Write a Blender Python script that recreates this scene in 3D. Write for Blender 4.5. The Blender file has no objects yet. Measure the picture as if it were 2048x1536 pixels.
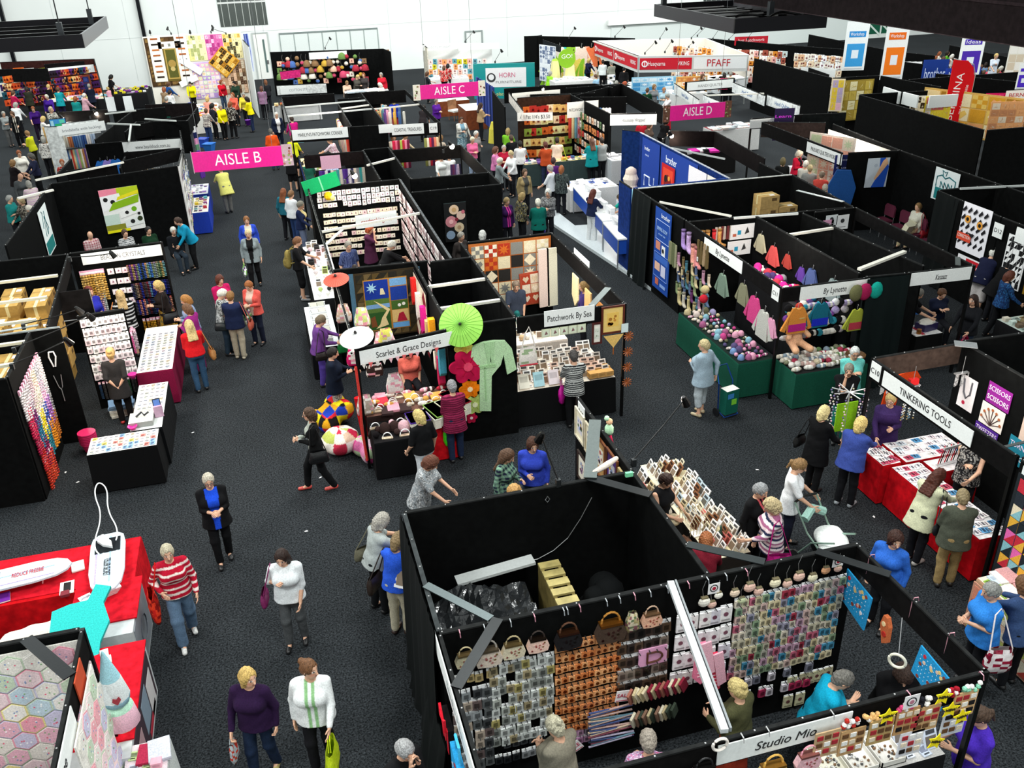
import bpy,math,random,time
import numpy as np
from mathutils import Vector,Matrix
T0=time.time()
RD=random.Random(11)
PI=math.pi
SC=bpy.context.scene
COL=SC.collection
def lin(h,k=1.0):
 """'rrggbb' (sRGB) or a tuple -> linear rgb"""
 if isinstance(h,(tuple,list)):return tuple(h)[:3]
 c=[int(h[i:i+2],16)/255 for i in(0,2,4)]
 return tuple((((x+.055)/1.055)**2.4 if x>.04045 else x/12.92)*k for x in c)
 # -- camera
FPX=1801.0
CAMZ=8.9
cam=bpy.data.objects.new('camera',bpy.data.cameras.new('camera'))
COL.objects.link(cam)
cam.location=(0,0,CAMZ)
cam.rotation_euler=tuple(math.radians(a)for a in(62.58,1.51,-15.56))
cam.data.sensor_width=36
cam.data.lens=FPX/2048*36
cam.data.clip_end=400
SC.camera=cam
CM=np.array(cam.rotation_euler.to_matrix())
def P(px,py,z=0.0):
 """the point at height z (metres) that stands behind pixel px, py of the 2048x1536 photograph"""
 d=CM@np.array([(px-1024)/FPX,-(py-768)/FPX,-1.])
 t=(z-CAMZ)/d[2]
 return(d[0]*t,d[1]*t,z)
 # -- light
SC.view_settings.view_transform='Standard'
SC.view_settings.look='None'
SC.view_settings.gamma=1
SC.view_settings.use_curve_mapping=False
SC.view_settings.exposure=0.68
wd=bpy.data.worlds.new('hall_light');SC.world=wd;wd.use_nodes=True
bg=wd.node_tree.nodes['Background']
bg.inputs[0].default_value=(.93,1.0,.98,1);bg.inputs[1].default_value=0.50
def area(x,y,z,sx,sy,watts,col=(1,1,1)):
 l=bpy.data.lights.new('high_bay_or_wash','AREA');l.shape='RECTANGLE';l.size=sx;l.size_y=sy
 l.energy=watts;l.color=col
 o=bpy.data.objects.new('high_bay_or_wash',l);COL.objects.link(o);o.location=(x,y,z);o['kind']='structure'
 return o
for ax in(-10,4,18,32):
 for ay in(3,17,31,45):area(ax,ay,15,3.0,3.0,780,(.97,1,.98))
wash=area(14,48,13,50,3,2200,(.98,1,.99));wash.rotation_euler=(math.radians(62),0,0)  # added wash that brightens the back wall, not a lamp of the hall
def glow(x,y,z,w,col=(1,.86,.7),r=.06):
 l=bpy.data.lights.new('booth_lamp_or_fill','POINT');l.energy=w;l.color=col;l.shadow_soft_size=r
 o=bpy.data.objects.new('booth_lamp_or_fill',l);COL.objects.link(o);o.location=(x,y,z);o['kind']='structure'
 # -- materials
MATS={}
def mat(name):
 """every material takes its colour from the mesh's own face colours times the object colour, plus a procedural grain"""
 if name in MATS:return MATS[name]
 spec=dict(fabric=(.92,.15,60,.22,250,.25),felt=(.97,.08,9,.35,300,.3),paper=(.75,.25,30,.06,80,.05),plastic=(.38,.5,20,.08,30,.05),poly=(.16,.6,12,.25,22,.6),metal=(.35,.5,40,.1,60,.05),skin=(.55,.35,40,.1,200,.05),hair=(.6,.3,70,.45,110,.5),knit=(.95,.1,90,.35,120,.8),wood=(.5,.4,8,.3,40,.1),card=(.85,.2,14,.15,50,.1),leather=(.4,.5,40,.25,90,.35),emit=(.5,.5,5,0,5,0),white=(.6,.3,.35,.05,5,.02),glassy=(.08,.6,9,.1,9,.1))[name]
 m=bpy.data.materials.new(name);m.use_nodes=True
 nt=m.node_tree;N=nt.nodes;L=nt.links;b=N['Principled BSDF']
 a=N.new('ShaderNodeAttribute');a.attribute_name='Col'
 oi=N.new('ShaderNodeObjectInfo');tc=N.new('ShaderNodeTexCoord')
 mx=N.new('ShaderNodeMix');mx.data_type='RGBA';mx.blend_type='MULTIPLY';mx.inputs[0].default_value=1
 L.new(a.outputs['Color'],mx.inputs[6]);L.new(oi.outputs['Color'],mx.inputs[7])
 nz=N.new('ShaderNodeTexNoise');nz.inputs['Scale'].default_value=spec[2];nz.inputs['Detail'].default_value=3
 L.new(tc.outputs['Object'],nz.inputs['Vector'])
 mr=N.new('ShaderNodeMapRange');mr.inputs[1].default_value=.3;mr.inputs[2].default_value=.7
 mr.inputs[3].default_value=1-spec[3];mr.inputs[4].default_value=1+spec[3]*.6
 L.new(nz.outputs[0],mr.inputs[0])
 m2=N.new('ShaderNodeMix');m2.data_type='RGBA';m2.blend_type='MULTIPLY';m2.inputs[0].default_value=1
 L.new(mx.outputs[2],m2.inputs[6]);L.new(mr.outputs[0],m2.inputs[7])
 L.new(m2.outputs[2],b.inputs['Base Color'])
 b.inputs['Roughness'].default_value=spec[0];b.inputs['Specular IOR Level'].default_value=spec[1]
 if name=='metal':b.inputs['Metallic'].default_value=.7
 if name=='emit':
  L.new(mx.outputs[2],b.inputs['Emission Color']);b.inputs['Emission Strength'].default_value=14
 if spec[5]:
  n2=N.new('ShaderNodeTexNoise');n2.inputs['Scale'].default_value=spec[4];n2.inputs['Detail'].default_value=2
  L.new(tc.outputs['Object'],n2.inputs['Vector'])
  bp=N.new('ShaderNodeBump');bp.inputs['Strength'].default_value=spec[5];bp.inputs['Distance'].default_value=.01
  L.new(n2.outputs[0],bp.inputs['Height']);L.new(bp.outputs[0],b.inputs['Normal'])
 MATS[name]=m
 return m
def carpet_mat():
 m=bpy.data.materials.new('carpet');m.use_nodes=True
 nt=m.node_tree;N=nt.nodes;L=nt.links;b=N['Principled BSDF']
 tc=N.new('ShaderNodeTexCoord')
 n1=N.new('ShaderNodeTexNoise');n1.inputs['Scale'].default_value=38;n1.inputs['Detail'].default_value=4;n1.inputs['Roughness'].default_value=.8
 n2=N.new('ShaderNodeTexNoise');n2.inputs['Scale'].default_value=.5;n2.inputs['Detail'].default_value=3
 L.new(tc.outputs['Object'],n1.inputs[0]);L.new(tc.outputs['Object'],n2.inputs[0])
 cr=N.new('ShaderNodeValToRGB');e=cr.color_ramp.elements
 e[0].position=.40;e[0].color=(.002,.0025,.003,1);e[1].position=.66;e[1].color=(.050,.057,.063,1)
 L.new(n1.outputs[0],cr.inputs[0])
 mr=N.new('ShaderNodeMapRange');mr.inputs[1].default_value=.3;mr.inputs[2].default_value=.7;mr.inputs[3].default_value=.88;mr.inputs[4].default_value=1.12
 L.new(n2.outputs[0],mr.inputs[0])
 mx=N.new('ShaderNodeMix');mx.data_type='RGBA';mx.blend_type='MULTIPLY';mx.inputs[0].default_value=1
 L.new(cr.outputs[0],mx.inputs[6]);L.new(mr.outputs[0],mx.inputs[7]);L.new(mx.outputs[2],b.inputs['Base Color'])
 b.inputs['Roughness'].default_value=.95;b.inputs['Specular IOR Level'].default_value=.1
 bp=N.new('ShaderNodeBump');bp.inputs['Strength'].default_value=.5;bp.inputs['Distance'].default_value=.01
 L.new(n1.outputs[0],bp.inputs['Height']);L.new(bp.outputs[0],b.inputs['Normal'])
 return m
 # -- mesh builder
class G:
 def __init__(s):s.v=[];s.f=[];s.c=[]
 def add(s,vs,fs,col):
  n=len(s.v);s.v+=[tuple(p)for p in vs]
  s.f+=[tuple(i+n for i in f)for f in fs]
  if isinstance(col,list):s.c+=[lin(c)for c in col]
  else:s.c+=[lin(col)]*len(fs)
  return s
 def box(s,x0,y0,z0,x1,y1,z1,col,top=None):
  vs=[(x,y,z)for z in(z0,z1)for y in(y0,y1)for x in(x0,x1)]
  fs=[(0,2,3,1),(4,5,7,6),(0,1,5,4),(2,6,7,3),(0,4,6,2),(1,3,7,5)]
  return s.add(vs,fs,[col,top or col,col,col,col,col])
 def bar(s,a,b,w,h,col):
  """a box from a to b, w wide (sideways) and h deep"""
  a=Vector(a);b=Vector(b);d=(b-a).normalized()
  up=Vector((0,0,1))if abs(d.z)<.95 else Vector((0,1,0))
  u=d.cross(up).normalized()*(w/2);v=u.normalized().cross(d)*(h/2)
  vs=[p+su*u+sv*v for p in(a,b)for su,sv in((-1,-1),(1,-1),(1,1),(-1,1))]
  return s.add(vs,[(0,3,2,1),(4,5,6,7),(0,1,5,4),(1,2,6,5),(2,3,7,6),(3,0,4,7)],col)
 def tube(s,pts,r,col,n=6,cap=True):
  pts=[Vector(p)for p in pts];m=len(pts);vs=[]
  rr=r if isinstance(r,(list,tuple))else[r]*m
  for i,p in enumerate(pts):
   d=(pts[min(i+1,m-1)]-pts[max(i-1,0)]).normalized()
   up=Vector((0,0,1))if abs(d.z)<.9 else Vector((1,0,0))
   u=d.cross(up).normalized();w=u.cross(d)
   vs+=[p+(u*math.cos(2*PI*k/n)+w*math.sin(2*PI*k/n))*rr[i]for k in range(n)]
  fs=[(i*n+k,i*n+(k+1)%n,(i+1)*n+(k+1)%n,(i+1)*n+k)for i in range(m-1)for k in range(n)]
  if cap:fs+=[tuple(range(n))[::-1],tuple((m-1)*n+k for k in range(n))]
  return s.add(vs,fs,col)
 def lathe(s,prof,col,n=12,c=(0,0,0),sx=1,sy=1,cols=None):
  vs=[(c[0]+r*sx*math.cos(2*PI*k/n),c[1]+r*sy*math.sin(2*PI*k/n),c[2]+z)for r,z in prof for k in range(n)]
  m=len(prof)
  fs=[(i*n+k,i*n+(k+1)%n,(i+1)*n+(k+1)%n,(i+1)*n+k)for i in range(m-1)for k in range(n)]
  cc=[col]*len(fs)if not cols else[cols[(i if isinstance(cols,list)else 0)%len(cols)]for i in range(m-1)for k in range(n)]
  fs+=[tuple(range(n))[::-1],tuple((m-1)*n+k for k in range(n))]
  return s.add(vs,fs,cc+[cc[0],cc[-1]])
 def plate(s,pts,y0,y1,col):
  """outline pts (x, z) given depth from y0 (front, -y side) to y1"""
  n=len(pts)
  a=sum(pts[i][0]*pts[(i+1)%n][1]-pts[(i+1)%n][0]*pts[i][1]for i in range(n))
  if a<0:pts=pts[::-1]
  vs=[(x,y0,z)for x,z in pts]+[(x,y1,z)for x,z in pts]
  fs=[tuple(range(n)),tuple(range(n,2*n))[::-1]]+[(i,i+n,(i+1)%n+n,(i+1)%n)for i in range(n)]
  return s.add(vs,fs,col)
 def disc(s,cx,cz,r,y0,y1,col,n=16,sx=1):
  return s.plate([(cx+r*sx*math.cos(2*PI*k/n),cz+r*math.sin(2*PI*k/n))for k in range(n)],y0,y1,col)
 def ball(s,c,r,col,n=10,sz=1.0,sx=1.0,sy=1.0):
  m=max(4,n//2+1)
  prof=[(r*math.sin(PI*(i+.02)/(m+.04)),-r*sz*math.cos(PI*(i+.02)/(m+.04)))for i in range(m+1)]
  return s.lathe(prof,col,n,c,sx,sy)
 def mv(s,dx=0,dy=0,dz=0,rz=0,k=1.0,rx=0,ry=0,i0=0):
  M=Matrix.Translation((dx,dy,dz))@Matrix.Rotation(rz,4,'Z')@Matrix.Rotation(ry,4,'Y')@Matrix.Rotation(rx,4,'X')@Matrix.Scale(k,4)
  s.v=s.v[:i0]+[tuple(M@Vector(p))for p in s.v[i0:]]
  return s
 def mesh(s,name='m',smooth=False):return mk_mesh(name,s.v,s.f,s.c,smooth)
def mk_mesh(name,v,f,facecols=None,smooth=False,vertcols=None):
 me=bpy.data.meshes.new(name)
 if isinstance(f,np.ndarray):
  nv,nf=len(v),len(f)
  me.vertices.add(nv);me.vertices.foreach_set('co',np.asarray(v,np.float32).ravel())
  me.loops.add(nf*4);me.loops.foreach_set('vertex_index',f.astype(np.int32).ravel())
  me.polygons.add(nf);me.polygons.foreach_set('loop_start',np.arange(0,nf*4,4,dtype=np.int32))
  me.update(calc_edges=True);me.validate()
 else:me.from_pydata(v,[],f)
 if vertcols is not None:
  a=me.color_attributes.new('Col','FLOAT_COLOR','POINT')
  a.data.foreach_set('color',np.c_[vertcols,np.ones(len(vertcols))].astype(np.float32).ravel())
 else:
  a=me.color_attributes.new('Col','FLOAT_COLOR','CORNER')
  cnt=[len(x)for x in f]
  cc=np.repeat(np.array([tuple(c)+(1.,)for c in facecols],np.float32),cnt,axis=0)
  a.data.foreach_set('color',cc.ravel())
 if smooth:me.polygons.foreach_set('use_smooth',[True]*len(me.polygons))
 me.update()
 return me
def tag(o,label=None,cat=None,group=None,kind=None):
 if label:o['label']=label
 if cat:o['category']=cat
 if group:o['group']=group
 if kind:o['kind']=kind
 return o
def O(name,g,m='paper',par=None,loc=(0,0,0),rz=0,col=None,rot=None,smooth=False):
 me=g.mesh(name,smooth)if isinstance(g,G)else g
 if m and not me.materials:me.materials.append(mat(m)if isinstance(m,str)else m)
 o=bpy.data.objects.new(name,me);COL.objects.link(o)
 o.location=loc;o.rotation_euler=rot if rot else(0,0,rz)
 if par is not None:o.parent=par
 if col is not None:o.color=lin(col)+(1,)
 return o
def thing(name,label,cat,loc=(0,0,0),rz=0,group=None,rot=None):
 o=bpy.data.objects.new(name,None);COL.objects.link(o);o.empty_display_size=.1
 o.location=loc;o.rotation_euler=rot if rot else(0,0,rz)
 return tag(o,label,cat,group)
def TH(name,g,m,label,cat,loc=(0,0,0),rz=0,group=None,col=None,rot=None,smooth=False,kind=None):
 """a thing that is one mesh"""
 return tag(O(name,g,m,None,loc,rz,col,rot,smooth),label,cat,group,kind)
def ST(name,g,m):return tag(O(name,g,m),kind='structure')
class Kind:
 """one kind of thing: its parts are meshes that every copy shares. parts = [(name, mesh-builder, material, tint, parent index or None)]"""
 def __init__(s,name,cat,parts,smooth=False):
  s.name,s.cat=name,cat
  s.parts=[(p[0],p[1].mesh(p[0],smooth),p[2],p[3]if len(p)>3 else 0,p[4]if len(p)>4 else None)for p in parts]
  for p in s.parts:p[1].materials.append(mat(p[2]))
 def put(s,label,loc,rz=0,col=None,group=None,rot=None,k=1.0,col2=None):
  c=lin(col)+(1,)if col is not None else(1,1,1,1)
  if len(s.parts)==1:
   o=tag(O(s.name,s.parts[0][1],None,None,loc,rz,None,rot),label,s.cat,group);o.color=c;o.scale=(k,k,k)
   return o
  r=thing(s.name,label,s.cat,loc,rz,group,rot);r.scale=(k,k,k);made=[]
  for n,me,m,tint,pi in s.parts:
   o=bpy.data.objects.new(n,me);COL.objects.link(o);o.parent=r if pi is None else made[pi]
   if tint==1:o.color=c
   if tint==2 and col2 is not None:o.color=lin(col2)+(1,)
   made.append(o)
  return r
TXT={}
def text(body,size,col,par,loc,rot,w=None,name='lettering',align='CENTER',shear=0):
 """raised lettering turned into a mesh"""
 key=(body,size,col,align,shear)
 if key not in TXT:
  cu=bpy.data.curves.new('lettering','FONT');cu.body=body;cu.size=size;cu.extrude=.0015
  cu.align_x=align;cu.align_y='CENTER';cu.shear=shear;cu.resolution_u=3
  t=bpy.data.objects.new('tmp',cu);COL.objects.link(t)
  dg=bpy.context.evaluated_depsgraph_get();me=bpy.data.meshes.new_from_object(t.evaluated_get(dg))
  bpy.data.objects.remove(t);me.name='lettering';me.materials.clear();me.materials.append(mat('paper'))
  a=me.color_attributes.new('Col','FLOAT_COLOR','CORNER');n=len(me.loops)
  a.data.foreach_set('color',np.tile(np.array(lin(col)+(1,),np.float32),n))
  xs=[v.co.x for v in me.vertices];TXT[key]=(me,max(xs)-min(xs)if xs else 1)
 me,wd_=TXT[key]
 o=bpy.data.objects.new(name,me);COL.objects.link(o)
 o.parent=par;o.location=loc;o.rotation_euler=rot
 if w and wd_>0:o.scale.x=w/wd_
 return o
 # -- bodies: signed distance shapes turned into one continuous skin
def A3(*p):return np.array(p,float)
class SD:
 def __init__(s):s.p=[]
 def cap(s,a,b,ra,rb=None,k=.03,sc=(1,1,1),rot=None):
  s.p.append((np.asarray(a,float),np.asarray(b,float),ra,ra if rb is None else rb,k,np.asarray(sc,float),rot,1));return s
 def cut(s,a,b,ra,rb=None,sc=(1,1,1),rot=None):
  s.p.append((np.asarray(a,float),np.asarray(b,float),ra,ra if rb is None else rb,.01,np.asarray(sc,float),rot,-1));return s
 def mesh(s,res,fine=(),fres=.006,noise=None,plane=None):
  lo=np.min([np.minimum(p[0],p[1])-max(p[2],p[3])*p[5].max()for p in s.p if p[7]>0],0)-res*2
  hi=np.max([np.maximum(p[0],p[1])+max(p[2],p[3])*p[5].max()for p in s.p if p[7]>0],0)+res*2
  ax=[]
  for i in range(3):
   g=[lo[i]]
   while g[-1]<hi[i]:
    x=g[-1];st=res
    for(fl,fh)in fine:
     if fl[i]-res<x<fh[i]:st=fres
    g.append(x+st)
   ax.append(np.array(g,np.float32))
  D=np.full([len(a)for a in ax],.5,np.float32)
  for a,b,ra,rb,k,sc,rot,sg in s.p:
   pad=max(ra,rb)*sc.max()+k+.03
   l=np.minimum(a,b)-pad;h=np.maximum(a,b)+pad
   sl=tuple(slice(max(0,int(np.searchsorted(ax[i],l[i]))-1),int(np.searchsorted(ax[i],h[i]))+1)for i in range(3))
   X,Y,Z=np.meshgrid(ax[0][sl[0]],ax[1][sl[1]],ax[2][sl[2]],indexing='ij')
   if X.size==0:continue
   c=(a+b)/2
   q=np.stack([X-c[0],Y-c[1],Z-c[2]],-1).astype(np.float32)
   aa,bb=a-c,b-c
   if rot is not None:q=q@rot;aa=aa@rot;bb=bb@rot
   q=q/sc;aa=aa/sc;bb=bb/sc
   ba=bb-aa;L=float(ba@ba)
   if L>1e-9:
    t=np.clip(((q-aa)@ba)/L,0,1)
    d=np.linalg.norm(q-aa-t[...,None]*ba,axis=-1)-(ra+(rb-ra)*t)
   else:d=np.linalg.norm(q,axis=-1)-ra
   d=(d*sc.min()).astype(np.float32)
   cur=D[sl]
   if sg>0:
    hh=np.maximum(k-np.abs(cur-d),0)/k
    D[sl]=np.minimum(cur,d)-hh*hh*k*.25
   else:D[sl]=np.maximum(cur,-d)
  if noise:
   am,fr,sd=noise
   X,Y,Z=np.meshgrid(*ax,indexing='ij')
   D=D+am*(np.sin(X*fr+sd+2*np.sin(Z*fr*.4))*np.cos(Z*fr*.8+sd*2+Y*fr*.5)+.6*np.sin(Y*fr*1.3+Z*fr*.5+sd)).astype(np.float32)
  if plane:
   X,Y,Z=np.meshgrid(*ax,indexing='ij');q,n_=plane
   D=np.maximum(D,((X-q[0])*n_[0]+(Y-q[1])*n_[1]+(Z-q[2])*n_[2]).astype(np.float32))
  return nets(D,ax)
def nets(D,ax):
 S=D<0
 n=[x-1 for x in D.shape]
 c8=[(i,j,k)for i in(0,1)for j in(0,1)for k in(0,1)]
 cnt=sum(S[i:i+n[0],j:j+n[1],k:k+n[2]].astype(np.int8)for i,j,k in c8)
 act=(cnt>0)&(cnt<8)
 I=np.argwhere(act)
 idx=np.full(act.shape,-1,np.int32);idx[act]=np.arange(len(I))
 acc=np.zeros((len(I),3));num=np.zeros(len(I))
 vals={c:D[I[:,0]+c[0],I[:,1]+c[1],I[:,2]+c[2]]for c in c8}
 pos=[np.stack([ax[a][I[:,a]],ax[a][I[:,a]+1]],1)for a in range(3)]
 for c in c8:
  for a in range(3):
   if c[a]:continue
   e=list(c);e[a]=1;e=tuple(e)
   v0,v1=vals[c],vals[e];m=(v0<0)!=(v1<0)
   t=np.where(m,v0/np.where(m,v0-v1,1),0)
   for q in range(3):
    p0=pos[q][:,c[q]]
    p=p0+(pos[q][:,1]-p0)*t if q==a else p0
    acc[:,q]+=np.where(m,p,0)
   num+=m
 V=acc/np.maximum(num,1)[:,None]
 F=[]
 for a in range(3):
  b,c=(a+1)%3,(a+2)%3
  s0=[slice(None)]*3;s1=[slice(None)]*3;s0[a]=slice(0,-1);s1[a]=slice(1,None)
  for q in(b,c):s0[q]=slice(1,-1);s1[q]=slice(1,-1)
  A,B=S[tuple(s0)],S[tuple(s1)]
  E=np.argwhere(A!=B)
  fl=A[A!=B]
  E[:,b]+=1;E[:,c]+=1
  def g(db,dc):
   e=E.copy();e[:,b]+=db;e[:,c]+=dc
   return idx[e[:,0],e[:,1],e[:,2]]
  q=np.stack([g(-1,-1),g(0,-1),g(0,0),g(-1,0)],1)
  q[~fl]=q[~fl][:,::-1]
  F.append(q)
 F=np.concatenate(F);F=F[(F>=0).all(1)]
 return V,F
def rotm(rx=0,rz=0):
 cx,sx,cz,sz=math.cos(rx),math.sin(rx),math.cos(rz),math.sin(rz)
 return np.array([[cz,-sz,0],[sz,cz,0],[0,0,1]])@np.array([[1,0,0],[0,cx,-sx],[0,sx,cx]])
ARMS=dict(d=(.07,.03,-.515),f=(-.02,.42,-.28),g=(.02,.33,-.40),b=(-.13,.27,-.24),u=(-.13,.20,.10),h=(.02,.14,-.33),k=(-.14,-.12,-.46),w=(.06,.17,-.47),v=(.07,-.14,-.48),s=(.16,.06,-.46),c=(-.19,.19,-.16),l=(-.06,.30,-.33),t=(-.02,.16,-.50))
PAT={}
def pal_fn(kind,base,second):
 base=np.array(lin(base));sec=[np.array(lin(x))for x in(second if isinstance(second,(list,tuple))and not isinstance(second,str)else[second or 'ffffff'])]
 rg=np.random.RandomState(5)
 def fn(p):
  n=len(p);out=np.tile(base,(n,1))
  if kind=='stripe' or kind=='thin':
   w=.085 if kind=='stripe' else.042
   m=((p[:,2]/w)%1)<(.36 if kind=='stripe' else.45);out[m]=sec[0]
  elif kind=='multi':
   i=((p[:,2]/.034).astype(int))%(len(sec)+1)
   for q,s_ in enumerate(sec):out[i==q+1]=s_
  elif kind=='vstripe':
   out[((np.arctan2(p[:,0],p[:,1])*9)%1)<.4]=sec[0]
  elif kind=='plaid':
   m=((p[:,2]/.07)%1<.5).astype(int)+(((p[:,0]+5)/.07)%1<.5).astype(int)
   out[m==1]=(base+sec[0])/2;out[m==2]=sec[0]
  elif kind=='floral':
   a=np.sin(p[:,0]*95+3*np.sin(p[:,2]*40))*np.sin(p[:,2]*85+p[:,1]*50+2*np.sin(p[:,0]*33))
   b=np.sin(p[:,0]*41+7)*np.sin(p[:,2]*37+2)+np.sin(p[:,1]*60)
   for q,s_ in enumerate(sec):
    out[(a>.12)&((np.floor(b*3)%len(sec))==q)]=s_
  elif kind=='open':
   m=(np.abs(p[:,0])<.045+.05*np.clip((p[:,2]-.85)/.5,0,1))&(p[:,1]>.02);out[m]=sec[0]
  elif kind=='yoke':
   out[p[:,2]>1.33]=sec[0]
  elif kind=='lap':
   m=(np.abs(np.abs(p[:,0])-.035)<.02)&(p[:,1]>.02);out[m]=sec[0]
  return out
 return fn
N_PERSON=0
def person(hx,hy,face,label,h=1.64,w=1.12,skin='d9a98c',hair=('short','8a7a68'),top=('333333',),bot=('trousers','1a1b20'),shoe='1b1b1c',arms='dd',lean=0,nod=14,turn=0,stride=0,sit=0,bag=(),gl=0,group=None,male=0,z0=0.0,act=''):
 global N_PERSON
 N_PERSON+=1;sd=N_PERSON*1.37
 rr=RD.random
 top=list(top)+[None,None,.9,None][len(top)-1:]
 bot=list(bot)+[None][len(bot)-2:]if len(bot)<3 else list(bot)
 s=h/1.70
 pz=.56 if sit else.92
 dz=pz-.92
 LA=math.radians(lean)
 ca,sa=math.cos(LA),math.sin(LA)
 def T(x,y,z):
  z=z+dz-pz
  return A3(x,y*ca+z*sa,pz+z*ca-y*sa)
 TR=rotm(-LA)
 pitch=math.radians(nod)+LA*.55
 HR=rotm(-pitch,math.radians(turn))
 N0=T(0,-.005,1.47)
 def Hd(x,y,z):return N0+HR@A3(x,y,z)
 hc=Hd(0,.03,.125)
 fa=math.radians(face-90)
 cz,sz=math.cos(fa),math.sin(fa)
 hp=P(hx,hy,z0+hc[2]*s)
 ox=hp[0]-s*(hc[0]*cz-hc[1]*sz);oy=hp[1]-s*(hc[0]*sz+hc[1]*cz)
 dist=math.hypot(oy,ox)
 near=dist<15.5;mid=dist<27
 res=.013 if near else.019 if mid else.027
 fres=.0058 if near else.0085 if mid else.013
 # -- arms by two-bone reach
 sw=.150+.022*w
 joints=[];hands=[]
 for i,sgn in enumerate((-1,1)):
  a=ARMS[arms[i]]if isinstance(arms[i],str)else arms[i]
  Sh=T(sgn*sw,0,1.37)
  tgt=Sh+A3(a[0]*sgn,a[1]+(.05*sa if a[1]<.1 else.28*sa),a[2]-(.12*sa if a[1]>.2 else 0))
  if a[1]<.1 and a[2]<-.4:tgt=Sh+A3(a[0]*sgn,a[1]+.06*sa,a[2])
  L1,L2=.285,.25
  v=tgt-Sh;d=np.linalg.norm(v)
  if d>.528:v=v/d*.528;d=.528;tgt=Sh+v
  if d<.16:v=v/d*.16;d=.16;tgt=Sh+v
  x=(L1*L1-L2*L2+d*d)/(2*d);hh=math.sqrt(max(L1*L1-x*x,1e-6))
  pole=A3(sgn*.45,-.6,-.65);vn=v/d;pole=pole-vn*(pole@vn);pole/=np.linalg.norm(pole)
  El=Sh+vn*x+pole*hh
  joints.append((Sh,El,tgt))
  fd=(tgt-El)/np.linalg.norm(tgt-El)
  pn=A3(-sgn*.9,.25,-.35);pn=pn-fd*(pn@fd);pn/=np.linalg.norm(pn)
  wv=np.cross(fd,pn);wv=wv*(1 if wv@A3(-sgn*.2,.7,.6)>0 else-1)
  hands.append((tgt,fd,pn,wv))
  # -- legs
 st=stride;legs=[]
 for sgn in(-1,1):
  if sit:legs.append((A3(sgn*.09,0,pz-.02),A3(sgn*.11,.41,.50),A3(sgn*.10,.43+.05*sgn,.09)))
  else:
   fy=sgn*st+(.03 if not st else 0)*sgn*(-1 if int(sd)%2 else 1)
   kn=A3(sgn*.095,fy*.5+.03+abs(st)*.15,.495);an=A3(sgn*(.085+.01*(int(sd*3)%3)),fy,.085+(max(0,-sgn*st)*.12))
   legs.append((A3(sgn*.085,0,pz),kn,an))
 fem=0 if male else 1
 lw=.9+.25*(w-1)
 # -- body
 B=SD()
 B.cap(T(0,0,.98),T(0,0,1.27),.098*w,.10*w,.05,(1.22,.8,1),TR)
 B.cap(T(-.135,-.005,1.375),T(.135,-.005,1.375),.047,None,.06)
 B.cap(T(-.06,-.01,.93),T(.06,-.01,.93),.10*w,None,.06)
 if fem:B.cap(T(-.065*w,.07*w,1.24),T(.065*w,.07*w,1.24),.062*w,None,.04)
 B.cap(T(0,-.01,1.38),Hd(0,.0,.05),.052,.047,.04)
 B.cap(hc,hc,1,None,.02,(.074,.092,.112),HR)
 B.cap(Hd(0,.058,.055),Hd(0,.058,.055),1,None,.03,(.050,.052,.05),HR)
 if mid:
  B.cap(Hd(0,.120,.13),Hd(0,.137,.098),.008,.013,.015)
  for sg in(-1,1):B.cap(Hd(sg*.076,.02,.13),Hd(sg*.08,.01,.10),.013,.009,.01)
 for(Sh,El,Wr)in joints:
  B.cap(Sh,El,.044*(.85+.15*w),.036,.035);B.cap(El,Wr,.036,.024,.02)
 fines=[]
 for(Wr,fd,pn,wv)in hands:
  pc=Wr+fd*.05
  B.cap(Wr+fd*.02,Wr+fd*.075,.030,.033,.015,(1,1,1),None)if not mid else[B.cap(Wr+fd*.02+wv*o_*.012,Wr+fd*.078+wv*o_*.019,.015,.0135,.012)for o_ in(-1,0,1)]
  curl=.35+.25*(int(sd*7)%3)
  for q,(ln,off)in enumerate(((.066,.027),(.076,.010),(.071,-.008),(.055,-.025))):
   b0=Wr+fd*.082+wv*off
   b1=b0+(fd*math.cos(curl*.6)+pn*math.sin(curl*.6))*ln*.55+wv*off*.15
   b2=b1+(fd*math.cos(curl*1.7)+pn*math.sin(curl*1.7))*ln*.5
   r0=.0088 if mid else.0105
   B.cap(b0-fd*.01,b1,r0,r0*.95,.004);B.cap(b1,b2,r0*.95,r0*.8,.004)
  t0=Wr+fd*.025+wv*.022;t1=t0+(fd*.6+wv*.75+pn*.25)*.038;t2=t1+(fd*.85+wv*.35+pn*.3)*.032
  B.cap(t0,t1,.0125,.0105,.01);B.cap(t1,t2,.0105,.0085,.004)
  if near or mid or dist<45:
   pts=np.array([Wr,Wr+fd*.19,t2,Wr+fd*.1+pn*.09,Wr-wv*.05+fd*.1])
   fines.append((pts.min(0)-.012,pts.max(0)+.012))
 for(Hp,Kn,An)in legs:
  B.cap(Hp,Kn,.078*lw,.052,.05);B.cap(Kn,An,.052,.034,.03);B.cap(An,An+A3(0,.09,-.05),.032,.028,.03)
 if near:fines.append((Hd(0,.03,.125)-.12,Hd(0,.03,.125)+.125))
 V,F=B.mesh(res,fines,fres)
 sk=np.array(lin(skin));C=np.tile(sk,(len(V),1))
 q=(V-N0)@HR
 front=q[:,1]>.05
 def spot(x,z,rx,rz):return front&(((np.abs(q[:,0])-x)/rx)**2+((q[:,2]-z)/rz)**2<1)
 if mid:
  C[spot(.030,.138,.017,.010)]=(.75,.72,.70)
  C[spot(.030,.138,.009,.010)]=(.03,.02,.02)
  C[spot(.031,.160,.020,.006)]=sk*.35
  C[spot(0,.068,.024,.008)]=(.42,.09,.08)
  ch=spot(.045,.10,.02,.02);C[ch]=C[ch]*(1.05,.82,.8)
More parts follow.
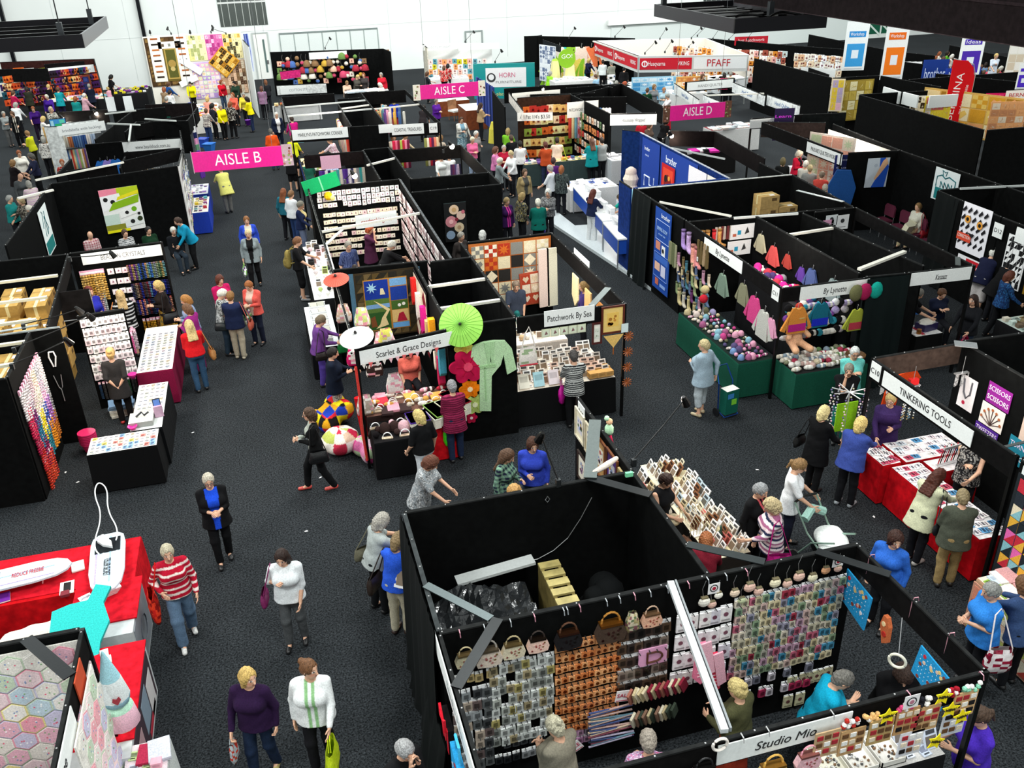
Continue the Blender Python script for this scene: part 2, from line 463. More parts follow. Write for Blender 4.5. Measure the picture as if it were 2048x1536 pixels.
 rt=thing('person',label,'person',(ox,oy,z0),fa,group);rt.scale=(s,s,s)
 def mk(nm,VF,cols,m):
  me=mk_mesh(nm,VF[0],VF[1],None,True,cols);O(nm,me,m,rt);return me
 mk('body',(V,F),C,'skin')
 # -- top
 sl=top[3];hem=top[4]if top[4]is not None else(.88 if not sit else.9)
 e=.016
 U=SD();tf=pal_fn(top[1],top[0],top[2])
 U.cap(T(0,0,1.0),T(0,0,1.27),.104*w+e,.106*w+e,.05,(1.24,.84,1),TR)
 U.cap(T(-.135,-.005,1.37),T(.135,-.005,1.37),.052+e,None,.06)
 if fem:U.cap(T(-.065*w,.07*w,1.235),T(.065*w,.07*w,1.235),.066*w+e,None,.05)
 fl=.112*w+e+.012+max(0,.9-hem)*.10
 U.cap(T(-.05,-.008,.99),T(-.05,-.008,hem-.02),.100*w+e,fl,.05,(1,.95,1),TR)
 U.cap(T(.05,-.008,.99),T(.05,-.008,hem-.02),.100*w+e,fl,.05,(1,.95,1),TR)
 if sl>0:
  for(Sh,El,Wr)in joints:
   if sl<=.5:U.cap(Sh,Sh+(El-Sh)*sl*1.7,.052+e*.6,.048+e*.6,.03)
   else:
    U.cap(Sh,El,.05+e*.6,.042+e*.5,.03)
    if sl>.55:U.cap(El,El+(Wr-El)*min(.93,(sl-.5)*2),.042+e*.4,.034+e*.2,.02)
 U.cut(Hd(0,.02,-.01),Hd(0,.03,.08),.062,.09)
 V,F=U.mesh(res,noise=(.0028 if near else.002,34,sd),plane=(T(0,0,hem),A3(0,-sa,-ca))if not sit else None)
 V0=V.copy();V0[:,2]-=pz;V0=V0@TR.T.T;V0[:,2]+=pz-dz
 mk('top',(V,F),tf(V0),'fabric')
 # -- legs wear
 e=.015
 W=SD();bk,bc=bot[0],bot[1];bl=bot[2]
 bf=pal_fn(bot[3],bc,bot[4])if len(bot)>4 else pal_fn(None,bc,None)
 W.cap(T(-.055,-.01,.93),T(.055,-.01,.93),.100*w+e,None,.06)
 if bk=='skirt':
  if sit:W.cap(A3(0,0,pz),A3(0,.38,.5),.15*w,.15,.05,(1.3,1,.8))
  else:W.cap(A3(0,0,pz),A3(0,.02,(bl or.5)+.1),.13*w,.20,.05,(1.1,.9,1))
 else:
  end=bl if bl is not None else.1
  for(Hp,Kn,An)in legs:
   wd_=.016 if bk=='trousers' else.03 if bk=='wide' else.006
   if end<.45:
    W.cap(Hp,Kn,.083*lw+e*.6,.056+wd_,.05)
    tt=min(1,(Kn[2]-end)/max(.05,Kn[2]-An[2]));W.cap(Kn,Kn+(An-Kn)*tt,.056+wd_,.042+wd_*1.1,.03)
   else:
    tt=(Hp[2]-end)/max(.05,Hp[2]-Kn[2]);W.cap(Hp,Hp+(Kn-Hp)*tt,.083*lw+e,.072+wd_,.05)
 V,F=W.mesh(res,noise=(.003,30,sd+2))
 mk('skirt' if bk=='skirt' else 'trousers',(V,F),bf(V),'fabric')
 # -- shoes
 for i,(Hp,Kn,An)in enumerate(legs):
  S_=SD();zf=An[2]-.085
  S_.cap(A3(An[0],An[1]-.035,zf+.045),A3(An[0]+(.012 if An[0]>0 else-.012),An[1]+.15,zf+.035),.040,.036,.02,(1,1,.9))
  S_.cap(A3(An[0],An[1],zf+.08),A3(An[0],An[1]-.02,zf+.05),.036,.040,.02)
  V,F=S_.mesh(.012 if near else.018)
  V[:,2]=np.maximum(V[:,2],zf+.004)
  mk('shoe',(V,F),np.tile(np.array(lin(shoe)),(len(V),1)),'leather')
  # -- hair
 hk,hcol=hair
 if hk!='bald':
  Hh=SD()
  cr=1.18 if hk in('curly','full')else 1.09
  Hh.cap(Hd(0,.012,.143),Hd(0,.012,.143),1,None,.02,(.082*cr,.100*cr,.104*cr),HR)
  Hh.cap(Hd(0,-.035,.10),Hd(0,-.035,.07),.070*cr,.055*cr,.03)
  if hk in('bob','long','curly','pony'):
   if hk!='pony':
    for sg in(-1,1):Hh.cap(Hd(sg*.062,.015,.13),Hd(sg*.066,.01,.03 if hk!='long' else.0),.036,.030,.03)
    Hh.cap(Hd(0,-.05,.08),Hd(0,-.05,.015),.068,.06,.03)
   if hk=='long':
    for sg in(-1.3,-.5,.5,1.3):Hh.cap(Hd(sg*.045,-.03,.05),T(sg*.062,-.10*w-.01,1.30),.042,.028,.03)
   if hk=='pony':
    Hh.cap(Hd(0,-.085,.15),Hd(0,-.12,.12),.028,.028,.02);Hh.cap(Hd(0,-.12,.12),Hd(0,-.115,-.02),.028,.014,.02)
  if hk=='bun':Hh.cap(Hd(0,-.09,.19),Hd(0,-.09,.19),.042,None,.01)
  Hh.cut(Hd(0,.135,.13),Hd(0,.13,.0),.072,.075,(.95,1,1))
  if hk in('short','bun','pony'):
   for sg in(-1,1):Hh.cut(Hd(sg*.09,.06,.07),Hd(sg*.09,.03,.02),.045,.05)
  V,F=Hh.mesh(.0095 if near else.015 if mid else.022,noise=(.004 if hk!='curly' else.007,110 if hk!='curly' else 150,sd))
  hb=np.array(lin(hcol));rgn=np.random.RandomState(N_PERSON).rand(len(V),1)
  mk('hair',(V,F),np.clip(hb*(.75+.5*rgn),0,1),'hair')
 if gl:
  g=G()
  for sg in(-1,1):
   ring=[tuple(Hd(sg*.032+.026*math.cos(a),.128,.135+.019*math.sin(a)))for a in np.linspace(0,2*PI,11)]
   g.tube(ring,.0035,gl if isinstance(gl,str)else '1c1a1a',4)
   g.tube([tuple(Hd(sg*.056,.125,.14)),tuple(Hd(sg*.08,.02,.14))],.003,'1c1a1a',4)
  g.tube([tuple(Hd(-.008,.13,.14)),tuple(Hd(.008,.13,.14))],.003,'1c1a1a',4)
  O('eyeglasses',g,'plastic',rt)
 def Wd(p):return(ox+s*(p[0]*cz-p[1]*sz),oy+s*(p[0]*sz+p[1]*cz),z0+s*p[2])
 for bg_ in bag:
  kind,where,bcol,blab=bg_[:4]
  sgn=-1 if where in 'Ll' else 1
  Wr,fd,pn,wv=hands[0 if sgn<0 else 1]
  if where in 'LR':
   hp_=Wd(Wr+fd*.09);carry(kind,hp_,fa,bcol,blab,bg_[4:],s)
  elif where in 'lr':
   p1=Wd(T(sgn*(sw+.01),0,1.42));p2=Wd(A3(sgn*(.235*w+.045),-.02,.98+dz));sling(kind,p1,p2,fa,bcol,blab,bg_[4:],s,sgn)
  elif where=='K':
   b=thing('backpack',blab,'backpack',Wd(T(0,-.11*w-.01,1.33)),fa,rot=(-LA,0,fa))
   V,F=SD().cap((0,-.11,-.1),(0,-.12,-.33),.13,.15,.05,(1.05,.62,1)).cap((0,-.2,-.27),(0,-.2,-.33),.08,.08,.04,(1.2,.6,1)).mesh(.014,noise=(.003,45,1))
   O('pouch',mk_mesh('pouch',V,F,None,True,np.tile(lin(bcol),(len(V),1))),'fabric',b)
   for sg in(-1,1):
    O('strap',G().tube([(sg*.08,-.06,.02),(sg*.10,.04,.10),(sg*.10,.17,.07),(sg*.12,.22,-.08),(sg*.15,.1,-.26),(sg*.1,-.04,-.3)],.016,bcol,5),'fabric',b)
 return dict(root=rt,W=Wd,hands=[Wd(a[0]+a[1]*.1)for a in hands],T=T,s=s,o=(ox,oy),fa=fa)
def bagmesh(wd,ht,dp,col,taper=.75,pat=None,cols=None,seed=0):
 """a soft bag hanging from its top edge at z = 0"""
 g=G();n,m=16,8;vs=[];r=random.Random(seed)
 for j in range(m+1):
  t=j/m;z=-ht*t
  ww=wd/2*(taper+(1-taper)*min(1,t*1.6));dd=dp/2*(.25+.75*math.sin(PI*min(.75,t*.8+.1)))
  if j==m:ww*=.9;dd*=.6
  for k in range(n):
   a=2*PI*k/n;c,q=math.cos(a),math.sin(a)
   x=ww*math.copysign(abs(c)**.6,c);y=dd*math.copysign(abs(q)**.8,q)
   vs.append((x+r.uniform(-.006,.006),y+r.uniform(-.008,.008),z+r.uniform(-.004,.004)))
 fs=[(j*n+k,j*n+(k+1)%n,(j+1)*n+(k+1)%n,(j+1)*n+k)for j in range(m)for k in range(n)]
 cc=[]
 for j in range(m):
  for k in range(n):
   if cols:cc.append(r.choice(cols)if pat!='stripe' else cols[k%len(cols)])
   else:cc.append(col)
 fs+=[tuple(m*n+k for k in range(n))];cc+=[col]
 g.add(vs,fs,cc)
 return g
BAGS=dict(tote=(.36,.36,.12,'fabric',.26),plastic=(.32,.34,.14,'poly',.14),hand=(.30,.20,.12,'leather',.24),small=(.22,.16,.08,'leather',.3),sack=(.26,.34,.18,'knit',.3),paper=(.24,.28,.10,'paper',.15),trolley=(.3,.3,.1,'fabric',.2),clear=(.2,.36,.1,'poly',.08))
def carry(kind,p,fa,col,label,ex,s):
 wd_,ht,dp,m,hl=BAGS[kind];k=ex[0]if ex else 1.0;cols=ex[1]if len(ex)>1 else None
 b=thing('shopping_bag' if kind in('plastic','tote','paper','clear')else 'handbag',label,'bag',p,fa+PI/2)
 g=bagmesh(wd_*k,ht*k,dp*k,col,.55 if kind=='plastic' else.8,None,cols,len(label));g.mv(0,0,-hl*.55)
 O('pouch',g,m,b,smooth=True)
 for sg in(-1,1):
  x=wd_*k*.22
  O('handle',G().tube([(-x,sg*.012,-hl*.6),(-x*.6,sg*.012,-.02),(0,sg*.01,.012),(x*.6,sg*.012,-.02),(x,sg*.012,-hl*.6)],.007,cols[0]if cols else col,5),m,b)
 return b
def sling(kind,p1,p2,fa,col,label,ex,s,sgn):
 wd_,ht,dp,m,hl=BAGS[kind];k=ex[0]if ex else 1.0;cols=ex[1]if len(ex)>1 else None
 b=thing('handbag',label,'bag',p2,fa+PI/2)
 O('pouch',bagmesh(wd_*k,ht*k,dp*k,col,.8,None,cols,len(label)),m,b,smooth=True)
 inv=Matrix.Rotation(-(fa+PI/2),4,'Z')
 q=inv@(Vector(p1)-Vector(p2));x=wd_*k*.4
 q.z+=.035
 O('strap',G().tube([(-x,0,-.02),(q.x-.05,q.y*.75,q.z*.8),(q.x-.012,q.y,q.z),(q.x+.06,q.y*.85,q.z*.85),(x,0,-.02)],.009,cols[0]if cols else col,5),m,b)
 return b
 # -- the hall
HT=2.42
BK='0a0b0b';DK='161717';TR_='2b2b2b';WH='eef0ee'
ST('floor',G().add([(-45,-4,0),(75,-4,0),(75,63,0),(-45,63,0)],[(0,1,2,3)],'ffffff'),carpet_mat())
BY=63.0
g=G()
g.box(-45,BY,0,75,BY+.3,16,'e9eeeb')
for x in range(-43,75,4):g.box(x,BY-.012,.4,x+.03,BY,16,'d2d8d6')
for z in(2.9,5.4,8):g.box(-45,BY-.012,z,75,BY,z+.03,'d2d8d6')
ST('wall_back',g,'white')
def bw(px,py):
 d=CM@np.array([(px-1024)/FPX,-(py-768)/FPX,-1.]);t=(BY-.03)/d[1];return d[0]*t,CAMZ+d[2]*t
def backrect(name,px0,py0,px1,py1,col,dy=.05,extra=None,z0=None):
 x0,z1=bw(px0,py0);x1,_=bw(px1,py0);zz=bw(px0,py1)[1]if z0 is None else z0
 g=G().box(x0,BY-dy,zz,x1,BY-.001,z1,col)
 if extra:extra(g,x0,x1,zz,z1,BY-dy)
 return ST(name,g,'paper')
def doorx(g,x0,x1,z0,z1,y):
 g.box(x0-.08,y-.03,z0,x0,y,z1+.08,'b9c0bd');g.box(x1,y-.03,z0,x1+.08,y,z1+.08,'b9c0bd');g.box(x0,y-.03,z1,x1,y,z1+.08,'b9c0bd')
 w=x1-x0;g.box(x0+w*.62,y-.015,z0+.4,x0+w*.76,y,z1-.35,'5f7370')
 g.box(x1-.2,y-.09,.95,x1-.1,y,1.15,'6a6a6a')
backrect('door_1',505,68,533,157,'eef0ea',.06,doorx,0.01)
def shut(g,x0,x1,z0,z1,y):
 g.box(x0-.1,y-.05,z0,x1+.1,y,z0+.0001,'aaaaaa')
 for i in range(8):
  x=x0+(x1-x0)*i/7;g.box(x-.03,y-.02,z0,x+.03,y,z1,'9aa5a2')
 g.box(x0,y-.03,z1-.1,x1,y,z1,'7d8886')
backrect('door_2',558,66,755,140,'dfe6e3',.06,shut,0.01)
def d3(g,x0,x1,z0,z1,y):g.box(x0-.1,y-.03,z0,x0,y,z1+.1,'8f9896');g.box(x1,y-.03,z0,x1+.1,y,z1+.1,'8f9896');g.box(x0,y-.03,z1,x1,y,z1+.1,'8f9896')
backrect('door_3',932,65,962,140,'e6e9e6',.06,d3,0.01)
def louv(n):
 def f(g,x0,x1,z0,z1,y):
  for i in range(n):x=x0+(x1-x0)*(i+.5)/n;g.box(x-.02,y-.04,z0,x+.02,y,z1,'c9cfcb')
  g.box(x0,y-.05,z1-.06 if z1<9 else z1,x1,y,z1,'e0e0e0')
  zz=z0+1.32;g.box(x0,y-.05,zz,x1,y,zz+.1,'e8ecea')
 return f
def vent(n_,px0,px1,py1,top):
 x0,z0=bw(px0,py1);x1,_=bw(px1,py1)
 g=G().box(x0,BY-.04,z0,x1,BY-.001,top,'5c6360');louv(n_)(g,x0,x1,z0,top,BY-.04)
 o=TH('wall_vent',g,'metal','grey slatted wall grille high on the white hall wall, '+('left of the tall white door' if px0<900 else 'beyond the black hanging rig'),'vent')
vent(7,442,537,54,7.2);vent(11,1406,1512,22,6.2)
x0,z0=bw(1222,50);x1,z1=bw(1420,40)
ST('door_4',G().box(x0,BY-.1,0.01,bw(1700,50)[0],BY-.001,z0,'dfe7e4').box(x0-.3,BY-.35,z0,bw(1420,50)[0],BY-.1,z0+.35,'f3f5f2'),'paper')
xs,zs=bw(1715,48);xe,_=bw(1802,60)
g=G();g.box(xs,BY-.12,0,xe,BY-.05,zs+.2,'e9efe9')
for k in range(2):
 xa=xs+.15+k*(xe-xs)*.5;wd_=(xe-xs)*.46
 g.box(xa,BY-.14,-.0+.3,xa+wd_,BY-.12,zs+.1,'0f5a40')
 for i in range(7):
  for s_ in(0,1):
   cx=xa+wd_*(.25+.5*s_);zc=.5+i*.62
   if zc+.6>zs+.1:continue
   hw=wd_*.24;d_=.34*(1 if s_==k else-1)
   g.plate([(cx-hw,zc-d_),(cx+hw,zc+d_),(cx+hw,zc+d_+.16),(cx-hw,zc-d_+.16)],BY-.16,BY-.14,'dff0e6')
TH('wall_banner',g,'paper','green and white chevron striped board on the hall wall at top right','banner')
for px in(283,8):
 x0,_=bw(px,40);ST('trim_%d'%px,G().box(x0-.1,BY-.3,0,x0+.1,BY-.02,14,'16181c'),'metal')
 # -- dark bulkhead high on the right, and the black lighting rigs hung from cables
a=P(1536,10,6.4);b=P(2048,100,6.4)
xb=(a[0]+b[0])/2
g=G().box(xb,4,6.4,xb+6,27,12,'191314').box(xb+.001,3.99,6.38,xb+.15,27,6.42,'3a3032')
g.box(xb-.02,21.3,7.2,xb,21.5,8.6,'2c2426').box(xb-.015,12,7.1,xb,20,7.16,'251d1f')
ST('ceiling_bulkhead',g,'felt')
def rig(x0,y0,x1,y1,z,h,label,cables,slats=0):
 r=thing('hanging_rig',label,'lighting rig',(x0,y0,z))
 g=G();W_,D_=x1-x0,y1-y0
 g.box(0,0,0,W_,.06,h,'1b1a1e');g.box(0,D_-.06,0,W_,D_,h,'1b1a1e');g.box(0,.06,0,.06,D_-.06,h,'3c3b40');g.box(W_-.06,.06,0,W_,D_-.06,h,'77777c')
 O('frame',g,'metal',r)
 g=G()
 for i in range(10 if slats else 5):y=.4+i*(D_-.8)/(9 if slats else 4);g.box(.1,y,.08,W_-.1,y+.12,.2,'0a0a0b')
 if slats:
  for i in range(6):y=.7+i*(D_-1.2)/5;g.box(.6,y,.21,W_-.6,y+.03,.24,'b8b8b8')
  g.tube([(x,.25+.12*math.sin(x*5),h*.9+.1*abs(math.sin(x*3)))for x in np.linspace(.2,W_-.2,30)],.035,'0b0b0c',5)
 else:g.box(.08,.08,.02,W_-.08,D_-.08,.06,'08080a')
 O('cross_bars',g,'metal',r)
 for cx,cy in cables:
  O('cable',G().tube([(cx,cy,h*.5),(cx+.02,cy,12-z)],.018,'2c2e30',5),'metal',r)
  O('clamp',G().box(cx-.07,cy-.07,h*.55,cx+.07,cy+.07,h*.55+.45,'3f4245').box(cx-.1,cy-.1,2.3,cx+.1,cy+.1,2.6,'1a1a1a'),'metal',r)
 return r
z=6.0
a=P(170,96,z);c=P(216,56,z)
rig(a[0]-7.6,a[1],a[0],c[1],z,.36,'black hanging lighting frame on cables, at the left near the ceiling',[(7.0,.5),(7.2,5),(2,3)])
a=P(1443,62,z);b=P(1680,62,z);c=P(1322,32,z)
r_=rig(a[0],b[1]+.8,b[0]+.1,c[1],z,.36,'large black hanging lighting frame with slats, at the right near the ceiling',[(.2,5),(2.8,3),(1.6,1)],1)
# -- shell-scheme booths
LOCS={}
class Booth:
 def __init__(s,label,x,y,group=None):
  s.o=(x,y);s.r=thing('exhibition_booth',label,'booth',(x,y,0),0,group)
 def rel(s,x,y,z=0):return(x-s.o[0],y-s.o[1],z)
 def w(s,x0,y0,x1,y1,z0=0.0,z1=HT,col=BK,name='panel',th=.045,pins=True,cap='232424',m='felt'):
  L=math.hypot(x1-x0,y1-y0);a=math.atan2(y1-y0,x1-x0)
  g=G().box(0,-th/2,z0,L,th/2,z1-.02,col).box(0,-th/2-.004,z1-.02,L,th/2+.004,z1,cap)
  if pins:
   n=int(L/.45)
   for i in range(n+1):g.box(.02+i*(L-.05)/max(1,n),-.007,z1,.034+i*(L-.05)/max(1,n),.007,z1+.006,'b5b5b5')
  return O(name,g,m,s.r,s.rel(x0,y0),a)
 def f(s,x0,y0,x1,y1,z0=2.1,z1=HT,col='100f0f',**k):return s.w(x0,y0,x1,y1,z0,z1,col,'fascia_board',.03,**k)
 def p(s,x,y,h=HT,col='1a1a1a'):return O('post',G().box(-.025,-.025,0,.025,.025,h,col),'metal',s.r,s.rel(x,y))
 def b(s,x0,y0,x1,y1,z=2.38,w=.07,col='e9e6da'):return O('cross_pole',G().bar(s.rel(x0,y0,z),s.rel(x1,y1,z),w,.05,col),'plastic',s.r)
 def k(s,x0,y0,x1,y1,z=2.43,w=.13,col='6a7371'):return O('corner_brace',G().bar(s.rel(x0,y0,z),s.rel(x1,y1,z),w,.012,col),'metal',s.r)
 def sign(s,x,y,z,w,h,txt,rz=0,tcol='2a2a2c',bcol='eef1ef',tw=None,size=None,off=.02,shear=0):
  """a board hung on the side that faces local -y of angle rz"""
  nx,ny=math.sin(rz),-math.cos(rz)
  bx,by=x+nx*(off+.012),y+ny*(off+.012)
  o=O('name_board',G().box(-w/2,-.006,-h/2,w/2,.006,h/2,bcol),'paper',s.r,s.rel(bx,by,z),rz)
  if txt:text(txt,size or h*.62,tcol,o,(0,-.0085,-.01),(PI/2,0,0),tw,shear=shear)
  return o
 def drape(s,x0,y0,x1,y1,z0=0.02,z1=HT,col='0e1212',out=.07):
  L=math.hypot(x1-x0,y1-y0);a=math.atan2(y1-y0,x1-x0);n=max(8,int(L/.07));g=G();vs=[]
  rws=[z1,z1-.3,z0+(z1-z0)*.5,z0+.2,z0]
  for j,z in enumerate(rws):
   for i in range(n+1):vs.append((L*i/n,-out*(.4+.2*j)+(.006+.009*j)*math.sin(i*1.9+math.sin(i*.7)*2),z))
  m=n+1;fs=[(j*m+i,(j+1)*m+i,(j+1)*m+i+1,j*m+i+1)for j in range(4)for i in range(n)]
  g.add(vs,fs,col);n0=len(vs)
  g.add([(p[0],p[1]+.012,p[2])for p in vs],[f[::-1]for f in fs],col)
  return O('drape',g,'fabric',s.r,s.rel(x0,y0),a,smooth=True)
R90=PI/2
def spotarm(x,y,z,dx,dy,label,lit=0,z2=.35,col='1c1c1c',group='clip-on arm spotlights over the booths',lw=None):
 """a clip-on arm spotlight: clamp, long arm and shade; dx, dy is where the arm leans"""
 r=thing('arm_spotlight',label,'spotlight',(x,y,z),0,group)
 O('clamp',G().box(-.03,-.03,-.05,.03,.03,.06,'3a3d3f'),'metal',r)
 O('arm',G().tube([(0,0,.05),(dx*.6,dy*.6,z2*.6),(dx,dy,z2)],.011,col,5),'metal',r)
 L=math.hypot(dx,dy)or 1;ux,uy=dx/L,dy/L
 O('lamp_shade',G().tube([(dx-ux*.02,dy-uy*.02,z2+.06),(dx,dy,z2+.02),(dx+ux*.07,dy+uy*.07,z2-.1)],[.025,.045,.065],col,8),'metal',r)
 if lit:
  O('bulb',G().ball((dx+ux*.075,dy+uy*.075,z2-.11),.045+.03*lit,'fff3e0',8),'emit',r)
 if lit or lw:glow(x+dx+ux*.1,y+dy+uy*.1,z+z2-.19,lw or 28*lit)
 return r
 # -- front right block: storage room, kit wall, Studio Mio
b=Booth('black walled stand with storage room and the Studio Mio name board',1.0,7.0)
b.w(1.0,9.2,4.02,9.2);b.w(4.02,7.02,4.02,9.18);b.w(1.0,7.0,5.9,7.0);b.w(1.0,7.03,1.0,9.17,cap='3c4041');b.w(4.02,9.22,4.02,11.35)
b.drape(1.0,9.18,1.0,7.0,out=.14);b.drape(1.0,7.6,1.0,6.6,out=.24,z1=1.2)
b.f(1.0,4.95,1.0,6.97);b.f(5.88,4.95,5.88,6.97);b.f(1.02,4.95,5.86,4.95)
b.p(5.88,4.95);b.p(1.0,4.95);b.p(4.02,11.35)
b.b(3.54,6.96,3.16,4.98,2.47,.07,'c9ced0');b.b(3.60,6.96,3.22,4.98,2.47,.02,'8a8f92')
b.k(3.42,9.2,4.02,8.6,2.44,.14,'1c2022');b.k(3.42,9.16,4.0,10.55,2.46,.17)
b.k(1.0,7.75,1.55,7.02,2.44,.1,'4a5354');b.k(1.0,6.2,1.62,7.0,2.44,.12,'16191a');b.k(4.02,7.55,4.7,7.0,2.44,.12,'353b3c');b.k(5.35,7.0,5.88,6.4,2.44,.12,'1c2022')
b.sign(1.0,6.15,2.24,1.9,.26,"Studio Mio",-R90,'b9bec0',off=.025,shear=.2)
b.sign(3.75,4.95,2.26,1.35,.24,'Studio Mio',0,tw=.62,shear=.25,off=.02)
b.sign(4.02,11.1,2.28,.28,.28,'B09',-R90,size=.14)
# -- middle block
b=Booth('black walled stand with the Patchwork By Sea and Scarlet & Grace Designs boards',1.0,14.6)
b.w(2.66,14.6,3.95,14.6);b.w(3.95,14.65,3.95,19.1);b.w(4.1,19.1,6.08,19.1);b.w(2.72,14.65,2.72,18.2);b.w(3.05,18.1,3.93,18.1)
b.w(1.0,18.3,3.0,18.2);b.f(3.98,14.6,6.06,14.6);b.f(6.08,14.62,6.08,19.06,z0=2.08);b.f(1.0,14.2,2.64,14.5,z0=2.06)
b.f(1.0,14.25,1.0,18.28,z0=2.3,col='dfe0d8');b.p(6.08,14.58);b.p(1.0,14.2);b.p(6.08,19.1)
b.sign(4.98,14.6,2.32,.98,.31,'Patchwork By Sea',0,tw=.86,size=.17)
b.sign(1.92,14.36,2.24,1.78,.26,'Scarlet & Grace Designs',math.atan2(.3,1.64),tw=1.2)
b.sign(6.08,17.1,2.42,.95,.24,'',R90);b.k(5.45,14.66,6.06,15.4)
for y in(15.55,16.75):b.b(2.74,y,3.93,y+.05)
# -- card stand
b=Booth('long stand full of greeting cards with the cardmaking.net board',1.0,18.4)
b.w(1.0,25.2,3.55,25.2);b.w(3.52,18.2,3.55,25.15,cap='55585a');b.f(1.0,18.4,1.0,25.15,z0=2.28,col='9a9d98');b.p(1.0,25.15);b.p(1.0,18.35)
b.b(1.0,21.2,3.52,21.9,2.36,.06);b.k(1.02,20.2,1.5,21.2,2.36,.08,'cdd0cf')
a=P(752,438,2.28);b.sign(a[0],a[1]-.05,2.28,1.05,.34,'cardmaking.net',.1,'b0402c',tw=.78,size=.17,off=0)
# -- black flower booth and the ones behind
b=Booth('black walled stand with a flower picture on its front wall',3.6,23.7)
b.w(3.62,23.7,6.1,23.65);b.w(6.1,23.7,6.1,24.95);b.w(3.85,25.1,6.08,25.0);b.w(3.85,25.15,3.85,29.3);b.f(6.1,25.0,6.1,28.7,z0=2.0);b.f(3.9,28.85,6.08,28.75,z0=2.0)
b.p(6.1,28.75);b.b(2.9,27.3,3.85,27.9)
b=Booth('black walled stand behind the card stand, with a pink banner',1.0,25.4)
b.f(1.15,29.2,3.0,29.1,z0=2.0,col='1c1616');b.w(3.02,25.4,3.02,29.2);b.w(3.05,29.3,3.85,29.3);b.f(1.0,25.6,1.0,29.2,z0=2.2,col='1b3580');b.p(1.0,29.2)
b.sign(1.95,29.1,2.16,.62,.42,'',0,bcol='d9a9c0')
b=Booth("white braced stand with Marilyn's Patchwork Corner board",1.0,33.2)
b.f(1.0,33.3,3.0,33.1,z0=1.98);b.w(3.02,33.1,4.35,32.9);b.f(4.4,32.85,6.15,32.6,z0=1.98);b.w(3.1,33.2,3.1,37.8);b.w(4.3,33.0,4.3,40.0);b.f(1.0,33.4,1.0,40.2,z0=2.25,col='b9bcbc')
b.w(3.3,40.3,5.1,40.1,z1=2.2);b.f(1.0,40.5,3.2,40.4,z0=2.0);b.f(4.4,40.1,6.2,40.0,z0=1.9);b.f(6.2,32.6,6.2,39.9,z0=2.25)
for y in(36.2,38.2):b.b(1.0,y,4.3,y+.2,col='c8cbc8')
b.b(3.1,36.9,4.3,37.3);b.b(4.3,36.3,6.2,36.6);b.p(1.0,33.25);b.p(6.2,32.6)
b.sign(1.98,33.17,2.25,1.95,.36,"MARILYN'S PATCHWORK CORNER",-.09,tw=1.55,size=.17);b.sign(5.05,32.74,2.24,1.15,.36,'COASTAL TREASURES',-.12,tw=.98,size=.17);b.sign(5.95,32.6,2.24,.3,.34,'C19',-.12,size=.14)
b.sign(4.28,32.86,2.3,.5,.3,'',-.1)
# -- right block, near: Tinkering Tools and its neighbour
b=Booth('black stand with the Tinkering Tools name board',8.95,8.0)
b.f(8.97,8.0,8.97,11.1,z0=2.06);b.f(9.0,11.12,10.7,11.15,z0=2.04,col='41352f');b.w(10.74,8.2,10.74,11.15);b.w(10.78,11.2,13.4,11.1);b.p(8.97,11.1);b.p(8.97,8.0)
b.sign(8.97,9.75,2.24,2.0,.26,'TINKERING TOOLS',-R90,tw=1.15);b.sign(8.97,10.95,2.26,.24,.28,'C10',-R90,size=.13)
b.k(9.05,11.1,9.05,10.8,2.2,.02,'a9b0ae');b.k(10.5,11.1,10.78,10.9,2.46,.22,'c9ced0');b.k(9.0,8.25,10.7,8.35,2.4,.05,'7b8283')
b=Booth('quilt fabric stand with the C08 number board',8.95,5.5)
b.w(8.97,5.4,8.97,7.9);b.w(9.0,7.92,11,7.92);b.sign(8.97,7.68,2.2,.3,.34,'C08',-R90,size=.15)
# -- right block, middle: Brother wall, By Lynette, Kaszazz
b=Booth('long black walled stand with the By Lynette name board',9.3,14.3)
b.w(9.35,18.95,9.32,21.9);b.w(9.4,21.9,13.85,21.7,cap='d8dad6');b.w(9.38,18.78,13.4,18.5);b.w(11.05,14.5,11.05,18.6);b.w(12.5,14.45,12.2,18.45);b.w(13.85,21.65,13.6,18.5)
b.f(9.22,14.35,9.36,18.9,z0=2.1);b.f(9.22,14.3,11.0,14.25,z0=2.12);b.w(11.05,14.3,11.9,14.22,col='0c1414');b.drape(11.0,14.2,11.92,14.15,col='0d1717',out=.12)
b.p(9.22,14.3);b.b(9.4,20.5,10.5,18.8,2.42,.03);b.b(11.05,17.2,12.3,17.3);b.b(11.1,14.6,12.6,15.2,2.46,.09);b.b(10.5,18.7,12.1,18.5,2.4,.05,'d9dcd8')
b.k(13.6,18.9,13.1,20.2,2.43,.1,'b9bfbd');b.drape(9.3,21.9,9.3,20.7,col='0c1212',out=.12)
b.sign(10.35,14.28,2.26,1.5,.27,'By Lynette',-.03,tw=.5,size=.17,shear=.15);b.sign(9.28,16.8,2.26,1.75,.27,'By Lynette',-R90,tw=.62,size=.17,shear=.15);b.sign(9.235,14.5,2.24,.26,.28,'C11',-R90,size=.12)
b=Booth('open black stand with the Kaszazz name board',11.95,14.2)
b.f(11.95,14.22,13.42,14.14,z0=2.12);b.f(13.44,14.16,13.62,18.4,z0=2.12);b.p(13.44,14.14);b.p(13.62,18.4);b.k(13.1,14.2,13.42,14.6,2.44,.1)
b.sign(12.7,14.18,2.27,1.36,.27,'Kaszazz',-.05,tw=.26,size=.16,shear=.15)
b.w(12.5,18.42,13.58,18.42,name='panel')
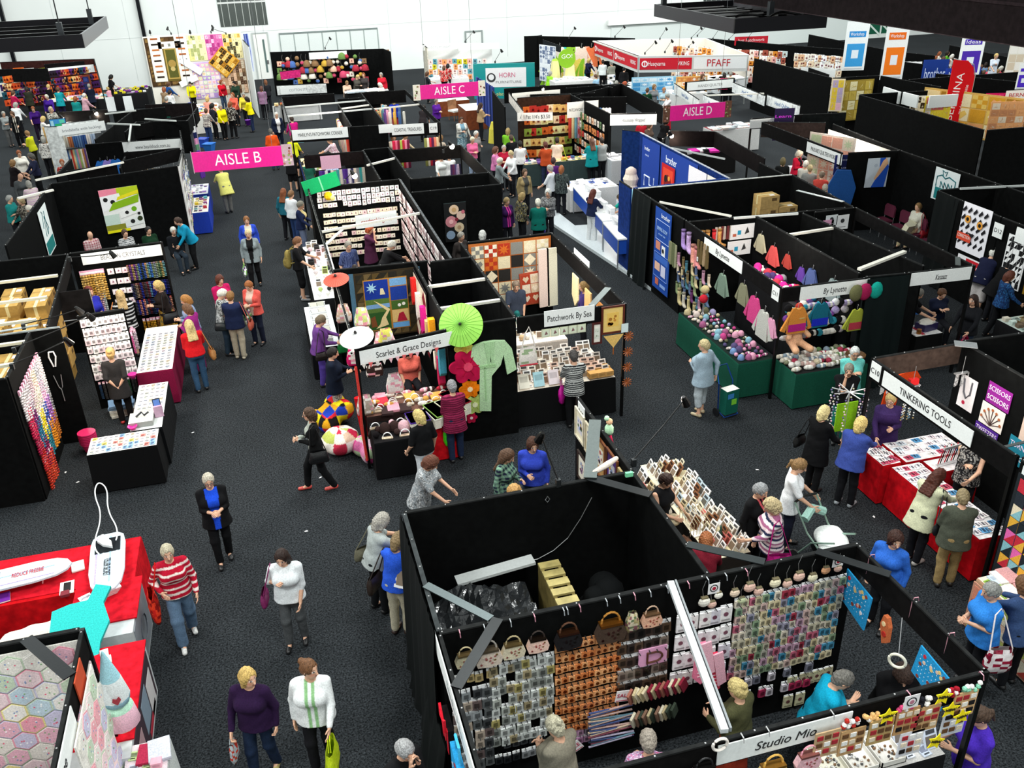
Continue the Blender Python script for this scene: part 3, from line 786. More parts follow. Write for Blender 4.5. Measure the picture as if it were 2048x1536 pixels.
# -- Brother counter block
BL='16306e'
b=Booth('blue walled sewing machine stand with brother lettering',9.3,22.0)
b.w(12.1,21.95,12.15,28.3,col=BL,cap='b8bcc4');b.w(11.75,28.9,12.15,28.35,col='122a5c');b.w(9.3,21.97,12.05,21.97,col=BL,cap='27448c');b.w(9.24,21.99,9.24,22.8,col=BL)
# -- right, far: quilters booths
b=Booth("stand with Pauline's Quilters World name board",16.3,23.3)
b.f(16.55,23.4,16.6,28.2,z0=2.0);b.w(16.7,23.3,18.2,23.0);b.w(18.25,23.0,18.6,27.0);b.f(16.6,28.2,18.5,27.3,z0=1.9,col='2a2220');b.w(18.2,17.6,18.25,22.95);b.p(16.55,23.4)
b.sign(16.57,24.3,2.2,1.9,.32,"PAULINE'S QUILTERS WORLD",-R90,tw=1.4,size=.17)
b=Booth('black stand with a tiger face poster and the D12 number board',16.2,14.0)
b.w(16.25,16.6,16.4,18.95);b.w(16.45,19.0,18.1,18.9);b.drape(16.38,18.95,16.35,18.1,out=.06);b.w(16.25,13.6,16.25,16.55);b.b(17.0,18.9,20.5,18.2,2.42,.04,'bfc4c2')
b.sign(16.2,16.52,2.12,.3,.34,'D12',-R90,size=.14);b.sign(16.2,15.4,2.2,1.2,.34,'',-R90)
b=Booth('tall black wall of a stand beside the red feather flag',22.4,24.4)
b.w(22.4,24.4,22.55,31.3);b.w(22.45,24.3,27.5,24.1);b.w(22.6,31.35,25.4,31.0)
b=Booth('black walled stand with a yellow quilt on its end wall',23.8,35.1)
b.w(23.85,35.2,23.85,41.8);b.w(23.9,35.15,26.0,34.9);b.w(26.0,34.8,26.4,31.5);b.w(26.4,33.5,32,33.2)
b=Booth('black room dividers behind the tall workshop banners',27,36)
a=P(1780,102,2.4);c=P(1870,112,2.4);d=P(1700,85,2.4)
b.w(a[0],a[1],c[0],c[1]);b.w(d[0],d[1]+4,a[0],a[1]);a=P(1790,122,2.4);c=P(1868,132,2.4);b.w(a[0],a[1],c[0],c[1]);a=P(1872,148,2.4);c=P(2055,166,2.4);b.w(a[0],a[1],c[0],c[1]);e=P(1900,90,1.6);f_=P(2055,122,1.6);b.w(e[0],e[1],f_[0],f_[1],z1=1.6)
b=Booth('open stand with grey fabric rolls and the C08 side wall behind it',18,28)
a=P(1503,238,2.4);c=P(1603,230,2.4);b.f(a[0],a[1],c[0],c[1],z0=2.05)
b.sign((a[0]+c[0])/2-.2,(a[1]+c[1])/2-.03,2.24,1.7,.3,'HANDI QUILTER',math.atan2(c[1]-a[1],c[0]-a[0]),tw=.8,size=.16)
d=P(1600,222,2.4);e=P(1640,240,2.4);b.w(c[0],c[1],c[0]+1.6,c[1]-.3,col='101313');b.p(a[0],a[1])
for(p0,p1)in(((1349,167),(1398,200)),((1407,190),(1455,210)),((1466,165),(1530,192)),((1535,190),(1600,212))):
 a=P(*p0,2.4);c=P(*p1,2.4);rz=math.atan2(c[1]-a[1],c[0]-a[0])
 b.f(a[0],a[1],c[0],c[1],z0=2.02,col='e6eaea');b.sign((a[0]+c[0])/2,(a[1]+c[1])/2,2.22,math.dist(a[:2],c[:2])*.6,.3,'Handi Quilter',rz,'3566a0',size=.2)
a=P(1370,165,2.4);c=P(1470,157,2.4);b.f(a[0],a[1],c[0],c[1],z0=2.0);b.sign((a[0]+c[0])/2,(a[1]+c[1])/2,2.22,2.2,.34,'HANDI QUILTER',math.atan2(c[1]-a[1],c[0]-a[0]),'8a8a88',size=.16)
b.b(*P(1410,190,2.4)[:2],*P(1528,186,2.4)[:2]);b.k(*P(1470,162,2.4)[:2],*P(1500,158,2.4)[:2],2.44,.08)
b=Booth('low dark stand behind the brother wall',13.5,24)
a=P(1280,262,2.4);c=P(1430,264,2.4);d=P(1530,318,2.4);e=P(1480,364,2.4)
a=P(1340,262,2.4)
b.f(a[0],a[1],c[0],c[1],z0=1.9,col='171212');b.f(c[0],c[1],d[0],d[1],z0=1.9,col='141010');b.w(13.9,21.8,13.95,23.6,z1=2.3)
b.b(*P(1342,296,2.4)[:2],*P(1450,318,2.4)[:2],2.4,.03,'b9bcba')
# -- far centre
b=Booth('quilt stand with Patchwork With Gail and All Fat quarter banners',10,34)
a=P(1040,200,2.4);c=P(1148,192,2.4);d=P(1222,228,2.4);e=P(1312,226,2.4);f_=P(1120,190,2.4)
b.w(a[0],a[1]+.4,c[0],c[1]+.4,col='3a261c');b.w(c[0],c[1]+.4,d[0],d[1],z1=2.4);b.f(d[0],d[1],e[0],e[1],z0=2.0)
b.sign((d[0]+e[0])/2,(d[1]+e[1])/2,2.18,1.7,.38,'Absolutely Wrapped',math.atan2(e[1]-d[1],e[0]-d[0]),'7c7d80',tw=.85,size=.17,shear=.2)
h=P(1165,218,2.1);b.sign(h[0],h[1],2.1,1.3,.6,'PATCHWORK WITH GAIL B',0,'3b3b3b',tw=1.15,size=.16,bcol='f6f2ea')
h=P(1070,233,2.1);b.sign(h[0],h[1],2.1,1.35,.3,"All Fat 1/4's $3.50",-.3,'1d1d1d',tw=1.15,size=.2,bcol='f6f4ee')
h=P(1072,190,2.35);b.sign(h[0],h[1],2.35,2.1,.3,'QUILTERS QUARTER',.05,'c9b8a8',tw=.9,size=.15,bcol='f4f0e6')
h=P(1030,205,2.3);b.f(*P(1018,186,2.4)[:2],*P(1046,222,2.4)[:2],z0=2.05,col='efe8de')
for(p0,p1)in(((1132,177),(1243,168)),((1243,168),(1325,213)),((1160,195),(1253,194)),((1148,192),(1243,168))):
 a=P(*p0,2.4);c=P(*p1,2.4);b.f(a[0],a[1],c[0],c[1],z0=1.75,col='0c0c0c')
a=P(985,182,2.4);c=P(1005,185,2.4);d=P(1010,215,2.4);b.w(a[0],a[1],d[0],d[1])
b=Booth('low dark stand under the teal furniture banner',12,40)
for(p0,p1,z0)in(((1008,178),(1100,172),1.8),((1100,172),(1190,168),1.8),((1060,190),(1190,186),2.0),((1190,168),(1225,176),1.9)):
 a=P(*p0,2.4);c=P(*p1,2.4);b.f(a[0],a[1],c[0],c[1],z0=z0,col='0c0c0c')
 # -- Husqvarna Viking / Pfaff pavilion
A_,B_,C_,D_=P(1190,82,2.4),P(1278,113,2.4),P(1496,110,2.4),P(1410,77,2.4)
b=Booth('white pavilion with red Husqvarna Viking and white Pfaff boards',B_[0],B_[1])
def wcol(p0,p1,z0,z1,col,nm):return b.w(p0[0],p0[1],p1[0],p1[1],z0,z1,col,nm,.1,False,'d8d8d6','paper')
def lerp(p,q,t):return tuple(p[i]+(q[i]-p[i])*t for i in range(3))
M1=lerp(B_,C_,.5);N1=lerp(A_,B_,.48)
for(p0,p1,c)in((A_,N1,'c41a2c'),(N1,B_,'c41a2c'),(B_,M1,'c41a2c'),(M1,C_,'e4e6e6')):
 wcol(p0,p1,1.62,2.42,'c9ccca','fascia_board');rz=math.atan2(p1[1]-p0[1],p1[0]-p0[0])
 L=math.dist(p0[:2],p1[:2]);mx,my=(p0[0]+p1[0])/2,(p0[1]+p1[1])/2
 o=b.sign(mx,my,2.04,L-.1,.56,'',rz,bcol=c,off=.05)
 if c[0]=='c':
  text('Husqvarna',.3,'f6eeee',o,(-L*.17,-.02,0),(PI/2,0,0),L*.32);text('VIKING',.28,'f6eeee',o,(L*.33,-.02,0),(PI/2,0,0),L*.21)
  O('emblem',G().disc(-L*.39,0,.16,-.022,-.007,'f6eeee',16).disc(-L*.39,0,.1,-.026,-.022,c,12).box(-L*.39-.02,-.029,-.1,-L*.39+.02,-.026,.12,'f6eeee'),'paper',o)
 else:text('PFAFF',.5,'b8182a',o,(-L*.03,-.02,0),(PI/2,0,0),L*.42)
for p0,p1 in((D_,C_),(A_,D_)):
 b.w(p0[0],p0[1],p1[0],p1[1],1.3,2.42,'ece6da','panel',.08,False,'ffffff','paper')
b.w(*lerp(A_,D_,.0)[:2],*lerp(B_,C_,.02)[:2],2.36,2.42,'ece6da','rail',.3,False,'e6e2da','paper')
for p_ in(A_,B_,C_,M1):b.p(p_[0],p_[1],2.4,'b4b8b6')
# -- far centre-left: back-wall booths
b=Booth('black stand of hanging fabric hearts by the white sliding wall',1.1,55)
a,c=P(540,105,2.4),P(766,98,2.4);b.w(a[0],a[1],c[0],c[1]);b.w(c[0],c[1],c[0]+.2,c[1]-1.5);h=P(655,107,2.3);b.sign(h[0],h[1]-.3,2.25,2.1,.36,'',-.05)
b=Booth('stand with the Cotton Strong name board under pink bunting',1,43)
a,c=P(553,172,2.4),P(652,167,2.4);b.f(a[0],a[1],c[0],c[1],z0=2.0,col='e3e6e4');h=P(603,176,2.25);b.sign(h[0],h[1]-.05,2.2,1.9,.34,'COTTON STRONG',-.05,'9aa0a4',tw=1.1,size=.16)
a,c=P(560,145,2.2),P(600,140,2.2);b.f(a[0],a[1],c[0],c[1],z0=1.85,z1=2.25,col='c62a70');b.w(a[0]-.2,a[1]-.2,a[0]-.2,a[1]-3,z1=.9)
b=Booth('white stand of cards and prints by the second hall door',11,52)
a,c=P(845,88,2.4),P(983,87,2.4);b.w(a[0],a[1],c[0],c[1],col='e6e8e6',cap='ffffff',m='paper',z1=2.42);b.w(a[0],a[1]-.1,a[0]-.1,a[1]-2,col='d9d4c4')
h=P(875,93,2.3);b.sign(h[0],h[1]-.3,2.3,2.2,.3,'GUIDE TO MY HEART',-.05,'a0a4a6',tw=1.4,size=.16);h=P(955,92,2.3);b.sign(h[0],h[1]-.3,2.3,2.4,.3,'',-.05)
b=Booth('dark stand at the back with a green GO! disc',18,50)
a,c,d=P(1048,73,2.4),P(1075,72,2.4),P(1270,77,2.4);b.w(a[0],a[1],c[0],c[1],z1=2.42);e=P(1085,77,2.4);b.w(c[0],c[1],*P(1084,112,1.2)[:2]);b.w(c[0],c[1]-.2,d[0],d[1])
h=P(1120,122,2.4)
f_=P(1086,80,2.4);g_=P(1121,92,2.4);b.f(f_[0],f_[1],g_[0],g_[1],z0=2.05,col='22262a');b.p(g_[0],g_[1])
a,c=P(1410,77,2.4),P(1590,92,2.4);d=P(1700,100,2.4)
b=Booth('pattern stand lined with hanging kits behind the pavilion',c[0],c[1])
b.w(a[0],a[1],c[0],c[1]);b.w(c[0],c[1],d[0],d[1]);e=P(1672,120,2.4);b.f(*P(1612,134,2.4)[:2],*P(1658,150,2.4)[:2],z0=2.1);h=P(1634,141,2.3);b.sign(h[0],h[1]-.1,2.25,1.6,.35,'',-.9)
# -- tall quilt wall, far left
a,c=P(286,74,3.3),P(480,70,3.3)
QY=53.0
b=Booth('tall pale quilt display wall at the far end of aisle B',-5.2,QY)
xa=P(286,74,3.4)[0]/P(286,74,3.4)[1]*QY;xc=P(480,70,3.4)[0]/P(480,70,3.4)[1]*QY
def zat(px,py,Y):
 d=CM@np.array([(px-1024)/FPX,-(py-768)/FPX,-1.]);t=Y/d[1];return d[0]*t,CAMZ+d[2]*t
xa,zt=zat(284,74,QY);xc,_=zat(482,68,QY)
b.w(xa,QY,xc,QY,z1=zt,col='e9e4d8',cap='ffffff',m='paper');b.w(xc+.05,QY-.2,xc+.3,QY-3.4,z1=zt*.9,col='dfe6e4',m='paper')
QW=(xa,xc,zt)
# -- left blocks
b=Booth('stand with the Beads N Crystals name board',-4.6,17.0)
b.w(-4.6,21.45,-2.62,21.6);b.f(-4.35,17.05,-4.62,21.4,z0=2.08);b.w(-5.3,16.9,-4.12,16.95,cap='8b9292');b.w(-4.62,14.95,-4.62,16.85);b.w(-6.5,14.9,-4.62,14.92)
b.sign(-3.5,21.53,2.24,1.75,.26,'BEADS N CRYSTALS',.07,'77777b',tw=.95,off=.03);b.sign(-4.5,18.9,2.24,1.7,.26,'',R90+.05)
b.w(-4.08,18.25,-3.2,18.35,z1=2.1);b.w(-6.5,14.95,-6.5,21.3);b.w(-6.5,21.4,-4.65,21.4)
for y in(15.4,16.35,17.4,18.6,19.9):b.b(-7.0,y,-4.62,y+.1,2.4,.07,'e8e2c8')
b.p(-2.62,21.55);b.k(-4.5,17.1,-5.2,17.0,2.44,.08,'99a09f')
b=Booth('black walled stand with a polka dot fabric poster',-6.1,22.0)
b.w(-6.1,28.4,-2.65,29.3);b.w(-6.15,22.6,-6.1,28.35);b.w(-2.62,29.3,-2.6,31.8,col='e8e6e2',m='paper');b.f(-5.9,29.9,-4.5,30.3,z0=2.0);b.f(-4.4,30.6,-2.7,31.9,z0=2.0)
b.b(-6.6,29.0,-4.3,30.4,2.42,.06);b.b(-6.7,27.0,-5.9,27.6,2.42,.09)
b.w(-6.1,29.4,-6.0,31.6);b.f(-4.45,31.9,-2.7,31.9,z0=2.0)
b.w(-4.42,30.2,-4.42,32.6,z1=2.3)
b=Booth('stand with the www.beadshack.com.au board',-4.8,33.5)
a,c=P(242,284,2.4),P(364,276,2.4);b.f(a[0],a[1],c[0],c[1],z0=1.95);h=P(303,287,2.2);b.sign((a[0]+c[0])/2,(a[1]+c[1])/2,2.2,1.95,.38,'www.beadshack.com.au',math.atan2(c[1]-a[1],c[0]-a[0]),'5a5c60',tw=1.15,size=.18)
for(p0,p1,z0,cl)in(((250,265),(272,245),0,BK),((272,245),(375,242),1.2,BK),((262,252),(390,228),1.9,'0c0c0c'),((190,280),(262,225),1.0,BK),((225,225),(330,215),1.6,'101010'),((115,225),(215,220),1.9,'141212'),((290,210),(392,207),1.9,'1a1515'),((375,242),(395,215),1.9,BK),((170,290),(242,284),1.2,BK),((360,262),(372,330),2.2,'c9cccb')):
 a,c=P(*p0,2.4),P(*p1,2.4);b.w(a[0],a[1],c[0],c[1],z0=z0,col=cl)
for p0,p1 in(((215,247),(280,250)),((210,228),(272,221)),((258,282),(262,250)),((290,238),(352,242))):
 a,c=P(*p0,2.45),P(*p1,2.45);b.b(a[0],a[1],c[0],c[1],2.45,.06,'c4c8c4')
b=Booth('stand with the Brindabella wide backings board',-7.6,37)
a,c=P(125,253,2.3),P(197,244,2.3);b.f(a[0],a[1],c[0],c[1],z0=1.9,col='e9ecea');b.sign((a[0]+c[0])/2,(a[1]+c[1])/2,2.15,1.7,.36,'brindabella wide backings',math.atan2(c[1]-a[1],c[0]-a[0]),'8b8d90',tw=1.4,size=.15);b.w(a[0]-.7,a[1]+.3,a[0]-.1,a[1]+.1,z1=2.3,col='dfe2e0')
b=Booth("stand with the long white name board and orange quilts",-8.5,48)
a,c=P(90,137,2.2),P(170,130,2.2);b.f(a[0],a[1],c[0],c[1],z0=1.8);b.sign((a[0]+c[0])/2,(a[1]+c[1])/2,2.0,2.9,.4,"Mrs Tamson's Yarns Wartha",math.atan2(c[1]-a[1],c[0]-a[0]),'8fa0b0',tw=2.5,size=.18)
for(p0,p1,z0,cl)in(((0,125),(188,118),0,'3a1f1c'),((-25,140),(95,137),1.75,'101010'),((188,118),(205,180),1.9,'1d3b34')):
 a,c=P(*p0,2.4),P(*p1,2.4);b.w(a[0],a[1],c[0],c[1],z0=z0,col=cl)
b=Booth('stand with the Mulberry Tree name board and a hexagon quilt',-2.6,6.2)
b.w(-5.2,8.17,-2.6,8.17);b.f(-2.57,5.0,-2.57,8.13,z0=2.1);b.k(-3.1,8.15,-2.58,7.45,2.44,.13,'14181a');b.p(-2.57,8.15)
b.sign(-2.57,6.1,2.26,2.0,.26,'Mulberry Tree',R90,tw=.95,shear=.2);b.sign(-2.57,7.55,2.22,.36,.38,'',R90,bcol='c04a2a')
# -- people
GR,WHH,BLD,BRN,DKB,AUB,LBR,BLK_='9a9890','d8d6cc','c9ac6c','5a3d28','241a14','8a4a26','8d6a42','151312'
JN,BKT,NVY,BGE,GYT='3f5570','141518','1c2340','b9ac90','4a4c4e'
def pp(*a,**k):
 k.setdefault('w',1.24);return person(*a,**k)
pp(335,1106,-78,'person in a red vest over a red and white striped top, sunglasses on grey hair',hair=('short','b5ab92'),top=('b3122e','stripe','ead9d2',.98,.86),bot=('wide','5f7791'),shoe='d8d8d4',arms='wh',stride=.17,nod=8,bag=[('tote','r','c8201a','red printed tote bag on the arm of the person in stripes',1.15,['c8201a','e03a20','8f1512'])])
pp(563,1116,-98,'person in a white short-sleeved blouse with dark bob hair and a purple bag',hair=('long','2a1a14'),top=('e6eaec',None,None,.62,.84),bot=('trousers','55585a'),arms=['t',(-.04,.12,-.16)],nod=18,turn=-8,stride=.06,w=1.28,bag=[('small','r','7a2358','purple shoulder bag of the person in the white blouse',1.3)])
pp(417,962,-82,'person in a black cardigan over a bright blue top, looking at their hands',hair=('short','bdb4a2'),top=('121214','open','1c4bd0',.75,.74),bot=('trousers','101113'),arms='bb',nod=12,stride=.1,gl=1,w=1.3,bag=[('hand','L','101010','black handbag with a white ring handle at the cardigan wearer\'s side',.8)][:0])
pp(617,828,182,'person in a black top, patterned skirt and red shoes walking past the bean bags',hair=('bob','4f392b'),top=('121213','open','aab0a6',.98,.9),bot=('trousers','0f1012',.12),shoe='c64a42',arms='bb',stride=.23,nod=4,gl=1,w=1.0,bag=[('hand','l','141416','shiny black handbag hanging behind the person in red shoes',1.15)])
pp(497,1355,-108,'blond person in a dark purple jacket holding a clear bag',hair=('bob','c7a660'),top=('281436',None,None,.98,.84),bot=('trousers','1c2a42'),shoe='b8a86a',arms='dw',turn=55,nod=4,stride=.1,bag=[('clear','R','b9c0c4','clear plastic bag with a red item held low in front of the purple jacket',.8,['b9c0c4','c8d0d4','c9402e'])])
pp(620,1338,-100,'person in a white shirt with a pale green scarf and a lime bag',hair=('bun','6e4a2e'),top=('edf0f0','lap','8fbf86',.96,.82),bot=('trousers','17171b'),arms='gd',turn=55,nod=2,stride=.08,w=1.42,bag=[('tote','L','c6dc1e','lime yellow cloth bag carried by the person with the green scarf',1.2,['c6dc1e','d2e42c','b6cc1c'])])
pp(812,1502,-60,'grey-haired person with camera at the bottom edge of the picture',hair=('short','a3a3a3'),top=('151517',),arms='uu',nod=25,w=1.2)
pp(765,1042,20,'person in a light grey T-shirt with curly grey hair at the storage room corner',hair=('curly','a9a49a'),top=('a9b0ae',None,None,.5,.86),bot=('trousers','16181b'),arms='ff',nod=22,lean=12,shoe='1b1b1c',bag=[('small','l','6f6b58','khaki bag behind the grey T-shirt by the storage room',1.3)])
pp(797,1080,52,'person seen from behind in a blue top and beige trousers beside the black stand',hair=('bob','7d6848'),top=('2c5bd4',None,None,.8,.86),bot=('trousers','c4bca4'),shoe='3a2b26',arms='fl',nod=28,lean=8,w=1.3,bag=[('small','l','2c211b','dark brown slouch bag hanging by the blue top',1.6)])
pp(836,832,118,'blond person in black T-shirt and white trousers in front of the fabric books',hair=('bob','d6c07a'),top=('131315',None,None,.5,.9),bot=('trousers','d9dde2'),arms='wd',nod=18,stride=.16,turn=10,shoe='2a211c')
pp(864,926,-30,'curly-haired person in grey T-shirt and silver patterned vest',hair=('curly','6a4030'),top=('9aa0a4','floral',['d8d8d8','555555'],.5,.72),bot=('trousers','77787c'),arms='lg',nod=30,lean=14,w=1.4)
pp(903,772,96,'person in a maroon striped tunic with short grey hair, back to the camera',hair=('short','8a8a8c'),top=('5e1430','thin','9a2a52',.8,.7),bot=('trousers','1f2c46'),arms='tg',nod=10,w=1.3,bag=[('plastic','L','3fd420','bright green plastic bag beside the maroon tunic',1.1)])
pp(1017,912,-40,'person in a green checked shirt and navy jacket looking down',hair=('long','5b4130'),top=('1c2238','plaid',['7fa58c'],.98,.84),bot=('trousers','1b2032'),arms='bd',nod=30)
pp(1066,890,-112,'person in a royal blue sweater with curly brown hair and black strap',hair=('curly','4a2c1e'),top=('3347b8',None,None,.98,.84),bot=('trousers','3b4a5c'),arms='db',nod=14,turn=22,w=1.32)
pp(1031,985,-60,'blond person mostly hidden behind the storage room wall',hair=('full','c99a5c'),top=('5a4030',),w=1.0)
pp(667,706,-5,'person in a dark navy jacket with short black hair and red backpack bag',hair=('short','1c1714'),top=('141c2c',None,None,.95,.74),bot=('trousers','a8a8a8',.1,'floral',['222222','dddddd']),arms='fb',nod=18,w=1.35,bag=[('sack','l','c63a24','round red drawstring bag on the back of the navy jacket',1.05)])
pp(643,641,6,'person in a mauve sweater with greying hair, black shoulder bag',hair=('short','6d5f4c'),top=('6b3f86',None,None,.97,.82),bot=('trousers','4c3a8c'),arms='fl',nod=26,lean=6,w=1.35,bag=[('small','r','171312','black shoulder bag over the mauve sweater',1.15),('plastic','L','1f9a4a','emerald green bag held by the person in mauve',.9)])
pp(596,483,-12,'young person in black T-shirt and shorts wearing a khaki backpack',hair=('short','7a5236'),top=('121214',None,None,.5,.86),bot=('wide','101012',.42),shoe='9a9a9c',arms='fg',nod=22,male=1,h=1.74,w=1.1,bag=[('x','K','8a7a42','large khaki backpack worn by the young person in shorts')])
pp(602,410,-20,'grey-haired person in navy jacket and cream top at the card stand',hair=('short','8e8a7c'),top=('1c2748','open','d8c68c',.97,.84),bot=('trousers','6a7590'),arms='lg',nod=22)
pp(583,388,40,'person in a white jacket seen from behind at the card stand',hair=('short','7b5a3c'),top=('e4e8ea',None,None,.97,.84),bot=('trousers','2e4470'),arms='dl',w=1.35)
pp(567,384,60,'person in teal with long auburn hair left of the white jacket',hair=('long','7c4626'),top=('1f6070',),bot=('trousers','17181c'),arms='dd')
pp(697,492,-65,'person in a blue striped shirt with a name badge inside the card stand',hair=('short','9b958a'),top=('333d66','vstripe','5a6690',.5,.84),arms='dd',male=1,h=1.72,nod=18,turn=-10)
pp(741,458,-35,'person with red hair and plum dress holding a phone in the card stand',hair=('bob','a8502a'),top=('4e2440',None,None,.5,.6),arms='cu',nod=22,w=1.2)
pp(785,490,10,'white-haired person in a black vest over striped sleeves leaning at the cards',hair=('short','e0ddd0'),top=('1b1b1d',None,None,.9,.8),arms='ff',nod=28,lean=22)
pp(710,537,-80,'dark-haired child just above the quilt rail',hair=('full','2e211b'),top=('55352c',),h=1.25)
pp(493,441,-85,'person in a bright blue cardigan walking behind the grey cardigan',hair=('short','84562f'),top=('2f4cc0','open','c9c4b4',.97,.84),arms='dd',bot=('trousers','252b3c'),stride=.1)
pp(496,468,-92,'person in a pale grey cardigan over a black printed top',hair=('short','d0bc90'),top=('8c979a','open','161618',.9,.76),bot=('trousers','121214'),arms='dd',stride=.12,nod=14,bag=[('plastic','R','8fd06a','green patterned plastic bag in the grey cardigan wearer\'s hand',.9,['8fd06a','ffffff','5a3a6a'])])
pp(440,560,-60,'person with dark auburn hair in a magenta top in the chatting group',hair=('curly','5a2c1e'),top=('c01a5c',None,None,.5,.86),bot=('trousers','2b3442'),arms='bb')
pp(446,588,-10,'white-haired person in a black and white floral top looking into a bag',hair=('short','dcdacc'),top=('c8ccca','floral',['2a3a34','555555'],.5,.84),bot=('trousers','243442'),arms='bb',nod=34,w=1.35,bag=[('small','r','1f2628','dark grey bag in front of the floral top',1.2)])
pp(461,592,78,'person in a dark navy ribbed jacket with yellow collar, back to the camera',hair=('short','8a6236'),top=('151e3a','yoke','20294a',.97,.82),bot=('trousers','b5aa94'),shoe='b9b09a',arms='gg',nod=16,w=1.4,bag=[('hand','r','b0503c','terracotta handbag of the person in the ribbed navy jacket',1.0)])
pp(497,572,-120,'person in a coral cardigan with auburn hair facing the group',hair=('short','9a5a2c'),top=('dd5a50','open','d8b8a8',.97,.82),bot=('trousers','1d2234'),arms='bb',nod=30,bag=[('plastic','R','9fb08a','floral patterned bag carried beside the coral cardigan',1.0,['9fb08a','d8d8c8','6a4a6a','4a8a4a'])])
pp(370,600,-170,'person with gingery curls and pale blue top behind the bead table',hair=('bob','a8733a'),top=('8898b8',None,None,.9,.84),arms='bb',nod=20)
pp(373,618,150,'person in a magenta jumper between the ginger curls and the red jumper',hair=('bob','6a4a32'),top=('8f2474',None,None,.97,.84),bot=('trousers','6a1c50'),arms='bb',nod=22)
pp(378,650,105,'blond person in a red jumper and jeans with a tan handbag',hair=('long','c8b07a'),top=('cf1a22',None,None,.7,.9),bot=('trousers','31506e'),arms='bg',w=1.28,bag=[('hand','r','a87440','tan leather handbag hanging over the red jumper',1.15)])
pp(178,584,-45,'person with auburn bob in a violet blue top serving in the bead stand',hair=('bob','6e2c22'),top=('2f34b0',None,None,.8,.84),bot=('trousers','1f2c44'),arms='db',nod=12,w=1.3,h=1.78)
pp(240,590,100,'person in a black and white striped knit with blond waves',hair=('long','b89a6a'),top=('111112','stripe','e6e6e6',.9,.78),bot=('trousers','0e0f11',.3),arms='bb',nod=20,w=1.45,bag=[('sack','l','d4844a','orange striped slouch sack on the striped knit',1.35,['d4844a','f0b088','c06a30'])])
pp(315,572,200,'person with golden curls, brown jacket and black handbag by the hanging beads',hair=('curly','c8a868'),top=('241c1a',None,None,.9,.84),bot=('skirt','b98a2a',.3,'floral',['1f7a6a','222222','e0a030']),arms='bb',nod=14,bag=[('hand','l','16181a','black handbag of the person with golden curls',1.3)])
pp(221,706,92,'person with blond bun in a charcoal dress, hands clasped behind the back',hair=('bun','c09a60'),top=('2c2a2a',None,None,.62,.62),bot=('trousers','1a1616',.1),shoe='c03030',arms='kk',nod=4,w=1.1)
for(x,y,lab,hr,tp)in((180,470,'balding person in a red checked shirt seated behind the Beads board',('bald',GR),('8a2436','plaid',['d8c0c0'],.5,.86)),(250,467,'person in a striped top seated under the polka dot poster',('short','4a3426'),('55585a','thin','c8c8c8',.5,.86)),(297,461,'person in a dark green top seated at the end behind the Beads board',('short','1c1a1a'),('10301c',None,None,.5,.86))):
 pp(x,y,-60,lab,hair=hr,top=tp,sit=1,arms='tt',male=1 if 'bald' in lab else 0)
pp(355,443,-155,'person in a turquoise jumper bending to the seated old person',hair=('short','3e2c22'),top=('1690b4',None,None,.97,.84),bot=('trousers','121315'),arms='tt',lean=24,nod=10,w=1.4)
pp(347,462,-70,'old white-haired person seated in dark clothes beside the turquoise jumper',hair=('short','d8d4ca'),top=('16181c',),bot=('trousers','28323c'),sit=1,arms='tt',male=1)
pp(440,338,110,'person in a pale yellow coat leaning over a table',hair=('short','8a6a42'),top=('d2cf72',None,None,.97,.66),bot=('trousers','6a6a68'),arms='ff',lean=20,w=1.45)
pp(20,398,-20,'person in a teal T-shirt by the white panel at the left edge',hair=('short','9c9c98'),top=('1c7f7c',None,None,.5,.84),arms='bb',w=1.4)
pp(40,402,-130,'person with sandy hair in dark floral top beside the teal T-shirt',hair=('bob','b8a27a'),top=('2a2622','floral',['8a8478'],.9,.84),arms='gg',nod=20)
pp(58,418,160,'white-haired person in grey below the sandy-haired one',hair=('short','d8d2c4'),top=('7a7878',None,None,.9,.84),arms='gg',nod=24)
pp(818,706,-88,'red-haired person in a coral blouse behind the fabric books',hair=('long','8c4426'),top=('dd6a5c',None,None,.5,.84),arms='tt',nod=32,sit=1,w=1.3)
pp(1032,572,-95,'person in dark shirt seated in the Patchwork By Sea stand',hair=('short','7d6c5c'),top=('3a4252',None,None,.5,.84),arms='tg',nod=24,male=1,w=1.3)
pp(1034,606,10,'brown-haired person seated low beside the dark shirt',hair=('long','5a3a26'),top=('2c7a78',),arms='tt',nod=28,sit=1,h=1.5)
pp(1166,573,170,'person in a purple cardigan seen through the Patchwork stand opening',hair=('bob','8a6c40'),top=('4a3a78',None,None,.97,.84),arms='gt',nod=8)
pp(1147,712,84,'person in a black and white striped tee at the pattern table',hair=('short','4a4644'),top=('1d1f22','thin','c9cbc8',.5,.8),bot=('trousers','111214'),arms='gf',nod=22,w=1.2,bag=[('plastic','L','d41ea0','magenta plastic bag beside the striped tee',1.15)])
pp(1407,690,118,'person in a pale blue jacket and white cropped trousers pulling a trolley',hair=('short','c9b88a'),top=('9fb4c2',None,None,.97,.74),bot=('wide','b8c2c8',.28),shoe='b8a888',arms='bv',nod=6,turn=35,w=1.5)
pp(923,473,-60,'grey-haired head above the quilt wall, left one',hair=('short','8f8a80'),top=('3a3432',),w=1.1)
pp(965,470,70,'white-haired head above the quilt wall, right one',hair=('curly','c9c9c4'),top=('55504c',),w=1.1)
pp(1187,386,30,'person with long auburn hair, navy top and white trousers at the blue counter',hair=('long','5c2c22'),top=('1a2340',None,None,.97,.88),bot=('trousers','dfe2e2'),shoe='c8b088',arms='ff',nod=18,w=1.1)
pp(1240,396,175,'person in teal leaning behind the sewing machines',hair=('short','4a3a24'),top=('1a9a8a',None,None,.5,.84),arms='ff',lean=30,nod=20)
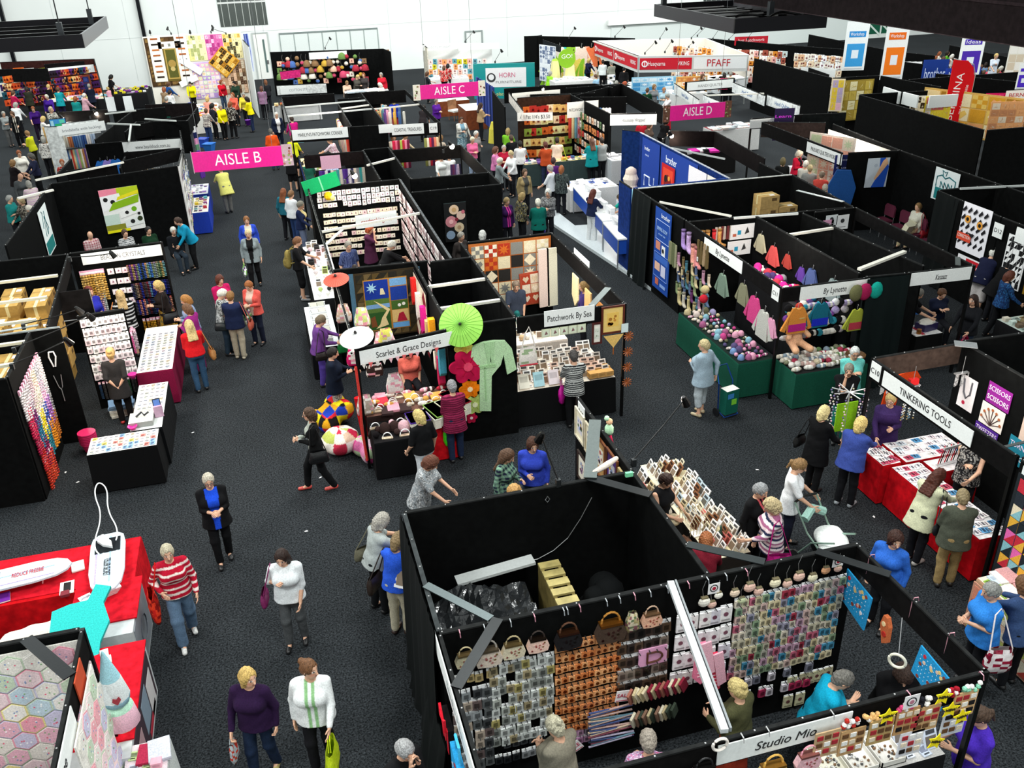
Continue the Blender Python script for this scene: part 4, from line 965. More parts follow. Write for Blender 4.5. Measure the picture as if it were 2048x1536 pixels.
pp(1045,393,20,'person with sandy hair in a black floral top by the central aisle',hair=('bob','a48a58'),top=('33332e','floral',['b0a060','7a7a78'],.9,.84),arms='dd')
pp(1076,405,80,'white-haired person in a dark teal jumper, back to the camera',hair=('short','dcd8c8'),top=('0d6a5e',None,None,.97,.78),bot=('trousers','16181a'),arms='gg',w=1.45,bag=[('plastic','R','3a1fa0','deep purple bag carried by the dark teal jumper',1.0)])
pp(1096,386,-120,'white-haired person in grey checks facing the teal jumper',hair=('curly','d8d8d2'),top=('8c8c8c','floral',['444444'],.97,.84),arms='bb')
pp(1014,403,-70,'person in dark purple with a pink scarf beside the black flower stand',hair=('short','9a845a'),top=('33164a','lap','d83a9a',.97,.8),arms='dd')
pp(1050,345,-80,'person in a tan jacket over a patterned top walking to the camera',hair=('bob','5a4432'),top=('a08c62','open','4a4a46',.97,.84),arms='dd')
pp(1001,322,-10,'white-haired person in a grey cardigan in the central chatting group',hair=('short','dcd6c4'),top=('7d8688',None,None,.97,.8),arms='gg',nod=22)
pp(1021,308,-150,'blond person in a white knit in the central chatting group',hair=('short','cdb888'),top=('e4e6e6',None,None,.97,.84),arms='gg',nod=20)
pp(992,300,-30,'person in pink with brown curls in the central chatting group',hair=('curly','6a4432'),top=('d47fb0',None,None,.97,.84),arms='bb')
pp(1008,297,-90,'grey-haired person in a red top in the central chatting group',hair=('short','a8a29a'),top=('b01c38',None,None,.9,.84),arms='bb')
pp(1022,276,100,'person in a black jacket left of the teal rucksack bag',hair=('short','4a382c'),top=('16161a',),arms='gg')
pp(1016,262,60,'person in lime green at the corner of the quilt stand',hair=('bob','a08a5a'),top=('7cc230',None,None,.9,.84),arms='gf')
pp(1040,288,80,'dark-haired person in white carrying a teal bag on the back',hair=('short','17120f'),top=('e8eae8',None,None,.9,.84),bot=('trousers','14161a'),arms='gf',bag=[('hand','r','1a8c8c','teal cloth bag on the back of the person in white',1.2)])
pp(1091,290,88,'person in a rust orange top at the fabric counter',hair=('short','5a2a20'),top=('b84a24',None,None,.6,.84),bot=('trousers','2a3450'),arms='ff',w=1.4)
pp(1114,281,75,'person in cream with a lime yellow shoulder bag at the counter',hair=('short','2c1c16'),top=('ecd8c4',None,None,.5,.84),arms='ff',bag=[('hand','r','c8d424','lime yellow shoulder bag at the fabric counter',1.1)])
pp(1183,283,92,'person in a long turquoise tunic seen from behind',hair=('long','5c3c2c'),top=('0f8c90',None,None,.5,.66),bot=('trousers','15161a'),arms='fg',w=1.5)
pp(1203,281,95,'person in grey T-shirt with a black bag right of the turquoise tunic',hair=('short','2a1c16'),top=('8e9494',None,None,.5,.84),bot=('trousers','15161a'),arms='gf',bag=[('small','r','16171a','black bag hanging on the grey T-shirt',1.2)])
pp(1099,337,140,'grey-haired person in a white shirt below the rust orange top',hair=('short','a8a49c'),top=('dfe2e6',None,None,.6,.84),arms='gg',male=1,w=1.4)
pp(1123,338,60,'person with red hair in a black speckled top below the fabric counter',hair=('bob','9a5a30'),top=('2a2e30','floral',['55605c'],.9,.78),arms='gg',w=1.3)
pp(1107,322,60,'person in purple between the white shirt and the counter',hair=('short','3a2426'),top=('55206a',),arms='gg')
pp(945,280,-80,'person in a pink cardigan with white hair near the lit corner lamp',hair=('short','dcd4b8'),top=('e06a96',None,None,.97,.84),bot=('trousers','9fb2cc'),arms='bb',nod=20)
pp(953,268,-60,'white-haired person just behind the pink cardigan',hair=('short','dcdcd4'),top=('8a8684',),arms='bd')
pp(923,240,-85,'person in a blue floral dress with a white cardigan',hair=('short','4a3424'),top=('e2e0d6','open','7aa0b4',.97,.84),bot=('skirt','a8c4cc',.35,'floral',['1f3f58','3a6a7c']),arms='sb',w=1.5)
pp(962,211,10,'person in a tan jacket with long dark hair by the yellow cloth',hair=('long','3a261e'),top=('b89a72',None,None,.97,.84),arms='fb')
pp(873,203,-60,'person in a violet cardigan under the aisle C board',hair=('short','7a7266'),top=('5a2090',None,None,.97,.8),arms='bb',w=1.4)
pp(883,314,-85,'person in a white shirt facing the camera in the bead booth',hair=('short','8a6648'),top=('e9ece8',None,None,.7,.8),arms='tg')
pp(897,312,100,'person in a white shirt with their back to the lit lamp',hair=('short','6a5040'),top=('f0f0ee',None,None,.7,.84),arms='tg')
pp(614,324,90,'person in a dark green top under the small lit lamp',hair=('full','5a4034'),top=('1f5a48',None,None,.5,.84),arms='fg')
pp(664,327,70,'person with grey curls in a blue and white floral blouse',hair=('curly','77706a'),top=('c4cee0','floral',['5a6a9a'],.6,.84),arms='fg',w=1.45)
pp(658,281,150,'person in white leaning over boxes under the patchwork corner board',hair=('short','8a7260'),top=('e6dfe4','floral',['c890a8'],.6,.84),arms='ff',lean=20)
pp(553,230,-80,'person in white shirt and navy vest walking out of aisle B',hair=('short','dcd8cc'),top=('182036','open','e8e8e6',.97,.8),bot=('trousers','141a2c'),arms='dd',w=1.45)
pp(541,263,95,'person in an orange jumper seen from behind above the pink aisle board',hair=('short','5f5a50'),top=('d8501a',None,None,.97,.84),bot=('trousers','2a3c5c'),arms='dd',w=1.4)
pp(583,238,110,'person in bright magenta by the red banner',hair=('short','3a2a22'),top=('d01a80',),arms='gg')
pp(585,276,60,'person in acid yellow beside the aisle B board',hair=('short','5a4030'),top=('d4dc20',None,None,.7,.84),bot=('trousers','121214',.4),arms='gg')
pp(578,300,80,'person in black with bare calves below the acid yellow top',hair=('short','2e2420'),top=('121214',None,None,.6,.7),bot=('trousers','121214',.45),arms='gg')
pp(523,177,75,'person in a mauve jacket at the far end of aisle B',hair=('bob','5a3428'),top=('8c6a86',None,None,.97,.8),bot=('trousers','15161a'),arms='gb',bag=[('small','R','b82030','red handbag held by the mauve jacket',1.3)])
pp(531,164,100,'dark-clothed person with brown hair just past the mauve jacket',hair=('bob','7a4a2c'),top=('222226',),arms='gg')
pp(1710,706,-110,'white-haired person in an aqua cardigan with folded arms by the green drape',hair=('short','d0d4d0'),top=('6fcfc6',None,None,.97,.8),bot=('trousers','15605c'),arms='cc',nod=14,gl=1,w=1.35)
pp(1698,740,-120,'person in black with a hand on the chin in front of the aqua cardigan',hair=('short','8a8678'),top=('121214',None,None,.6,.84),bot=('trousers','1b6b62'),arms='cu',nod=18,gl=1,w=1.3)
pp(1649,824,20,'blond person in a long black top holding a hanging necklace',hair=('bob','e0cc92'),top=('0e0e10',None,None,.97,.62),bot=('trousers','111113'),arms='fg',nod=18,w=1.3,bag=[('hand','l','141414','black studded handbag behind the long black top',.95)])
pp(1722,848,30,'person with blond curls in a denim blue jacket reaching over the red table',hair=('curly','dcc07a'),top=('3a4c96',None,None,.97,.8),bot=('trousers','131418'),shoe='8c9296',arms='lf',nod=20,lean=8,w=1.5,bag=[('tote','L','554a46','grey cloth bag hanging from the hand of the denim jacket',.95)])
pp(1781,800,-118,'person with glasses in a dark purple vest and white sleeves inside the tools stand',hair=('short','b8a06a'),top=('33204e','yoke','3a2858',.97,.72),bot=('trousers','18161c'),arms='bg',nod=16,turn=-20,gl=1,w=1.35)
pp(1948,884,-150,'bare-shouldered person in a patterned dress gesturing behind the tools table',hair=('long','3a241c'),top=('1c1a1c','floral',['b8b0a8','666666'],0,.8),arms='fc',nod=16,w=1.25)
pp(1878,952,15,'person with long chestnut hair in a cream cardigan and black shoulder bag',hair=('long','4c2418'),top=('cfd0ae',None,None,.97,.7),bot=('trousers','15151a'),shoe='9a9590',arms='ff',nod=34,lean=12,w=1.25,bag=[('hand','r','12131a','black sling bag over the cream cardigan',.95)])
pp(1925,994,62,'person in an olive grey jacket and tan trousers at the red table end',hair=('short','8c7c5c'),top=('4c5044',None,None,.97,.78),bot=('trousers','a58c5e'),shoe='2a2622',arms='lf',nod=26,w=1.45,bag=[('tote','L','5a5a3c','olive patterned shopping bag beside the olive grey jacket',.95,['5a5a3c','7a7040','3a4a3a','8a6a4a'])])
pp(1601,932,-32,'person with a ponytail in a white T-shirt pushing a pram',hair=('pony','8a6a44'),top=('eef0f2',None,None,.5,.76),bot=('trousers','1c2030'),arms='gg',nod=28,w=1.15)
pp(1523,982,-62,'grey-haired person in a black top with red and white trim',hair=('short','8e9092'),top=('101012','lap','c05058',.8,.8),bot=('trousers','131316'),arms='td',nod=22,w=1.35)
pp(1541,1012,165,'person in a navy and pink striped top with a magenta bag',hair=('curly','c8b48a'),top=('262c4a','multi',['e0c8cc','9a5a7c','e8e4e2'],.8,.82),bot=('trousers','17181e'),arms='ft',nod=26,w=1.4,bag=[('tote','l','a8186c','quilted magenta bag on the arm of the striped top',1.1,['a8186c','c02080','8a1058'])])
pp(1792,1080,-150,'person with short dark curls in a royal blue cardigan beside the kit stand',hair=('curly','3a2018'),top=('2f66c4',None,None,.9,.84),bot=('trousers','16171b'),arms='dd',turn=40,w=1.25)
pp(1980,1182,168,'person in a bright blue polo shirt carrying a red flowered bag',hair=('short','8c8c88'),top=('2f7ed0',None,None,.5,.8),bot=('trousers','141519'),arms='bb',nod=16,w=1.4,bag=[('plastic','l','e8dcdc','white bag printed with dark red flowers',1.1,['f0e6e6','a0203c','f4ecec','7a1a30'])])
pp(2046,1168,90,'person in a denim jacket cut by the right edge of the picture',hair=('bob','6a4a30'),top=('33486e',None,None,.97,.8),bot=('trousers','131418'),arms='ff',lean=10)
pp(1334,962,-55,'dark-haired person in a black waistcoat behind the book table',hair=('short','2e1c16'),top=('121214',None,None,0,.84),arms='gl',nod=30)
pp(1412,1082,60,'person with orange curls and a burgundy top bending over boxes',hair=('curly','a8663c'),top=('7a1c2c',None,None,.9,.84),arms='gg',nod=45,lean=25,sit=1)
pp(1108,1452,118,'person in a beige cardigan with pinned grey-blond hair at the kit wall',hair=('bun','b8b29a'),top=('8c8676',None,None,.97,.78),bot=('trousers','3a3a3c'),arms='bb',nod=30,w=1.4)
pp(1296,1480,75,'grey-haired person in a pink and blue floral blouse at the kit wall',hair=('short','9a9084'),top=('b890b0','floral',['5a6aa0','e8dce8','c05080'],.6,.82),bot=('trousers','1a1a22'),arms='lg',nod=26,w=1.3)
pp(1472,1376,118,'person with blond bun in an olive cardigan and rust skirt by the steel pole',hair=('bun','c8b478'),top=('4a4a30',None,None,.97,.74),bot=('skirt','9a3420',.2),arms='lb',nod=20,w=1.3)
pp(1688,1360,-20,'person in a turquoise T-shirt inside the Studio Mio stand',hair=('short','6f6c66'),top=('10a0c4',None,None,.5,.8),arms='cc',nod=34,lean=12,w=1.45)
pp(1808,1352,-110,'dark curly-haired person in black beside the turquoise T-shirt',hair=('curly','33221a'),top=('0f0f11',None,None,.5,.84),arms='bb',nod=42,lean=10,w=1.4)
pp(1955,1432,165,'person in a violet T-shirt with glasses pushed up on dark hair',hair=('pony','4a382c'),top=('4a2cb0',None,None,.5,.8),bot=('trousers','3a2a80',.1,'floral',['c05080','e0e0e0']),arms='bg',nod=24,w=1.35)
pp(1838,588,-40,'person in a black T-shirt leaning on the Kaszazz table',hair=('short','77746c'),top=('101012',None,None,.5,.84),arms='ff',lean=22,nod=20,w=1.4)
pp(1885,588,-100,'young person in navy reading a blue book at the Kaszazz table',hair=('pony','5c3c26'),top=('141a2e',None,None,.97,.84),arms='cc',nod=26,sit=1)
pp(1946,600,-160,'person with long dark curls and a magenta bag at the Kaszazz post',hair=('long','33201a'),top=('15161a',None,None,.97,.8),bot=('trousers','1f2c3c'),arms='gg',nod=10,bag=[('plastic','L','9a1844','dark pink bag beside the long dark curls',1.2)])
pp(1988,506,20,'white-haired person in navy and pale shorts bending over a stall',hair=('short','dcdcd2'),top=('181c36',None,None,.9,.8),bot=('wide','c8c2c0',.45),arms='ff',lean=26,w=1.4,h=1.7)
pp(2026,527,-10,'person in black with cropped dark hair beside the navy top',hair=('short','1f1a18'),top=('111113',None,None,.7,.7),arms='ff',lean=25)
pp(2021,552,-20,'person with auburn hair in a blue patterned jacket walking right',hair=('bob','5c3022'),top=('1c3a6a','floral',['2f6aa0','14203a'],.97,.84),bot=('trousers','101114'),arms='wg',stride=.16)
pp(1836,414,190,'person in a cream top and beige trousers seated with a red bag',hair=('short','8a6a42'),top=('d8d6c6',None,None,.7,.86),bot=('trousers','c4b48e'),sit=1,arms='tt',nod=8,w=1.3,bag=[('hand','l','9a1c28','dark red handbag held by the seated person',1.25)])
pp(1222,1196,170,'brown-haired person in white crouching inside the storage room',hair=('short','5a4030'),top=('e8ecf0',None,None,.7,.84),sit=1,arms='gg',lean=30,h=1.5)
pp(1602,292,-30,'blond person in a grey top at the quilters stand',hair=('short','c89a58'),top=('6a6a70',None,None,.9,.84),arms='fl')
pp(1600,308,-60,'white-haired person in a crimson cardigan over black',hair=('curly','e0dcc8'),top=('b01434','open','15151a',.97,.84),arms='bb',nod=30)
pp(1566,322,60,'person with olive brown hair seen from behind in dark clothes',hair=('bob','5a5030'),top=('1a1c1c',),arms='gg')
pp(1612,328,40,'white-haired person in cream left of the striped straps',hair=('short','e0dcd0'),top=('d0ccc0',),arms='gg')
pp(1620,337,60,'blond-grey person in a grey top with black straps',hair=('short','a89870'),top=('8a8c88','lap','17181a',.9,.84),arms='gg',w=1.4)
pp(1631,322,-140,'dark-haired person in brown facing the quilt table',hair=('bob','4a2c24'),top=('3a2420',),arms='gg')
pp(1644,350,50,'person in a coral red jumper reaching over the quilt table',hair=('short','7a6a58'),top=('c0443a',None,None,.97,.84),arms='ff',lean=20,w=1.45)
pp(1650,376,60,'grey-haired person in white nearest the dark partition',hair=('short','a8a090'),top=('d8d4cc',),arms='gg')
ROW=[(32,210,70,GR,'e2e4e4','17181c','person in a white shirt and black trousers walking away, upper left'),(54,178,80,DKB,'2a2c20','1a1b1c','person in a dark olive jacket in the upper left crowd'),(93,194,-90,'c8c4b4','3c1a80','2a1a50','person in deep violet facing the camera near the left booth post'),(97,173,60,BLD,'121214',BKT,'person in black with pale blond hair at the dark quilts stand'),(116,179,80,BRN,'15909a','201a3a','person in a turquoise hooded jacket seen from behind'),(151,198,70,AUB,'14807c',BKT,'person in dark teal with chestnut hair by the quilts stand'),(169,191,30,WHH,'d8a8b4','8a7a70','white-haired person in a dusty pink jacket'),(152,213,60,BLD,'1a8a80',BKT,'blond child in green in front of the dusty pink jacket'),(178,172,100,GR,'141a2c','1a1c20','person in a navy jacket at the end of the quilts table'),(102,219,-60,'b8a888','8a8880','333333','person in grey print with fair hair, left of the blue screen'),(66,218,-80,AUB,'3a1668','201428','person in purple and black with auburn hair'),(87,238,20,BLD,'e6e2dc','8a8a90','blond person in white at the backings stand'),(24,228,-85,BRN,'101012','0e0e10','person in long black with a pale scarf, left edge'),(7,228,-40,GR,'8a9090','5a5a5a','grey-clad person at the extreme left edge'),(54,267,160,LBR,'c8cc20','2a2a20','person with bright yellow sleeves and a dark vest'),(87,279,70,GR,'c8c4c0','1a1a1e','person in white print with a magenta bag'),(38,307,-60,AUB,'e4e0d4','1a1a1c','person with copper hair in white, talking at left'),(61,313,-150,'55524c','20243c',BKT,'person in navy with dark grey hair, talking at left'),(26,326,40,LBR,'1c1618',BKT,'person with long fair hair in black, back turned, at left'),(41,353,-40,'c8a890','4a4e50',BKT,'bald person in a grey zip top below the talkers'),(57,368,120,GR,'d8b4cc',BGE,'grey-haired person in a pastel striped top at left'),(124,325,-60,'a85a30','b82820',BKT,'copper-haired person in red floral below the bolts'),(223,154,20,BLK_,'141416',BKT,'person in black at the demonstration desk, far left'),(215,177,150,BLD,'e8a8bc','d06a8c','blond child in pink near the demonstration desk'),(12,172,60,GR,'2a2a2c',BKT,'dark-clothed person at far left near the pale quilt'),(27,186,40,BRN,'b81a4c',BKT,'person in crimson at far left'),(343,157,40,BRN,'3a2048','201830','person in plum in front of the tall quilt wall'),(338,168,30,BRN,'1f4c8c',BKT,'person in cobalt blue in front of the tall quilt wall'),(328,179,60,AUB,'8a7258',BKT,'person in tan in front of the tall quilt wall'),(333,198,90,GR,'17181a',BKT,'grey-haired person in black below the tall quilt wall'),(340,185,60,DKB,'e8e8e6',BKT,'person in white below the tall quilt wall'),(380,168,-85,BLK_,'e6dc10',BKT,'person in a yellow shirt and dark cap behind the quilt table'),(443,164,-60,AUB,'c41428','3a4a60','person in a red jumper beside the lattice table'),(468,167,-110,BLK_,'22382a','1a1c1e','person in a bottle green jacket and flat cap'),(415,198,60,BLD,'e89a88',BKT,'person in salmon pink at the long fabric table'),(425,212,20,BLK_,'202430',BKT,'dark-haired person in slate behind the yellow shirt'),(441,214,-60,GR,'ecdc0c','101012','grey-haired person in a yellow T-shirt with hand at the mouth'),(465,190,-120,AUB,'e0604c',BKT,'person in coral with copper hair'),(461,208,60,AUB,'2a2222','101012','person in black floral top with reddish hair'),(493,199,150,DKB,'f0e010','1f2c4a','person in a yellow T-shirt carrying a purple bucket'),(487,190,-100,GR,'d8c840',BKT,'grey-haired person just behind the purple bucket carrier'),(412,222,60,BRN,'5a4a50','2a3c5c','person in striped brown with a pale blue rucksack'),(694,166,-90,LBR,'d8b8a0',BKT,'person seated behind the hearts table'),(716,154,-60,BLD,'4a4640',BKT,'person in taupe at the hearts table'),(727,150,-100,AUB,'3a3434',BKT,'person with copper hair in dark grey at the hearts table'),(762,150,-90,GR,'c81c30',BKT,'grey-haired person in red beside the orange tapestry'),(759,170,150,WHH,'ece8e0',BKT,'white-haired person in white below the red one'),(787,202,90,BLD,'1c34a8','c03048','blond person in cobalt inside the scarf booth'),(762,204,95,GR,'c8c0b0',BKT,'person in pale print inside the scarf booth'),(848,215,60,DKB,'2a2426',BKT,'dark-haired person leaning at the scarf booth corner'),(855,148,0,BRN,'22242a',BKT,'dark-clothed person under the aisle C board'),(888,136,80,BRN,'d01c1c','1a1a1e','person in a red shirt at the print stand'),(896,132,60,BLK_,'b01a1c',BKT,'second person in red at the print stand'),(787,275,-80,'c8864c','d8c4b0',BKT,'ginger-haired person under the coastal treasures board'),(812,272,-30,LBR,'d0bc98',BKT,'fair-haired person leaning among the scarves'),(882,276,40,LBR,'c8b8a4',BKT,'person with fair hair at the end of the scarf rack'),(1179,121,-60,BLD,'161c38','131520','person in a navy vest in front of the GO! disc'),(1206,124,60,DKB,'ccd4d4',BKT,'person in pale grey right of the navy vest'),(1222,127,90,GR,'8a8c80','5a5c50','person in olive grey in the pavilion aisle'),(1249,138,60,BLK_,'121214','2a3c60','person in black and jeans under the red board'),(1101,147,30,GR,'8ccc30',BKT,'person in lime green crouching by the lattice quilt'),(1191,153,120,BRN,'9cc4e0',BKT,'person in sky blue seated near the sewing tables'),(1233,166,60,GR,'e8ecee',BKT,'person in white at the sewing tables, left one'),(1250,168,-40,'a84c2c','e8e6e4',BKT,'red-haired person in white at the sewing tables'),(1295,181,60,BRN,'0f3c24','141a18','person in forest green beside the pavilion post'),(1309,174,-90,LBR,'7c7e80',BKT,'person in mid grey facing the forest green one'),(1328,180,-110,'b87a48','a8c4d0',BKT,'person with sandy hair in pale blue'),(1334,193,180,GR,'ece4e4','c02030','person in white and red beside the pale blue one'),(1285,243,60,BRN,'b01c2c','202838','person in red behind the wrapped gifts board'),(1301,251,-60,BRN,'5a4a40',BKT,'brown-haired person near the lamps behind the blue wall'),(1334,243,30,BLK_,'141416',BKT,'person in black leaning under the aisle D board'),(1449,150,60,DKB,'b02050',BKT,'person in raspberry under the white pavilion board'),(1406,153,-60,BRN,'4a4230',BKT,'person in khaki under the pavilion board'),(1462,148,60,GR,'b8b4a4',BKT,'person in stone colour under the pavilion board'),(1586,112,160,BLD,'c83a80',BKT,'person in fuchsia at the pattern racks'),(1613,116,170,DKB,'1a8a98',BKT,'person in sea green at the pattern racks'),]
for(x,y,f,hc,tc,bc,lab)in ROW:
 ch='child' in lab;ld='lean' in lab
 hk='bald' if 'bald' in lab else RD.choice(['short','short','bob','curly'])
 person(x,y,f,lab,h=1.25 if ch else RD.uniform(1.6,1.68),w=RD.uniform(1.1,1.45),hair=(hk,hc),top=(tc,'floral' if 'print' in lab or 'floral' in lab else 'lap' if 'scarf' in lab else 'thin' if 'strip' in lab else None,['ddd8cc','33302c']if 'fl' in lab or 'print' in lab else 'e0d8c8',RD.choice([.97,.97,.6]),.72 if 'jacket' in lab or 'long' in lab else.85),bot=('trousers',bc),arms=RD.choice(['gg','dg','bb','fg','gd']),lean=25 if ld else RD.choice([0,4,8]),nod=RD.uniform(8,26),turn=RD.uniform(-25,25),sit=1 if 'seated' in lab or 'crouch' in lab else 0)
AUD=[(1336,0),]
aud=[(1872,116),(1880,107),(1888,118),(1896,106),(1905,113),(1912,123),(1898,124),(1884,126),(1908,102),(1948,122),(1956,127),(1963,134),(1972,129),(1941,131),(1950,140),(1979,138),(1988,134),(1996,143),(2003,137),(2010,146),(2019,138),(2027,145),(2021,132),(2033,152),(2041,141),(2008,154),(1994,152),(2044,157),(1968,145),(2030,136)]
for i,(x,y)in enumerate(aud):
 person(x,y,RD.uniform(-30,60)if x>1930 else RD.uniform(-70,-20),'seated visitor watching the fabric demonstration at far right',group='seated visitors at the demonstration',w=RD.uniform(1.1,1.4),hair=(RD.choice(['short','bob','curly']),RD.choice([GR,WHH,BRN,AUB,LBR,DKB,BLD])),top=(RD.choice(['8a2030','2a3040','6a8ab0','a8c0c4','5cae2c','1a1a1c','d8d4cc','6a5a50','3a5a50','b0a890','c84a60','4a4a60','202024']),None,None,.9,.85),bot=('trousers',BKT),sit=1,arms='tt',nod=RD.uniform(0,20))
person(1993,112,-100,'person in a pale dress holding up cloth on the demonstration stage',hair=('short',BLD),top=('c8d0dc',None,None,.5,.6),arms='cg',z0=.7,h=1.7)
for(x,y)in((1715,122),(1722,116),(1733,120),(1742,113)):
 person(x,y,-90,'dim visitor seen through the gap between two tall banners',group='visitors between the tall banners',hair=('short',RD.choice([GR,BLD,BRN])),top=(RD.choice(['8a8a70','6a7a80','2a2a2a']),),sit=1,arms='tt')
 # -- merchandise: kinds and ways of laying them out
NAMES=dict(white='f2f2f2',cream='efe2b8',grey='8c8c8c',black='141414',silver='c4c8cc',red='c41e24',maroon='6a1428',pink='ec8cb4',magenta='d0208c',orange='e07a2a',peach='f0b890',tan='c09a60',brown='5c3a22',yellow='f0d828',olive='6c6c2a',lime='a8d82a',green='2a8a3a',teal='128c8c',turquoise='48c8c8',navy='182448',blue='2a58c8',lilac='b49cd8',purple='5a2890',sage='a8bc98',beige='d4c8a8')
_NV=[(n,[int(h[i:i+2],16)for i in(0,2,4)])for n,h in NAMES.items()]
def cn(h):
 v=[int(h[i:i+2],16)for i in(0,2,4)]
 return min(_NV,key=lambda t:sum((a-b)**2 for a,b in zip(v,t[1])))[0]
NTH=['top','second','third','fourth','fifth','sixth','seventh','eighth','ninth','tenth','eleventh','twelfth']
def fr_pos(fr,u,z,off=0.03):
 a,v=fr
 if a=='y':return(u,v-off,z),0.0
 if a=='+y':return(u,v+off,z),PI
 if a=='-x':return(v-off,u,z),-R90
 if a=='+x':return(v+off,u,z),R90
 (x0,y0),(x1,y1)=v;L=math.dist(v[0],v[1]);t=u/L;rz=math.atan2(y1-y0,x1-x0)
 return(x0+(x1-x0)*t+math.sin(rz)*off,y0+(y1-y0)*t-math.cos(rz)*off,z),rz
def grid(fr,u0,u1,z0,z1,nu,nz,kind,cols,label,group,skip=0.,jit=.012,off=.03,k=1.0,stack=1,same=0):
 for j in range(nz):
  for i in range(nu):
   if RD.random()<skip:continue
   u=u0+(u1-u0)*(i+.5)/nu+RD.uniform(-jit,jit);z=z0+(z1-z0)*j/max(1,nz-1)+RD.uniform(-jit,jit)*.6
   c=RD.choice(cols)if not same else cols[(j*3+i//same)%len(cols)]
   kd=RD.choice(kind)if isinstance(kind,(list,tuple))else kind
   for s_ in range(stack):
    p,rz=fr_pos(fr,u,z,off+s_*.03)
    kd.put(f'{cn(c)} {label}, {NTH[min(j, 11)]} row',p,rz+RD.uniform(-.05,.05),c,group,k=k*RD.uniform(.93,1.05))
def scatter(x0,y0,x1,y1,z,nx,ny,kinds,cols,label,group,rz=0,jit=.02,skip=.05,k=1.0):
 for j in range(ny):
  for i in range(nx):
   if RD.random()<skip:continue
   x=x0+(x1-x0)*(i+.5)/nx+RD.uniform(-jit,jit);y=y0+(y1-y0)*(j+.5)/ny+RD.uniform(-jit,jit)
   c=RD.choice(cols)
   RD.choice(kinds).put(f'{cn(c)} {label}',(x,y,z),rz+RD.uniform(-.15,.15),c,group,k=k*RD.uniform(.9,1.08))
def _k(name,cat,*parts,smooth=False):return Kind(name,cat,parts,smooth)
def header(w=.07,y=0):return G().box(-w/2,-.006+y,-.03,w/2,.002+y,.0,'ffffff').box(-.003,-.05+y,.002,.003,.012+y,.008,'333333').box(-.012,-.0075+y,-.02,.012,-.006+y,-.012,'888888')
K_PACK=_k('craft_packet','packet',('header_card',header(),'paper'),('pouch',G().plate([(-.034,-.03),(.034,-.03),(.037,-.11),(.0,-.118),(-.037,-.11)],-.016,.002,'ffffff').box(-.018,-.019,-.09,.018,-.016,-.05,'999999'),'poly',1))
K_BROWN=_k('charm_packet','packet',('header_card',G().box(-.034,-.006,-.035,.034,.002,0,'c98a5a').box(-.004,-.05,.002,.004,.01,.008,'222222').plate([(-.010,-.028),(.010,-.028),(0,-.008)],-.008,-.006,'2a1a10'),'paper'),('pouch',G().box(-.033,-.014,-.10,.033,.002,-.035,'ffffff').disc(0,-.07,.018,-.018,-.014,'6a4a2a',8),'poly',1))
K_KIT=_k('sewing_kit','kit',('header_card',header(.11),'paper'),('pouch',G().box(-.058,-.012,-.19,.058,.002,-.02,'ffffff').disc(0,-.10,.024,-.015,-.012,'8a5a6a',10).box(-.04,-.014,-.175,.04,-.012,-.155,'b8b8b8'),'poly',1))
K_CARD=_k('greeting_card','card',('card',G().box(-.055,-.005,-.15,.055,.001,0,'ffffff').disc(0,-.06,.028,-.008,-.005,'a08a90',10).box(-.03,-.007,-.13,.03,-.005,-.115,'777777'),'paper'))
K_SQ=_k('craft_card','card',('card',G().box(-.065,-.004,-.13,.065,.001,0,'f4f0ea').box(-.05,-.008,-.115,.05,-.004,-.015,'ffffff').plate([(-.02,-.09),(.03,-.08),(.0,-.03)],-.011,-.008,'9a6a7a'),'paper'))
K_FLAT=_k('flat_packet','packet',('packet',G().box(-.05,-.065,0,.05,.065,.012,'ffffff').box(-.04,-.02,.012,.04,.04,.015,'a0a0a8').box(-.03,-.05,.012,.03,-.035,.014,'555555'),'poly'))
K_BEADC=_k('bead_card','card',('card',G().box(-.05,-.065,0,.05,.065,.008,'ffffff').box(-.035,-.03,.008,.03,.0,.012,'707078').box(-.03,.02,.008,.035,.035,.012,'9a8a90').box(-.03,-.055,.008,.01,-.045,.01,'555555'),'paper'))
K_BLOCK=_k('quilt_block','quilt block',('block',G().box(-.07,-.006,-.14,.07,.001,0,'ffffff').plate([(-.05,-.12),(.05,-.12),(0,-.02)],-.009,-.006,'e8d8c8').box(-.02,-.011,-.1,.02,-.009,-.06,'7a4a4a'),'fabric'))
K_BOOK=_k('book','book',('cover',G().box(-.07,-.095,0,.07,.095,.02,'ffffff').box(-.05,-.01,.02,.05,.06,.022,'d8d8d8'),'paper',1),('pages',G().box(-.066,-.0955,.003,.0705,.091,.017,'f6f2e4'),'paper'))
K_CARTON=_k('small_carton','box',('carton',G().box(-.06,-.05,0,.06,.05,.07,'ffffff').box(-.04,-.051,.02,.04,-.05,.05,'dddddd'),'card'))
K_STAND=_k('pattern_packet','packet',('packet',G().plate([(-.075,0),(.075,0),(.075,.21),(-.075,.21)],-.008,.008,'ffffff').plate([(-.06,.02),(.06,.02),(.06,.13),(-.06,.13)],-.011,-.008,'8a7a6a').box(-.05,-.011,.15,.05,-.008,.19,'555555').mv(rx=-.45),'paper'))
def strand(n=9,L=.34,r=.012):
 g=G();g.box(-.02,-.004,-.03,.02,.004,.0,'f4b8cc',)
 for s_ in(-1,0,1):
  for i in range(n):g.ball((s_*.017,-.008*(s_+2),-.05-i*L/n),r,'ffffff' if(i+s_)%3 else 'b8b8b8',5)
 return g
K_BEAD=_k('bead_strand','beads',('strand',strand(),'plastic'))
K_BEADL=_k('bead_bunch','beads',('hang_tag',G().box(-.028,-.02,-.06,.028,.004,0,'f4b0c8').box(-.02,-.022,-.05,.02,-.02,-.02,'ffffff'),'paper'),('strands',strand(11,.42,.017).mv(0,0,-.03),'plastic',1))
